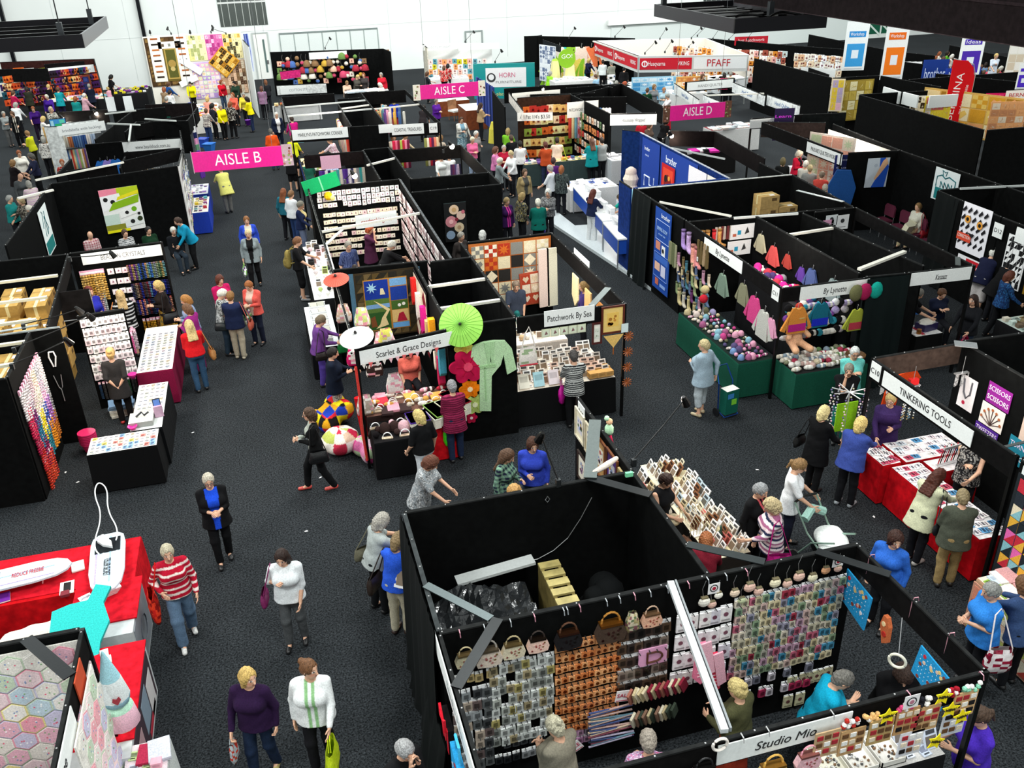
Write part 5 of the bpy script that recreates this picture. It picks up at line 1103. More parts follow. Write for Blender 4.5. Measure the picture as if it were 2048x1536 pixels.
K_SOCK=_k('sock','sock',('sock',G().tube([(0,0,0),(0,0,-.1),(.003,0,-.2),(.02,0,-.245),(.07,0,-.27),(.12,0,-.275)],[.035,.033,.032,.036,.032,.02],'ffffff',8).tube([(0,0,.005),(0,0,-.03)],.038,'b0b0b0',8),'knit'),smooth=True)
K_BALL=_k('yarn_ball','yarn',('ball',G().ball((0,0,.055),.058,'ffffff',10),'knit'),smooth=True)
K_SKEIN=_k('yarn_skein','yarn',('yarn',G().tube([(-.09,0,.04),(-.05,0,.045),(.05,0,.045),(.09,0,.04)],[.02,.042,.042,.02],'ffffff',8),'knit',1),('band',G().tube([(-.02,0,.045),(.02,0,.045)],.044,'f0ece4',8),'paper'))
K_HAT=_k('knitted_hat','hat',('hat',G().lathe([(.085,0),(.098,.02),(.1,.06),(.085,.12),(.045,.16),(.01,.17)],'ffffff',12),'knit',1),('brim',G().lathe([(.1,0),(.106,.012),(.106,.03),(.098,.042)],'d8d8d8',12),'knit',1),smooth=True)
K_TUB=_k('plastic_tub','tub',('tub',G().box(-.16,-.12,0,.16,.12,.012,'e4e8ea').box(-.16,-.12,.01,.16,-.11,.13,'e4e8ea').box(-.16,.11,.01,.16,.12,.13,'e4e8ea').box(-.16,-.11,.01,-.15,.11,.13,'e4e8ea').box(.15,-.11,.01,.16,.11,.13,'e4e8ea').box(-.17,-.13,.125,.17,-.12,.14,'ffffff').box(-.17,.12,.125,.17,.13,.14,'ffffff'),'plastic'),('card_rows',G().box(-.14,-.105,.012,-.005,.105,.15,'ffffff','d8d4cc').box(.005,-.105,.012,.14,.105,.155,'ffffff','c8c4c0'),'paper',1))
def garm(sl=.24,L=.55,W=.24):
 return G().plate([(-.06,0),(-.12,-.02),(-W-sl*.45,-.22-sl),(-W-sl*.45+.09,-.26-sl),(-W+.06,-.16),(-W+.04,-L),(W-.04,-L),(W-.06,-.16),(W+sl*.45-.09,-.26-sl),(W+sl*.45,-.22-sl),(.12,-.02),(.06,0),(.03,-.04),(-.03,-.04)],-.035,.01,'ffffff')
K_TOP=_k('hanging_garment','garment',('garment',garm(),'knit',1),('hanger',G().tube([(0,0,-.01),(0,0,.06),(.02,0,.08),(0,-.0,.1)],.005,'c8c8c8',5),'metal'))
K_SCARF=_k('hanging_scarf','scarf',('scarf',G().plate([(-.05,0),(.05,0),(.07,-.6),(.03,-.64),(0,-.6),(-.03,-.65),(-.07,-.6)],-.03,.005,'ffffff'),'knit'))
K_BOLT=_k('fabric_bolt','fabric',('roll',G().tube([(0,0,0),(0,0,.02),(0,0,.98),(0,0,1.0)],[.03,.055,.055,.03],'ffffff',10),'fabric'),smooth=True)
K_FOLD=_k('folded_fabric','fabric',('cloth',G().box(-.11,-.15,0,.11,.15,.045,'ffffff').box(-.112,-.152,.015,.112,-.148,.02,'bbbbbb'),'fabric'))
K_PHOTO=_k('small_print','print',('print',G().box(-.1,-.006,-.15,.1,.001,.15,'fafafa').box(-.08,-.009,-.11,.08,-.006,.13,'ffffff').disc(0,.01,.045,-.011,-.009,'6a6a72',12),'paper'))
def purse(w=.26,h=.18,col='ffffff',hd='arc'):
 a=G().plate([(-w*.35,0),(w*.35,0),(w*.5,-h*.55),(w*.42,-h*.95),(0,-h*1.03),(-w*.42,-h*.95),(-w*.5,-h*.55)],-.045,.02,col)
 for i in range(14):a.disc(RD.uniform(-w*.35,w*.35),-h*RD.uniform(.2,.9),.012,-.048,-.045,RD.choice(['c08a90','8a7a50','ffffff','a85a5a']),6)
 fr_=G().box(-w*.36,-.05,-.012,w*.36,.024,.012,'b8a890')
 pts=[(w*.3*math.cos(t),-.012,.01+h*.55*math.sin(t))for t in np.linspace(0,PI,9)]
 return(('body',a,'fabric',1),('clasp_frame',fr_,'metal',2),('handle',G().tube(pts,.009,'ffffff',6),'plastic',2))
K_PURSE=_k('frame_purse','purse',*purse())
K_PURS=_k('coin_purse','purse',('body',G().ball((0,0,-.06),.055,'ffffff',10,.85,1,.5),'fabric',1),('clasp',G().box(-.03,-.014,-.02,.03,.014,-.006,'c8b890').tube([(-.01,0,-.01),(-.025,0,.08),(0,0,.16)],.003,'999999',4),'metal'))
K_HOOK=_k('wire_hook','hook',('hook',G().tube([(0,.03,-.22),(0,.035,0),(0,.02,.045),(0,-.03,.04),(0,-.045,-.01)],.006,'ffffff',5),'metal'))
K_BOX=_k('cardboard_box','box',('carton',G().box(-.28,-.2,0,.28,.2,.34,'ffffff'),'card',1),('tape',G().box(-.282,-.03,.1,.282,.03,.3415,'e8d8a0'),'plastic'),('label',G().box(.02,-.16,.34,.16,-.06,.343,'f4f4f4').box(.05,-.203,.2,.2,-.2,.28,'6a5030'),'paper'))
_star=[(.09*(1 if i%2==0 else.5)*math.cos(PI/2+i*PI/5),.09*(1 if i%2==0 else.5)*math.sin(PI/2+i*PI/5))for i in range(10)]
K_STAR=_k('price_star','sign',('star',G().plate(_star,-.006,0,'ffe81a').box(-.04,-.008,-.01,.04,-.006,.008,'4a4210'),'paper'))
def flower(r=.2,c='ffffff',c2='f4f0d8',n=6):
 g=G();g.plate([(r*(.72+.28*abs(math.cos(n*t/2)))*math.cos(t),r*(.72+.28*abs(math.cos(n*t/2)))*math.sin(t))for t in np.linspace(0,2*PI,49)[:-1]],-.03,.0,c)
 for i in range(n):
  t=2*PI*i/n;g.tube([(r*.2*math.cos(t),-.032,r*.2*math.sin(t)),(r*.6*math.cos(t),-.034,r*.6*math.sin(t))],.005,c2,4)
 return g
K_FLOW=_k('fabric_flower','flower',('petals',flower(),'felt',1),('centre',G().disc(0,0,.05,-.045,-.03,'ffffff',10),'felt',2))
PALE=['f4efe8','f8f4ee','ece4dc','e8d8dc','f2ecf0','dfe6e8','f6f0dc','ffffff']
TABM=['ffffff','f2f0ec','f2f0ec','e8e4e0','d8c0c8','c8d4d8','e8c8a8','b04050','f4e8d0']
WARM=['e8dcc8','f0e4cc','d8b890','c89080','e8c8b8','f4ead8','c0a070']
MIX=['b83040','3a5aa0','e8d8b0','4a8a60','d08a40','8a4a80','e8e4dc','2a3a50','c86a90','60a8b0','e0c040']
FAB=['d84a3a','f0d8a0','7ab0c0','e8a0b8','a8c070','f4ece0','b87a4a','6a4a8a','f2e0d0','e8b050','4a6a9a','d8d4c8']
def table(x0,y0,x1,y1,label,top='161718',skirt='0e0f10',z=.76,dz=0,folds=.012,out=.03,group=None,flat=0,m='fabric'):
 """a trestle table under a floor-length cloth"""
 t=thing('draped_table',label,'table',((x0+x1)/2,(y0+y1)/2,0),0,group)
 cx,cy=(x0+x1)/2,(y0+y1)/2;hx,hy=(x1-x0)/2,(y1-y0)/2
 O('tabletop',G().box(-hx,-hy,z-.03,hx,hy,z-.004,'8a7a60'),'wood',t)
 for sx in(-1,1):
  for sy in(-1,1):O('leg',G().tube([(sx*(hx-.08),sy*(hy-.08),0),(sx*(hx-.08),sy*(hy-.08),z-.03)],.016,'77797b',6),'metal',t)
 g=G();per=[];st=.06
 for(ax,ay,bx,by)in((-hx,-hy,hx,-hy),(hx,-hy,hx,hy),(hx,hy,-hx,hy),(-hx,hy,-hx,-hy)):
  n=max(2,int(math.hypot(bx-ax,by-ay)/st))
  for i in range(n):per.append((ax+(bx-ax)*i/n,ay+(by-ay)*i/n))
 n=len(per);vs=[];rows=[z,z-.03,z*.7,z*.35,.03]
 sx,sy=1+out/hx,1+out/hy
 for j,zz in enumerate(rows):
  for i,(px,py)in enumerate(per):
   f=(j/4)*(1+folds*6*math.sin(i*1.7+2*math.sin(i*.37))/1)*out
   L=math.hypot(px/hx,py/hy)or 1
   vs.append((px+px/hx*f*.9,py+py/hy*f*.9,zz))
 fs=[(j*n+i,(j+1)*n+i,(j+1)*n+(i+1)%n,j*n+(i+1)%n)for j in range(4)for i in range(n)]
 g.add(vs,fs,skirt);g.add([(-hx,-hy,z),(hx,-hy,z),(hx,hy,z),(-hx,hy,z)],[(0,1,2,3)],top)
 O('tablecloth',g,m,t)
 return t
def quilt(w,h,nx,ny,pal,style='check',border=None,bw=.08,seed=1,m='fabric',name='quilt',sash=None):
 r=random.Random(seed);g=G();g.box(0,-.012,0,w,.004,h,border or pal[0])
 iw,ih=w-2*bw,h-2*bw;cw,ch=iw/nx,ih/ny
 for j in range(ny):
  for i in range(nx):
   x0,z0=bw+i*cw,bw+j*ch;q=.04*cw if sash is None else sash;x1,z1=x0+cw-q,z0+ch-q;x0+=q;z0+=q
   cx,cz=(x0+x1)/2,(z0+z1)/2;c=r.choice(pal);d=r.choice(pal);y0,y1=-.018,-.012
   st=style if style!='sampler' else r.choice(['star','nine','heart','plain','diam'])
   if st=='hex':
    R_=cw*.58;ox=(cw/2 if j%2 else 0)
    if x0+ox+cw*.5>w-bw*.3:continue
    pts=[(cx+ox+R_*math.cos(PI/6+k*PI/3),cz+R_*math.sin(PI/6+k*PI/3))for k in range(6)]
    g.plate(pts,-.016,-.012,d);g.plate([(cx+ox+(p[0]-cx-ox)*.84,cz+(p[1]-cz)*.84)for p in pts],-.02,-.016,c)
    for k in range(5):g.disc(cx+ox+r.uniform(-.4,.4)*R_,cz+r.uniform(-.4,.4)*R_,R_*.07,-.022,-.02,r.choice(['e8708a','8aa0c8','ffffff','8ab080']),5)
    continue
   g.box(x0,y0,z0,x1,y1,z1,c)
   y2=y0-.003
   if st=='star':
    g.plate([(cx+(x1-x0)*.5*(1 if k%2==0 else.42)*math.cos(k*PI/8),cz+(z1-z0)*.5*(1 if k%2==0 else.42)*math.sin(k*PI/8))for k in range(16)],y2,y0,d)
   elif st=='nine':
    for a in range(3):
     for b_ in range(3):
      if(a+b_)%2==0:g.box(x0+(x1-x0)*a/3,y2,z0+(z1-z0)*b_/3,x0+(x1-x0)*(a+1)/3,y0,z0+(z1-z0)*(b_+1)/3,d)
   elif st=='diam':g.plate([(cx,z0),(x1,cz),(cx,z1),(x0,cz)],y2,y0,d)
   elif st=='heart':g.plate([(cx,z0+ch*.1),(x1-cw*.1,cz+ch*.05),(cx+cw*.2,z1-ch*.15),(cx,cz+ch*.18),(cx-cw*.2,z1-ch*.15),(x0+cw*.1,cz+ch*.05)],y2,y0,d)
   elif st=='tri':g.plate([(x0,z0),(x1,z0),(x1,z1)],y2,y0,d)
   elif st=='fleck':
    for k in range(5):a=r.uniform(0,PI);ex,ez=cw*.3*math.cos(a),ch*.3*math.sin(a);px,pz_=cx+r.uniform(-.2,.2)*cw,cz+r.uniform(-.2,.2)*ch;g.plate([(px-ex,pz_-ez),(px+ez*.25,pz_+ex*.2),(px+ex,pz_+ez)],y2,y0,r.choice(pal))
 return g
def hangq(g,name,label,cat,p,rz,m='fabric',rot=None):return TH(name,g,m,label,cat,p,rz,rot=rot)
def framed(p,rz,w,h,fc,mat_c,art,label,seed=1,rot=None):
 r=random.Random(seed);t=thing('framed_picture',label,'picture',p,rz,rot=rot)
 O('frame',G().box(0,-.03,0,w,0,.035,fc).box(0,-.03,h-.035,w,0,h,fc).box(0,-.03,.035,.035,0,h-.035,fc).box(w-.035,-.03,.035,w,0,h-.035,fc),'wood',t)
 g=G().box(.035,-.012,.035,w-.035,-.002,h-.035,mat_c).box(w*.25,-.016,h*.25,w*.75,-.012,h*.75,art[0])
 for i in range(9):cx,cz=w*r.uniform(.32,.68),h*r.uniform(.32,.68);g.disc(cx,cz,w*r.uniform(.03,.09),-.019,-.016,r.choice(art[1:]),8)
 O('picture',g,'paper',t);return t
 # -- kit wall and Studio Mio (front right)
KW=('y',6.975)
GK='packets on the kit wall'
grid(KW,2.22,2.98,1.98,.72,10,9,K_BROWN,['e8a068','d88048','e09058','f0b078'],'charm packet with brown header on kit wall','brown charm packets on the kit wall',jit=.006,off=.035,k=1.22)
grid(KW,1.5,2.2,1.88,.8,8,8,K_PACK,['b8bcb4','c8ccc8','a89a78','8a8e88','d8dcd8','b0a468'],'clear hardware packet on the kit wall','clear packets on the kit wall',jit=.02,skip=.03,k=1.35)
grid(KW,1.06,1.5,1.62,.55,4,8,K_PACK,['5c5f60','9a9ea0','3c3e40','b8a898','6a5a58'],'dark bagged packet at left end of kit wall','dark packets on the kit wall',skip=.05,k=1.5)
grid(KW,1.1,1.55,1.84,1.84,4,1,K_PACK,['c8b078','d0b880'],'gold bow packet beside the gathered purse','gold packets on the kit wall',k=1.2)
grid(KW,1.2,2.1,.72,.5,9,2,K_PACK,['3a3c3e','8a8c8e','202224'],'black bag handle packet low on kit wall','black handle packets low on the kit wall',skip=.1,k=1.2)
grid(KW,2.95,3.55,1.98,1.2,6,5,K_PACK,['3a302c','2a2422','5a4638','887a70','4a3a34'],'dark bag handle packet right of brown charms','bag handle packets on the kit wall',skip=.06,k=1.6)
grid(KW,2.3,3.0,.62,.5,8,2,K_PACK,['c890b8','b080a8','d0a0c0','9a8a98'],'mauve ribbon packet under the brown charms','mauve packets on the kit wall',k=1.1)
grid(KW,3.62,4.3,2.0,1.15,5,4,K_KIT,['f4f0f2','eae6ea','f6f2f0','e0dce6'],'white applique kit right of the steel pole','white kits on the kit wall',jit=.03,off=.05,k=1.25)
grid(KW,4.35,5.75,2.06,.95,17,10,K_PACK,['d8c8a0','c8c0a8','e0d4b0','b8b4a4','d8b8b0','9a96a8','c86a80','e8dcc8','a83a4c','4a90b0','c8a0b4','8aa080'],'fabric sample packet on right half of kit wall','fabric sample packets on the kit wall',jit=.014,k=1.25)
grid(KW,4.4,5.5,.80,.55,11,2,K_PACK,['b03058','d8d0d8','a89a88','7a7a88'],'red and cream packet low on right kit wall','low packets on the right kit wall',skip=.2,k=1.4)
grid(KW,5.2,5.8,.62,.3,7,2,K_KIT,['d8d0a8','c8c4a0','b8b090'],'long cream packet at low right end of kit wall','long cream packets on the kit wall',skip=.15,k=1.1)
for i,(u,c1,c2,lab,kk)in enumerate(((1.24,'c8c0a0','c8b890','flat cream purse with red flowers, leftmost on the kit wall rail',.9),(1.48,'d8c8b8','a8a29a','gathered floral frame purse second from left on the rail',1.15),(1.75,'e0d4b8','b8a880','cream floral frame purse third from left on the rail',1.0),(2.02,'ecc8b8','3a302c','plain blush purse with black strap on the rail',.95),(2.36,'1c1a1c','5a3a28','black bag with cream diamond panel and brown handle',1.2),(2.84,'4a3a30','b07830','brown leafy bag with tortoiseshell handle on the rail',1.35),(3.32,'e8b498','c8a890','oval peach floral purse just left of the steel pole',.95))):
 p,rz=fr_pos(KW,u,2.13,.05);K_PURSE.put(lab,p,0,c1,'purses hung on the kit wall rail',k=kk,col2=c2)
p,rz=fr_pos(KW,3.1,2.2,.05);TH('drawstring_bag',bagmesh(.17,.26,.1,'b8a878',.5,None,['b8a878','8a5a60','d8ccb0','6a7a58'],3),'fabric','small gathered floral drawstring bag between the tortoiseshell handle and peach purse','bag',p,smooth=True)
for i,u in enumerate((1.2,1.46,1.74,2.0,2.32,2.36,2.5,2.8,2.95,3.12,3.3,3.5,3.75,3.98,4.2,4.45)):
 K_HOOK.put('wire hook over the kit wall rail',(u,7.0-.045,2.38),0,'c8ccd0' if i%3 else 'e8a8b8','wire hooks over the kit wall rail')
for i,(u,z)in enumerate(((3.95,2.2),(4.12,2.23),(4.32,2.22),(4.5,2.27),(4.62,2.17),(4.82,2.25),(4.98,2.19),(5.12,2.27),(5.3,2.2),(5.46,2.26),(5.62,2.24),(4.05,2.12),(4.42,2.08))):
 p,rz=fr_pos(KW,u,z,.05);K_PURS.put('little round coin purse on the top right kit rail',p,0,RD.choice(['e8e0c0','d8a078','e8d0b8','c8d0a8','e0b8a8','f0ece0']),'coin purses on the top right kit rail',k=RD.uniform(.9,1.4))
for(x,z,rzz,lab)in((3.0,1.05,.15,'white SALE card hung among bag handles'),(2.42,.42,-.55,'tilted white SALE card under the brown charms')):
 t=TH('sale_card',G().box(-.09,-.004,-.08,.09,.002,.08,'f8f4f4').box(-.08,-.006,-.07,.08,-.004,-.06,'b02848'),'paper',lab,'sign',(x,6.86,z),rot=(0,rzz,0));text('SALE',.075,'b02848',t,(0,-.007,.01),(PI/2,0,0))
def leanpile(x0,x1,y,z,n,cols,label,group,L=.34):
 for i in range(n):
  c=RD.choice(cols);x=x0+(x1-x0)*i/n;r=RD.uniform(.25,.45)
  TH('fabric_strip_pack',G().bar((0,0,0),(math.sin(r)*-L*.6,-.05,math.cos(r)*L*.6),.028,.11,c),'fabric',f'{cn(c)} {label}','fabric',(x,y,z),0,group)
leanpile(3.1,3.8,6.82,.98,14,['8a2438','e0d4b8','6a3a3a','c8b890','3a4a3a','a86a5a','d8c8a8'],'folded quilting fabric in the leaning stack on the kit wall','leaning fabric packs on the kit wall')
leanpile(3.15,3.7,6.82,.6,11,['7a1c2c','d8d0b8','3a4438','c0b08a','8a6a58'],'narrow fabric pack in the lower fan on the kit wall','lower fan of fabric packs')
for i in range(22):
 c=RD.choice(['4a5a8a','c8a8a0','8a4a5a','2a2e3e','b8b0c8','6a8a9a','d8c0a8']);a=-.25+i*.025
 TH('zip_strip',G().bar((-.26,0,0),(.26,-.02,.06*math.sin(i)),.02,.012,c),'fabric',f'{cn(c)} zip in the spread of zips under the SALE card','zip',(2.85+.02*math.sin(i*2),6.86-.003*i,.90-i*.022),0,'spread of zips on the kit wall')
for(x,z,c,lab)in((3.86,1.72,'f080a0','pink gingham apron bow hung on the steel pole, upper'),(4.02,1.52,'e83a5a','red and pink gingham apron bow on the steel pole, lower')):
 g=G().plate([(-.05,.0),(.05,0),(.12,-.55),(.02,-.62),(-.08,-.5)],-.03,.0,c).plate([(-.02,0),(.1,.02),(.18,-.45),(.08,-.5)],-.05,-.03,'f4b8c8')
 for i in range(9):g.box(-.06+i*.004,-.033,-.06-i*.055,.09+i*.003,-.03,-.045-i*.055,'f8d0d8')
 TH('gingham_apron',g,'fabric',lab,'apron',(x,6.75,z))
p,_=fr_pos(KW,3.36,1.5,.06);t=thing('bag_handle_kit','pink packet showing a D-shaped brown bag handle','kit',p);O('backing_card',G().box(-.17,-.01,-.12,.17,.004,.13,'e8a8cc'),'paper',t);O('wooden_handle',G().tube([(-.07,-.02,.07)]+[(.02+.09*math.sin(a),-.02,.07*math.cos(a))for a in np.linspace(.2,PI-.2,9)]+[(-.07,-.02,-.07)],.012,'5a3424',6).tube([(-.07,-.02,.08),(-.07,-.02,-.08)],.012,'5a3424',6),'wood',t)
for(x,y,lab)in((4.05,6.95,'round target tag on the kit rail above the pole'),(5.6,6.95,'round target tag on the kit rail near the right corner')):
 TH('shop_tag',G().box(-.07,-.004,-.08,.07,0,.06,'f2f0f0').disc(0,-.005,.05,-.006,-.004,'3a3a3c',14).disc(0,-.005,.036,-.008,-.006,'f2f0f0',12).disc(0,-.005,.024,-.01,-.008,'a8283c',10),'paper',lab,'sign',(x,y-.03,2.3))
K_BIKE=_k('patterned_tea_towel','towel',('towel',G().plate([(-.23,0),(.23,-.05),(.2,-.5),(-.28,-.4)],-.012,.004,'2a9cd8'),'fabric'),('motifs',(lambda g:[g.disc(RD.uniform(-.2,.17),RD.uniform(-.4,-.07),.022,-.016,-.012,RD.choice(['e8c8b0','c83040','f4e8e8','8a4030','f0d080']),8)for _ in range(16)]and[g.box(-.2+i*.05,-.0135,-.1-j*.055,-.19+i*.05,-.012,-.09-j*.055,'d8f0f8')for i in range(8)for j in range(6)]and g)(G()),'paper'))
K_BIKE.put('blue tea towel printed with cakes on the right fascia, upper',(5.80,6.75,2.1),-R90,k=1.1)
K_BIKE.put('blue tea towel printed with cakes near the front right corner',(5.80,5.45,2.1),-R90,k=1.0)
t=thing('cake_print_bag','blue bag printed with cakes hanging outside the left fascia','bag',(.93,5.75,2.05),-R90)
O('pouch',G().plate([(-.19,0),(.19,0),(.17,-.55),(-.17,-.6)],-.07,.0,'2ea0dc'),'fabric',t);g=G()
for i in range(14):g.disc(RD.uniform(-.14,.14),RD.uniform(-.52,-.06),.022,-.075,-.07,RD.choice(['e8c8b0','c83040','f4e8e8','8a4030']),8)
O('motifs',g,'paper',t);O('handle',G().tube([(-.1,-.03,0),(-.08,-.03,.2),(.08,-.03,.2),(.1,-.03,0)],.014,'48b4e4',5),'fabric',t)
t=thing('red_black_bag','red and black bag with a bow outside the left fascia','bag',(.93,6.25,2.02),-R90)
O('pouch',G().plate([(-.17,0),(.17,0),(.14,-.34),(-.14,-.34)],-.06,.0,'141012').plate([(-.17,0),(-.12,0),(-.09,-.34),(-.14,-.34)],-.065,-.06,'c8182c').plate([(.17,0),(.12,0),(.09,-.34),(.14,-.34)],-.065,-.06,'c8182c').disc(0,-.2,.07,-.068,-.06,'b82030',10),'fabric',t)
O('bow',G().plate([(-.12,.1),(0,0),(.12,.1),(.12,-.06),(0,0),(-.12,-.06)],-.09,-.065,'d81c30'),'fabric',t)
TH('mesh_disc_ornament',G().plate([(.03,0),(-.03,0),(-.06,-.14),(.02,-.36),(.09,-.3),(.08,-.1)],-.05,.0,'c86a40').disc(0,-.1,.03,-.06,-.05,'e8d0a0',8).disc(.03,-.22,.035,-.06,-.05,'b83028',8),'fabric','orange and red gathered fabric bag inside the right fascia','bag',(5.80,6.2,2.05),-R90)
TH('embroidery_ring',G().tube([(.085*math.cos(a),0,.085*math.sin(a))for a in np.linspace(0,2*PI,25)],.016,'e8e4d0',8).tube([(0,0,.085),(-.05,.03,.55)],.004,'d0d0d0',4),'plastic','cream ring hanging on a thread inside the right fascia','ring',(5.70,5.85,1.75),-.9)
for y in(6.75,6.0,5.45):K_HOOK.put('pink hook over the right fascia',(5.90,y,2.40),R90,'f0b0c0','pink hooks over the right fascia')
for x in(3.3,3.55,4.2,5.0,5.8):K_HOOK.put('hook over the front Studio Mio fascia',(x,4.92,2.40),0,'e8a8b8' if x>4.9 else 'd8d8d8','hooks over the front fascia')
t=thing('tape_ring','round cream and purple tape ring at the foot of the steel pole','ring',(3.08,4.9,2.42));O('ring',G().tube([(.07*math.cos(a),0,.07*math.sin(a))for a in np.linspace(0,2*PI,17)],.014,'e8e0d8',6),'plastic',t)
FRN=('y',4.93)
for(u,z,c1,c2,lab,kk)in((3.62,2.02,'c8b070','d8a850','tan basket bag with rope handle under the Studio Mio board',1.2),(3.98,2.04,'e8b8c0','e8a0b0','pink mini handbag under the Studio Mio board',1.0),(2.62,2.2,'3a3448','1a1a1c','black floral purse left of the Studio Mio board',1.0),(2.92,2.24,'4a3440','1a1a1c','dark red flowered purse just left of the Studio Mio board',1.0),(2.3,2.1,'c8b8d0','b8a890','pale flowered purse at the bottom edge',.9)):
 p,_=fr_pos(FRN,u,z,.06);K_PURSE.put(lab,p,0,c1,'purses hung on the front fascia',k=kk,col2=c2)
for(u,z,c,lab)in((4.15,2.16,'c8a880','brown sample board with black handles right of the name board'),(4.42,2.1,'c8a070','kraft sample board with red and white squares'),(4.72,2.14,'c8a870','kraft sample board with a black bow'),(5.0,2.18,'c89a68','kraft sample board with wooden buttons'),(5.22,2.14,'d0a878','small kraft sample board under a yellow star'),(5.62,2.2,'d8b080','kraft sample board at the front right corner'),(5.55,1.98,'d8dce8','pale grey sample card under the right yellow star'),(5.1,1.85,'e8e8ee','white printed sample sheet under the buttons board')):
 p,_=fr_pos(FRN,u,z,.07);t=thing('sample_board',lab,'board',p);O('board',G().box(-.13,-.008,-.2,.13,.004,.12,c),'card',t)
 g=G();[g.box(x_,-.016,z_,x_+.06,-.008,z_+.05,RD.choice(['f2f0ec','1c1a1c','a83038','e8d8c0','6a4a30']))for x_ in(-.11,-.03,.05)for z_ in(-.15,-.06,.03)];O('sample_patches',g,'fabric',t)['kind']='stuff'
for(u,z,r,lab)in((4.72,2.34,0,'yellow NEW star left of the target tag'),(5.3,2.4,.2,'yellow NEW star near the front right corner, topmost'),(5.42,2.2,.1,'yellow NEW star in the middle of the boards'),(5.58,2.06,-.1,'yellow NEW star lowest at right'),(5.35,1.8,.3,'orange yellow NEW tag under the stars')):
 p,_=fr_pos(FRN,u,z,.12);o=K_STAR.put(lab,p,0,k=1.15,rot=(0,r,0));text('NEW',.045,'3a3410',o,(0,-.009,0),(PI/2,0,0))
for(u,z,c,lab)in((4.36,2.3,'b83028','row of red and white flower clips on the fascia'),(4.62,2.3,'e8b878','peach flower clip cluster on the fascia'),(4.95,2.3,'d84a7a','pink flower clip cluster on the fascia'),(5.2,2.32,'1c1c22','black and white dotted clip cluster on the fascia'),(5.45,2.34,'a01828','dark red checked clip cluster on the fascia'),(5.68,2.34,'8ad0b0','mint clip cluster at the corner')):
 p,_=fr_pos(FRN,u,z,.05);g=G();[g.ball((RD.uniform(-.1,.1),RD.uniform(-.02,.0),RD.uniform(-.04,.04)),.026,RD.choice([c,c,'f4f0ec']),6)for _ in range(11)];TH('flower_clips',g,'fabric',lab,'hair clips',p)
TH('shop_tag',G().box(-.08,-.004,-.09,.08,0,.07,'f2f0f0').disc(0,-.01,.055,-.006,-.004,'3a3a3c',14).disc(0,-.01,.04,-.008,-.006,'f2f0f0',12).disc(0,-.01,.026,-.01,-.008,'b8788c',10),'paper','round target tag between two yellow stars on the front fascia','sign',(4.98,4.84,2.42))
table(4.35,5.02,5.75,5.46,'tall white counter of trays under the Studio Mio sample boards','d8d4d0','1a1a1c',z=1.25)
for i,(x,c,lab)in enumerate(((4.55,'d8d4c4','cream tray of metal clasps at the bottom edge'),(4.86,'e4e0d8','white tray of pins beside the clasps tray'),(5.17,'e8e4dc','white divided tray at the bottom edge'))):
 t=thing('parts_tray',lab,'tray',(x,5.25,1.255));O('tray',G().box(-.14,-.2,0,.14,.2,.01,c).box(-.14,-.2,0,-.13,.2,.07,c).box(.13,-.2,0,.14,.2,.07,c).box(-.14,-.2,0,.14,-.19,.07,c).box(-.14,.19,0,.14,.2,.07,c),'plastic',t)
 g=G();[g.ball((RD.uniform(-.11,.11),RD.uniform(-.17,.17),.02),.016,RD.choice(['5a5a5c','b8b8b8','8a6a50','e8e4e0']),5)for _ in range(40)];O('clasps',g,'metal',t,)['kind']='stuff'
scatter(5.34,5.06,5.72,5.42,1.255,4,3,[K_FLAT,K_STAND],['e8ecf8','f4f4f8','d8e0f0'],'pattern packet in wire rack by the violet T-shirt','pattern packets by the violet T-shirt')
t=thing('wrapped_pallet_load','heap of goods under shiny black plastic film in the storage room','wrapped goods',(1.85,8.15,0))
rg=np.random.RandomState(3);n=26;vs=[]
for j in range(n):
 for i in range(n):
  u,v=i/(n-1),j/(n-1);e=min(u,1-u,v,1-v)*14;z=1.3*min(1,e)**.4*(1 if e>0 else 0)+.10*math.sin(u*9+v*4)*min(1,e)+.05*math.sin(v*26+u*11)*min(1,e)+rg.uniform(-.045,.045)*min(1,e)
  vs.append((-.8+1.5*u,-.9+1.75*v,max(0.01,z)))
O('plastic_film',G().add(vs,[(j*n+i,j*n+i+1,(j+1)*n+i+1,(j+1)*n+i)for j in range(n-1)for i in range(n-1)],'26282a'),'poly',t)
TH('foam_sheet',G().box(-.55,-.08,0,.5,.1,.04,'c8ccca').mv(ry=-.06),'paper','pale grey strip lying on the back of the black film','board',(2.1,8.98,1.4),.05)
t=thing('wooden_pallet','pale wooden pallet standing beside the black film','pallet',(2.76,8.3,.02),0)
for i in range(7):O('slat',G().box(-.14,-.6+i*.18,1.42,.14,-.48+i*.18,1.45,'b8a86a'),'wood',t)
for x in(-.13,.1):O('bearer',G().box(x,-.62,.0,x+.04,.62,1.42,'8a7a48'),'wood',t)
TH('black_jacket_pile',(lambda g:[g.ball((RD.uniform(-.22,.22),RD.uniform(-.2,.2),RD.uniform(.2,1.05)),RD.uniform(.14,.22),'0d0f10',10)for _ in range(16)]and g)(G()),'fabric','pile of black jackets and bags on the storage room floor','clothes',(3.35,8.5,.1),smooth=True)
TH('chain_scratch',G().tube([(0,0,0),(.05,-.003,-.03),(.2,-.003,-.03),(.42,-.003,.06),(.62,-.003,.22),(.8,-.003,.5),(.95,-.003,.8)],.006,'9a9a9a',4),'metal','thin pale chain sagging across the storage room back wall','chain',(2.5,9.165,1.35))
for(x,y,lab)in((3.92,9.1,'mint green peg at the storage room corner'),(2.86,9.23,'small green badge pinned to the storage room back rail')):TH('peg',G().box(-.05,-.02,-.03,.05,.02,.03,'7ad0a0'),'plastic',lab,'peg',(x,y-.03,2.36 if x<3 else 2.47))
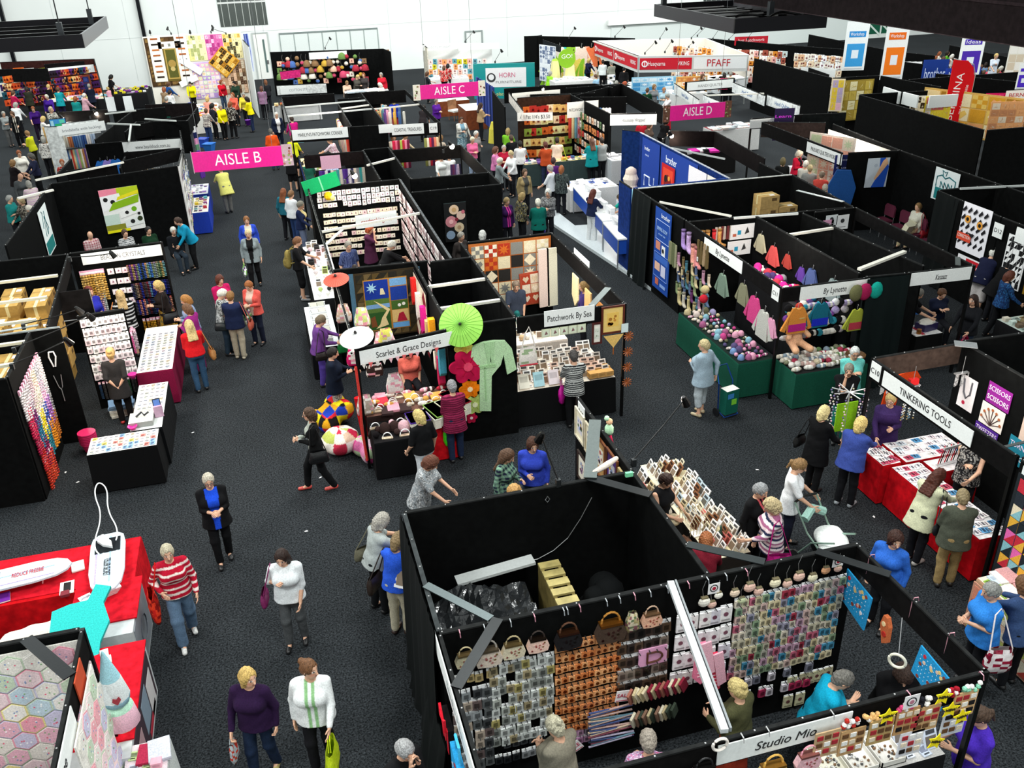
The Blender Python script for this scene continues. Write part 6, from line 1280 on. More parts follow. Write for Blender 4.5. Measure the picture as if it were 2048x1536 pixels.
TH('scissors_hook',G().tube([(0,-.01,0),(-.03,-.01,-.05),(0,-.01,-.09),(.03,-.01,-.05),(0,-.01,0)],.006,'9a9c9e',5),'metal','small grey loop hanging inside the storage room back wall','hook',(2.84,9.16,2.3))
PW=('-x',3.995)
specs=[(11.32,1.80,.40,.5,'e0d8c0','efe6cc'),(10.88,1.78,.40,.5,'d8ccb0','efe6cc'),(10.45,1.70,.42,.62,'8a5028','b8905a'),(10.0,1.68,.42,.66,'7a4420','5a3a8a'),(9.55,1.68,.3,.6,'c8b078','efe6cc'),(11.2,1.12,.4,.48,'3a2c24','f2ead8'),(10.75,1.06,.42,.52,'2c2420','f4eede'),(10.27,1.0,.42,.52,'2a2220','efe8d0'),(9.8,.98,.42,.5,'b8a888','f2e8d8'),(11.2,.55,.38,.46,'3a2c24','e8b8b0'),(10.75,.5,.38,.46,'3a2c24','f0d8c8'),(10.3,.46,.4,.44,'3a2c24','d8c8e0')]
for i,(y,z,w_,h_,fc,mc)in enumerate(specs):
 framed((3.985,y,z),-R90,w_,h_,fc,mc,[['d8d4dc','4a6a4a','c8a030'],['3a3a90','e08030','f0e8e0'],['e8e0d0','8a6a8a','b05a5a']][i%3]+['8a9ac0'],f'{cn(fc)} framed stitchery with {cn(mc)} mount, {["upper", "middle", "lower"][0 if i < 5 else 1 if i < 9 else 2]} row, {NTH[i if i < 5 else i - 5 if i < 9 else i - 9].replace("top", "first")} from the B09 post',i)
TH('elf_doll',G().ball((0,0,.30),.05,'e8b890',8).ball((0,0,.17),.07,'b8e0b8',8,1.3).tube([(0,0,.1),(.04,0,-.05)],.03,'c82850',6).ball((-.04,0,.36),.04,'c8f0c8',6),'fabric','small green and red elf doll perched on the picture wall','doll',(4.1,10.25,2.28),smooth=True)
TH('pillow_roll',G().tube([(0,0,0),(.25,.1,.03),(.42,.22,.02)],[.03,.045,.03],'e8d8cc',8),'fabric','cream padded roll on top of the picture wall corner','pillow',(3.5,9.28,2.44),smooth=True)
table(4.35,10.62,5.2,11.5,'long trestle of old books and boxes right of the picture wall, inner side','3a2a20','14100e',z=.70);table(4.6,9.15,5.2,9.75,'small trestle of old boxes by the storage wall corner','3a2a20','14100e',z=.70);table(5.25,9.1,5.86,11.7,'long trestle of magazines and kits beside the aisle, outer side','e8dcc0','2a2420',z=.74)
OB=['e8dcc0','d8c8a0','f0e8d8','c8b890','efe6d8','b8c8d0','c86a60','8a5a3a']
scatter(5.27,9.15,5.85,11.65,.745,6,16,[K_STAND,K_STAND,K_BOOK],OB+['f8f4f0']*6,'pattern or magazine on outer book table','patterns on the outer book table',rz=-R90,jit=.012,skip=.02,k=.92)
scatter(4.4,10.66,5.15,11.45,.705,5,6,[K_STAND,K_BOOK],OB+['f8f8f8']*5,'bagged print on inner book table','bagged prints on the inner book table',rz=-R90,skip=.02)
scatter(4.65,9.2,5.15,9.72,.705,4,4,[K_BOOK,K_CARTON,K_SKEIN],['5a3a28','e8e0cc','8a6a48','f0e8d0','c8b088','3a2a22'],'vintage book or box on inner table','vintage goods on the inner book table',rz=.3)
for i,(x,y,lab)in enumerate(((5.0,10.15,'upper spool of lace'),(5.02,9.92,'lower spool of lace'),(5.15,10.4,'large round tin with red label'))):
 TH('lace_spool',G().lathe([(.10,0),(.10,.05),(.085,.055),(.085,.10),(.03,.11),(.03,.06)],['d8ccb8','c8b898','e8e4dc'][i],14),'fabric',lab+' on the book table','spool',(x,y,.88),smooth=True)
t=thing('wire_basket','cream wire basket standing on the book table','basket',(5.35,9.85,.75))
for k in range(7):O('wire',G().tube([(-.16+.05*k,-.18,0),(-.16+.05*k,-.18,.2),(-.16+.05*k,.2,.26),(-.16+.05*k,.2,0)],.006,'e8dcb8',4),'metal',t)
t=thing('glass_bottle','small green glass bottle on the book table','bottle',(5.55,9.45,.80));O('bottle',G().lathe([(.035,0),(.038,.1),(.015,.15),(.015,.22)],'2a4a3a',10),'glassy',t,smooth=True)
spotarm(4.1,9.35,2.44,.95,.55,'black arm spotlight reaching right from the picture wall corner',z2=.5)
spotarm(3.0,9.2,2.44,-.12,.3,'small black arm spotlight on the storage room back rail',z2=.55)
table(1.15,9.4,3.9,10.05,'trestle of trinkets behind the storage room back wall','2c1a14','120e0c',z=.9)
scatter(1.2,9.45,3.8,10.0,.905,13,3,[K_BOOK,K_FLAT,K_CARTON,K_STAND],['e8e4dc','3a2a22','b8a060','8a2a2a','f4f4f0','2a2a2c'],'trinket or leaflet behind the storage room','trinkets behind the storage room')
t=thing('wire_rack','white wire rack with striped cards on the trinket table','rack',(1.75,9.65,1.0))
for k in range(9):O('wire',G().tube([(-.28+.07*k,-.05,0),(-.28+.07*k,0,.28-.02*abs(k-4))],.007,'f0f0f0',4),'metal',t)
O('rim',G().tube([(.30*math.cos(a),.02,.14+.15*math.sin(a))for a in np.linspace(0,2*PI,21)],.009,'f4f4f4',5),'metal',t)
for(x,y)in((1.3,9.9),(1.38,9.82),(1.32,9.74)):TH('white_reel',G().lathe([(.045,0),(.045,.03),(.02,.03),(.045,.06),(.045,.07)],'f0f0ec',12),'plastic','white thread reel at the left end of the trinket table','reel',(x,y,.91),0,'white reels on the trinket table')
K_STAND.put('white open booklet propped at the storage wall corner',(.93,9.55,.95),-.6,'ffffff',k=1.8)
# -- left front: ironing demonstration tables and Mulberry Tree
t=table(-5.6,11.0,-2.62,12.0,'wide red-topped demonstration table with ironing boards','d01828','c81420',z=.86,m='felt')
RED='d01828'
t=thing('demonstration_cabinet','white display cabinet with oval emblem at the end of the red table','cabinet',(-2.95,10.6,0));O('carcass',G().box(-.40,-.72,0,.40,.42,.84,'b9bfc0').box(.4,-.66,.06,.41,.36,.8,'8c9299'),'plastic',t);O('red_cover',G().box(-.43,-.45,.84,.43,.43,.862,RED),'felt',t)
O('emblem',G().tube([(.415,-.15+.22*math.cos(a),.42+.17*math.sin(a))for a in np.linspace(0,2*PI,25)],.008,'5a6068',4),'plastic',t)
t=thing('demonstration_cabinet','white display cabinet with photo panels nearest the aisle','cabinet',(-2.75,8.95,0));O('carcass',G().box(-.36,-1.15,0,.36,.7,.84,'c4c9ca'),'plastic',t);O('red_cover',G().box(-.38,-.9,.84,.38,.72,.862,RED),'felt',t)
O('photo_panel',G().box(.362,-1.0,.08,.37,.6,.78,'3a2c34').box(.37,-.9,.3,.374,-.5,.6,'a8888c').box(.37,-.3,.25,.374,.1,.7,'7a8a98').box(.37,.15,.1,.374,.5,.6,'c8c4c4').box(.37,-.2,.1,.374,.4,.18,'a02838'),'paper',t)
O('black_pad',G().box(-.34,-.3,.862,.0,.25,.87,'1c1c1e'),'felt',t)
TH('red_stall_cloth',G().box(-1.2,-.03,0,.75,.03,.86,'c81018').box(-1.2,-.7,0,-.9,-.03,.8,'b0101a'),'felt','bright red cloth hanging behind the cushions under the red table','cloth',(-3.7,10.95,0))
def ironboard(x,y,rz,label,word,wc):
 t=thing('ironing_board',label,'ironing board',(x,y,.88),rz);t.scale=(1.12,1.3,1)
 out=[(-.62,-.1),(-.62,.1),(-.55,.16),(-.4,.18),(.2,.18),(.45,.15),(.57,.09),(.62,0),(.57,-.09),(.45,-.15),(.2,-.18),(-.4,-.18),(-.55,-.16)]
 g=G().plate(out,0,.03,'cfdde6');g.mv(rx=R90*-1);g.mv(0,0,.13)
 for i in range(4):g.box(-.55,-.12+i*.07,.131,.42,-.105+i*.07,.135,['b8a8d8','f4f8fa','a8c8e8','f4f8fa'][i])
 O('padded_top',g,'fabric',t);O('heat_pad',G().box(-.5,-.13,.135,-.2,.13,.142,'202428'),'felt',t)
 i_=O('iron',G().plate([(-.13,-.05),(-.13,.05),(.0,.05),(.12,0),(0,-.05)],0,.04,'eef0f0'),'plastic',t,(-.34,0,.19),0,None,(-R90,0,.5));O('handle',G().tube([(-.1,-.07,0),(-.06,-.1,0),(.05,-.09,0),(.07,-.05,0)],.014,'f8f8f8',6),'plastic',i_)
 for s_ in(-.25,.3):O('leg',G().tube([(s_,-.12,.125),(s_-.03,-.13,.02),(s_-.03,.13,.02),(s_,.12,.125)],.009,'e0e0e0',5),'metal',t)
 text(word,.1,wc,t,(.12,0,.140),(0,0,0),.36)
 return t
ironboard(-4.15,11.35,.12,'tabletop ironing board with red lettering lying along the red table','REDUCE FREEBIE','c02830');ironboard(-2.98,11.3,R90+.08+PI,'tabletop ironing board with black lettering on the table corner','TELLER SECRET','202022')
def cord(pts,label,loc):
 for _ in(0,1,2):pts=[tuple(a[k]*w_+b_[k]*(1-w_)for k in(0,1,2))for a,b_ in zip(pts,pts[1:])for w_ in(.75,.25)]
 return TH('iron_cord',G().tube(pts,.010,'eef2f2',5),'plastic',label,'cord',loc)
cord([(0,0,.2),(.05,.35,.25),(-.12,.7,.4),(-.1,1.0,.6),(-.22,1.05,.72),(-.26,.8,.66),(-.16,.55,.42),(-.3,.1,.2),(-.1,-.2,.18)],'looping white iron cord rising above the corner ironing board',(-2.9,11.5,.88));cord([(0,0,.18),(-.2,.15,.3),(-.45,.3,.4),(-.6,.1,.25)],'white iron cord at the left edge of the red table',(-4.6,11.35,.88))
for(x,y,c,lab,kk)in((-3.42,11.5,'f4f4f4','stack of white booklets between the ironing boards',1.2),(-3.75,11.6,'f8f8f0','small white price card on the red table',.6),(-3.6,11.62,'e8e8d8','small cream price card on the red table',.6),(-4.3,11.08,'6a1c90','purple folder at the front of the red table',1.1),(-2.85,9.55,'f4f0ec','white leaflet on the near cabinet, upper',.7),(-2.8,9.42,'f4f0ec','white leaflet on the near cabinet, lower',.7)):K_BOOK.put(lab,(x,y,.866),.2,c,k=kk)
TH('round_road_sign',G().disc(0,0,.2,-.02,0,'f4f2ee',20).tube([(.19*math.cos(a),-.02,.19*math.sin(a))for a in np.linspace(0,2*PI,25)],.012,'2a1c24',5),'plastic','round cushion cover printed 66 among the cushions','cushion',(-4.05,9.95,.75),rot=(-1.0,0,.2));_o=bpy.data.objects['round_road_sign'];text('66',.2,'1c1418',_o,(0,-.024,0),(PI/2,0,0))
def cushion(x,y,z,c,label,rot,sx=.34,sy=.42):
 V,F=SD().cap((-sx,0,0),(sx,0,0),sy,None,.02,(1,1,.38)).mesh(.03,noise=(.006,20,x));me=mk_mesh('cushion',V,F,None,True,np.tile(lin(c),(len(V),1)))
 o=O('cushion',me,'fabric',None,(x,y,z),0,None,rot);return tag(o,label,'cushion')
cushion(-3.75,10.25,.55,'efe2d4','large cream cushion behind the turquoise shirt',(.7,.1,.3),.25,.34);cushion(-3.55,9.55,.5,'f2ece4','second cream cushion just above the quilt rail',(.5,.1,-.2),.2,.30);cushion(-5.0,10.1,.5,'ecd8d0','pale pink bolster at the left edge beside the red cloth',(.2,.3,1.3),.3,.22)
g=G().plate([(-.34,.0),(-.3,.34),(-.1,.4),(.12,.42),(.22,.62),(.4,.56),(.3,.36),(.36,.1),(.24,-.16),(.2,-.42),(-.12,-.38),(-.14,-.1)],-.05,.03,'35c6c0')
TH('spread_shirt',g,'fabric','turquoise shirt laid over the pressing stand','shirt',(-3.15,9.85,1.0),rot=(-1.05,.1,.1));TH('pressing_stand',G().box(-.2,-.25,0,.2,.25,.88,'141416').box(-.26,-.3,.86,.26,.3,.9,'c01824'),'plastic','black pressing stand with red top beneath the turquoise shirt','stand',(-3.3,9.75,0))
TH('glove_stack',(lambda g:[g.box(-.18+.012*i,-.07-.01*i,.02*i,.12+.012*i,.1-.01*i,.015+.02*i,['f4f0f0','f0dce0'][i%2])for i in range(6)]and g)(G()),'fabric','stack of white and pink fanned gloves on the cabinet','gloves',(-2.95,10.75,.866),.4)
K_FLAT.put('clear packet with black scissors next to the gloves',(-3.2,10.7,.866),.5,'dfe4ea',k=1.6);K_FLAT.put('white triangular ruler packet on the cabinet',(-3.25,10.5,.866),.2,'f8f8f8',k=1.3);TH('sock_card',G().box(-.09,-.14,0,.09,.14,.01,'f4f0ec').box(-.04,-.08,.01,.05,.1,.02,'1c1a1a').box(-.07,-.2,.0,.04,-.1,.04,'7a2430'),'paper','card with black shape and dark red knitted sample behind the cushions','card',(-3.5,11.05,.868),.1)
hangq(quilt(2.35,2.0,9,9,['f0d8dc','f2e6a0','c8d8c0','d0cce4','e8e4dc','f0a8b8','c4d8e4','f4f0ea','eab8c8'],'hex','ece8e0',.06,4),'hexagon_quilt','pastel hexagon patchwork quilt hung on the Mulberry Tree back wall','quilt',(-4.98,8.12,.32),0)
hangq(quilt(1.1,1.7,4,7,['f4d8dc','e8e4dc','c8d8c0','f0b0b8','d0cce4'],'hex','f0ece4',.05,9),'hexagon_quilt','second pastel hexagon quilt showing right of the Mulberry Tree board','quilt',(-2.5,6.75,.5),R90)
t=thing('kite_apron','blue and pink cone-shaped fabric toy hanging at the Mulberry Tree corner','toy',(-2.42,8.05,1.45),.25);t.scale=(.75,)*3
O('upper_cloth',G().lathe([(.01,.95),(.03,.9),(.14,.45),(.2,.1),(.18,0)],'9cd0d8',10,cols=['9cd0d8','a8d8e4','e8f0f0','9cc8d8','c8dce8','e8b8c0']),'fabric',t,smooth=True);O('heart_patch',G().plate([(0,.1),(.06,.18),(.04,.24),(0,.2),(-.04,.24),(-.06,.18)],-.215,-.2,'a8404a'),'fabric',t)
O('ruffle',G().lathe([(.12,0),(.2,-.12),(.24,-.42),(.2,-.46)],'b8e0c8',14,cols=['b8e0c8','f0c0d0','e8e070','c83a6a','a8d8d8','f4f0e8']),'fabric',t,smooth=True)
table(-4.9,6.6,-3.15,7.6,'Mulberry Tree table of pink fabrics inside the stand','f0d8dc','d8b8c0',z=.8);table(-2.45,6.2,-2.0,8.0,'narrow shelf of fabric packets outside the Mulberry Tree fascia','e8d8dc','c8ccca',z=.8)
scatter(-4.85,6.65,-3.2,7.55,.805,9,5,[K_FOLD,K_FLAT,K_STAND],['f0a8bc','f4e8e8','e8c8d0','c8a070','ffffff','d8e4ec'],'fabric pack on the Mulberry Tree table','fabric packs on the Mulberry Tree table',k=1.0)
scatter(-2.42,6.25,-2.03,7.9,.805,3,10,[K_FLAT,K_FOLD,K_CARTON],['c8e0a0','f0b8c8','f4f0ec','b83050','c8a878','d8dce8'],'small packet on the Mulberry Tree outer shelf','packets on the Mulberry Tree outer shelf')
t=thing('flowered_handbag','cream flowered bag with mint handles in front of the hexagon quilt','bag',(-3.85,7.55,1.35));O('pouch',bagmesh(.44,.26,.12,'ecead0',.9,None,['ecead0','f0eed8','e8a8b0','c8d8b0'],2),'fabric',t,smooth=True)
for s_ in(-1,1):O('handle',G().tube([(-.1,s_*.03,-.03),(-.09,s_*.03,.17),(.09,s_*.03,.17),(.1,s_*.03,-.03)],.016,'9ac8b8',5),'fabric',t)
# -- middle ground: Scarlet & Grace, Patchwork By Sea, card stand
def poster(name,label,cat,p,rz,w,h,bg,shapes,texts=(),m='paper',rot=None):
 """a flat board from (0,0) to (w,h): shapes = ('b',x0,z0,x1,z1,c) / ('d',x,z,r,c) / ('p',pts,c) in board units 0..1"""
 t=thing(name,label,cat,p,rz,rot=rot);g=G().box(0,-.006,0,w,0,h,bg);y=-.006
 for s in shapes:
  if s[0]=='b':g.box(s[1]*w,y-.002,s[2]*h,s[3]*w,y,s[4]*h,s[5])
  elif s[0]=='d':g.disc(s[1]*w,s[2]*h,s[3]*w,y-.002,y,s[4],14)
  elif s[0]=='l':g.tube([(a*w,y-.002,b_*h)for a,b_ in s[1]],s[2],s[3],4)
  else:g.plate([(a*w,b_*h)for a,b_ in s[1]],y-.002,y,s[2])
  y-=.0012
 O('print',g,m,t)
 for(x,z,s_,tx,c,tw)in texts:text(tx,s_,c,t,(x*w,y-.003,z*h),(PI/2,0,0),tw)
 return t
hangq(quilt(1.3,1.5,7,7,['3a3424','5a4a2a','2a2820','6a5a3a'],'tri','3a3020',.03,5),'brown_border_quilt','brown printed backing border of the night scene quilt','quilt',(1.4,18.16,.82),0)
poster('pictorial_quilt','pictorial quilt with blue night sky and winding path, in a four-pane border','quilt',(1.58,18.13,.98),0,.94,1.18,'b8843c',[('b',.02,.6,.56,.98,'1c3a9c'),('b',.6,.84,.98,.98,'78b0e0'),('b',.6,.56,.98,.82,'20409c'),('b',.02,.36,.56,.62,'5a7a3a'),('b',.6,.38,.98,.55,'44682e'),('b',.02,.44,.56,.52,'7aa8d8'),('b',.02,.02,.56,.36,'2f5a2a'),('b',.6,.02,.98,.12,'68a8e0'),('b',.6,.13,.98,.37,'d8b878'),('p',[(.2,.04),(.5,.1),(.45,.25),(.56,.4),(.4,.5),(.2,.6),(.35,.48),(.48,.38),(.36,.25),(.3,.12)],'ead8a0'),('p',[(.1+.13*(1 if i%2 else.4)*math.cos(i*PI/8)+.08,.84+.11*(1 if i%2 else.4)*math.sin(i*PI/8))for i in range(16)],'a8d8f0'),('p',[(.36,.7),(.48,.7),(.44,.82),(.38,.82)],'e0d8b0'),('p',[(.1,.08),(.24,.08),(.2,.3),(.1,.26)],'7a4a2a'),('p',[(.7,.14),(.94,.14),(.86,.32),(.76,.3)],'a82038'),('d',.78,.46,.04,'f0f0e8'),('d',.88,.48,.04,'f0f0e8')],m='fabric')
TH('side_quilt',G().box(0,-.02,0,.1,.0,1.5,'4a7088'),'fabric','blue side strip left of the night scene quilt','quilt',(1.3,18.17,.82));TH('side_quilt',G().box(0,-.02,0,.1,.0,1.5,'4a7088'),'fabric','blue side strip right of the night scene quilt','quilt',(2.72,18.17,.82))
hangq(quilt(1.5,1.5,3,3,['1a1416','7a1824','e8d8c0','e8d8c0'],'diam','1c1416',.04,8),'harlequin_quilt','black maroon and cream quilt with figures beside the colourful hats','quilt',(2.66,18.0,.85),-R90)
hangq(quilt(1.95,1.65,6,5,['f2e6c8','b83a24','2c2a28','f0e8d4','d8702a','e8dcb8','8a8a84','f4ecd8'],'sampler','b86a34',.05,12,sash=.012),'sampler_quilt','large cream red and black sampler quilt at the back of Patchwork By Sea','quilt',(4.1,19.05,.72),0)
hangq(quilt(.5,.8,2,3,['f4e4cc','b8442c','e8d0b0'],'heart','b85038',.04,7),'house_banner_quilt','small red and cream house panel on the sampler quilt','quilt',(5.3,18.98,.75),.0,rot=(0,-.06,0))
for(x,c,lab)in((5.75,'f0d8cc','cream pink strip cloth'),(5.95,'e4e0c8','green cream strip cloth')):TH('hanging_cloth',G().plate([(-.12,0),(.12,0),(.14,-1.4),(-.1,-1.42)],-.05,0,c),'fabric',lab+' hanging right of the sampler quilt','cloth',(x,18.7,2.2))
for(py,c,pz,lab)in((17.2,'ecd8a8',2.05,'upper cream pennant on the inner Patchwork fascia'),(16.4,'d8a870',2.0,'tan runner on the inner Patchwork fascia'),(15.7,'b87a40',2.0,'brown sampler on the inner Patchwork fascia')):TH('pennant_cloth',G().plate([(-.18,0),(.18,0),(.2,-.5),(0,-.7),(-.2,-.5)],-.03,0,c),'fabric',lab,'cloth',(6.03,py,pz),-R90)
def parasol(px,py,z,r,c,label,tilt,rib):
 p=P(px,py,z);t=thing('paper_parasol',label,'parasol',p,rot=tilt)
 O('canopy',G().lathe([(.02,.0),(r*.5,-r*.10),(r,-r*.30),(r*.985,-r*.32)],c,28,cols=[c,c]),'paper',t);g=G()
 for i in range(28):a=2*PI*i/28;g.tube([(r*.05*math.cos(a),r*.05*math.sin(a),.004),(r*.5*math.cos(a),r*.5*math.sin(a),-r*.095),(r*math.cos(a),r*math.sin(a),-r*.295)],.0035,rib,3)
 O('ribs',g,'wood',t);O('tip',G().ball((0,0,.02),.028,'1c1c1c',8,1.6),'plastic',t);O('handle',G().tube([(0,0,-.02),(0,0,-.5)],.01,'8a6a40',5),'wood',t)
parasol(920,648,2.5,.4,'9fe060','lime green paper parasol facing out at the Scarlet & Grace corner',(1.0,0,-.35),'6aa838');parasol(711,667,2.62,.30,'f6f6f2','white paper parasol over the left post',(.25,-.15,0),'dddddd');parasol(671,553,2.6,.26,'e0604e','coral paper parasol on the left rail',(.2,-.1,0),'b84838')
for(x,z,c,c2,kk,lab)in((3.0,1.62,'c01848','e04868',1.75,'huge crimson felt flower'),(3.02,1.14,'f08010','f8e0b0',1.05,'orange felt flower'),(3.1,.80,'b8cc70','e8ecc0',1.05,'pale green felt flower'),(3.02,.52,'b81840','f0d8d8',.6,'small crimson felt flower'),(2.95,1.98,'d8cc60','c8a840',.9,'yellow felt flower'),(3.22,1.84,'e020c0','e020c0',.45,'magenta felt flower')):K_FLOW.put(lab+' on the black wall by the green robe',(x,14.545,z),0,c,'felt flowers by the green robe',k=kk,col2=c2)
t=thing('dressing_gown','pale green towelling dressing gown on the black end wall','gown',(3.42,14.55,2.06))
O('robe',G().plate([(-.1,0),(-.32,-.06),(-.36,-.25),(-.2,-.5),(-.24,-1.4),(-.02,-1.44),(.02,-.7),(.2,-.5),(.26,-.3),(.32,-.72),(.5,-.64),(.42,-.2),(.3,-.03),(.1,0)],-.06,0,'c4e8b8').mv(0,0,0),'knit',t);O('belt',G().box(-.2,-.075,-.52,.1,-.06,-.46,'aad49c').box(-.12,-.075,-1.2,-.1,-.06,-.5,'aad49c'),'knit',t);O('lapels',G().plate([(-.1,0),(-.02,0),(.02,-.4),(-.04,-.46)],-.07,-.06,'b4dca8').plate([(.1,0),(.02,0),(.0,-.4),(.05,-.44)],-.07,-.06,'b4dca8'),'knit',t)
table(1.1,13.75,1.95,14.5,'black draped table of bags at the Scarlet & Grace corner','141214','0c0c0e');table(2.0,14.05,2.62,14.48,'red draped table under the big fabric books','c0101c','c8141e',m='felt')
for i,(x,y,c,w_,l_,h_,a)in enumerate(((1.95,14.12,'4a2a8c',.36,.4,.2,.1),(2.22,14.15,'e8e8d8',.12,.5,.2,.25),(2.34,14.25,'8cb858',.3,.55,.22,.3),(2.58,14.25,'eef0cc',.3,.6,.24,.35),(2.72,14.5,'a01c30',.26,.62,.26,.45),(2.0,14.3,'2a2420',.5,.2,.12,0))):
 TH('cloth_folder',G().box(-w_/2,-l_/2,0,w_/2,l_/2,h_,'e4e0d0',c).box(-w_/2-.01,-l_/2-.01,h_-.02,w_/2+.01,l_/2+.01,h_,c),'fabric',f'big {cn(c)} cloth-covered folder on the Scarlet & Grace table','folder',(x,y,.765),a)
scatter(1.1,14.55,2.6,15.2,.9,10,4,[K_SKEIN,K_PURSE,K_FOLD,K_BALL],['c8b8a8','b83040','e8a0b0','6a8a6a','f0e8dc','3a2a2a','d8a050'],'trimming or bag in the Scarlet & Grace display','trimmings in the Scarlet & Grace display',jit=.06);table(1.08,14.52,2.62,15.25,'inner table of trimmings under the Scarlet & Grace board','6a4a40','2a1c1a',z=.88)
scatter(1.12,13.8,1.9,14.4,.765,5,3,[K_PURSE,K_HAT,K_BALL],['1a1618','3a2a28','b82848','e8b8c0'],'dark bag or basket on the corner table','bags on the corner table',jit=.04,k=1.1)
for i,(y,z,c,lab)in enumerate(((17.6,1.9,'d8b8a0','quilted pink and cream bag'),(17.0,1.75,'2a8a9a','turquoise sequinned bag'),(16.4,1.7,'e8a8b0','rose and magenta bag'),(15.8,1.75,'d81c6a','hot pink owl toy'),(15.3,1.7,'3a2a26','brown owl toy'),(14.9,1.5,'e8e0dc','white printed panel'),(14.6,1.3,'b8a898','grey patterned tote'),(16.8,2.1,'c8dc8a','leafy garland'),(15.5,2.15,'f0e870','yellow ribbon bunch'))):
 x=1.08+.3*(i%3);o=TH('hanging_toy' if 'owl' in lab else 'hanging_bag',bagmesh(.32,.4,.14,c,.6,None,[c,c,'f0e8e0','e8a0b0'],i),'fabric',f'{lab} hung on the left rail of Scarlet & Grace','toy' if 'owl' in lab else 'bag',(x,y,z),smooth=True)
 if 'owl' in lab:O('eyes',G().disc(-.06,-.1,.045,-.1,-.08,'f8f8f4').disc(.06,-.1,.045,-.1,-.08,'f8f8f4').disc(-.06,-.1,.018,-.11,-.1,'101010').disc(.06,-.1,.018,-.11,-.1,'101010'),'felt',o)
for i,(y,z,c)in enumerate(((17.7,2.25,'e8302c'),(17.2,2.1,'f0e8e0'),(16.7,2.0,'e02890'),(16.2,1.9,'c8a878'),(15.8,2.1,'f0a020'),(15.4,1.8,'f4ecd8'),(15.1,1.6,'c8285a'),(14.9,1.9,'50a8c0'))):TH('ribbon_bunch',G().plate([(-.07,0),(.07,0),(.1,-.5),(0,-.6),(-.1,-.5)],-.12,0,c),'knit',f'{cn(c)} flag or stuffed heart hanging right of the harlequin quilt','ornament',(2.66,y,z),-R90,'ornaments on the Scarlet & Grace right wall')
for i in range(12):a=RD.choice(['e8e0d8','e86a6a','f0c0c8']);TH('fabric_bunting',G().plate([(-.04,0),(.04,0),(0,-.1)],-.005,0,a),'fabric','small red heart flag on the Scarlet & Grace board','bunting',(1.1+i*.12,14.1+i*.022,2.16),0,'heart flags on the board')
TH('arum_garland',G().tube([(0,0,0),(.01,.0,-.6),(-.02,0,-1.2),(.01,0,-1.9)],.025,'d84038',5),'fabric','beaded red garland wound down the left post','garland',(.96,14.15,2.1));TH('red_roll',G().tube([(0,0,0),(-.08,.1,1.2)],.07,'c0141c',8),'felt','tall red felt roll standing by the left post','roll',(1.05,14.6,.02))
def beanbag(px,py,kind,cols,label):
 p=P(px,py,0);V,F=(SD().cap((0,0,.24),(0,0,.24),1,None,.01,(.36,.36,.25))if kind=='ball' else SD().cap((-.16,-.16,.17),(.16,.16,.36),.19,None,.06,(1.15,1.15,1.1)).cap((-.16,.16,.17),(.16,-.16,.36),.19,None,.06,(1.15,1.15,1.1))).mesh(.022,noise=(.006,22,len(label)))
 C=np.zeros((len(V),3));a=np.arctan2(V[:,1],V[:,0]);b_=V[:,2]
 i=((a+PI)/(2*PI)*9).astype(int)+(b_>.34)*3+(np.hypot(V[:,0],V[:,1])<.17)*5
 if kind!='ball':i=((V[:,0]+1)/.19).astype(int)+((V[:,2])/.17).astype(int)*2+((V[:,1]+1)/.19).astype(int)
 for k,c in enumerate(cols):C[i%len(cols)==k]=lin(c)
 tag(O('bean_bag',mk_mesh('bean_bag',V,F,None,True,C),'fabric',None,p,.4),label,'bean bag')
beanbag(684,902,'ball',['f0e8dc','c8304a','ece4dc','b8c060','f0e4d8','d8b8a0','c8284a','f4ece4'],'round patchwork bean bag in cream, red and lime');beanbag(752,908,'cube',['e878b0','d84890','f4d0e0','c8e0b0','ec90bc'],'pink patchwork cube bean bag');beanbag(668,850,'cube',['f0dc20','d82830','2040b0','e8a820','181818'],'yellow red and blue puzzle patterned bean bag');beanbag(805,893,'ball',['5a3a1c','a08048','6a1820','3a2414'],'brown and maroon bean bag behind the white trousers')
table(4.0,14.75,6.0,16.2,'black draped pattern table of Patchwork By Sea','d8cfc0','0b0c0d',z=.8)
scatter(4.05,14.8,5.95,16.15,.805,12,7,[K_STAND,K_STAND,K_FLAT],['fbf8f4','f6ece4','f0e8dc','e8c8b8','ffffff','d8d0c8'],'pattern packet on the Patchwork By Sea table','patterns on the Patchwork By Sea table',jit=.012,skip=.02,k=1.05)
for i in range(6):K_CARTON.put('kraft box of buttons at the right end of the pattern table',(5.55+.16*(i%3),14.82+.2*(i//3),.84),.1,'c89858','kraft boxes on the pattern table',k=1.5)
for i in range(3):K_BOOK.put('cream book with framed picture at the front of the pattern table',(4.15+.3*i,14.86,.95),0,['f0ead8','a8d0d8','e8dce0'][i],'books at the front of the pattern table',k=1.5,rot=(1.1,0,0))
scatter(4.4,16.9,5.6,17.8,.8,6,4,[K_CARTON,K_STAND,K_BALL],PALE+WARM,'small parcel on the inner counter','parcels on the inner counter',jit=.04,k=1.1);table(4.3,16.8,5.7,17.9,'inner counter of Patchwork By Sea','f0e8dc','e8dcd0',z=.79)
for i in range(5):K_SQ.put('pale green stitched panel in the row under the Patchwork By Sea board',(4.52+i*.175,14.57,2.12),0,'dce4cc','stitched panels under the board',k=1.28)
framed((5.42,14.56,1.68),0,.2,.44,'4a1c18','ece8dc',['e0e4d8','c8d0c0','a8b098'],'narrow dark red frame under the Patchwork By Sea board',5);framed((5.6,14.55,1.86),0,.46,.56,'5a2414','e8c878',['e8c060','c88a3a','a8702a'],'large brown frame with gold stitchery at the booth corner',6)
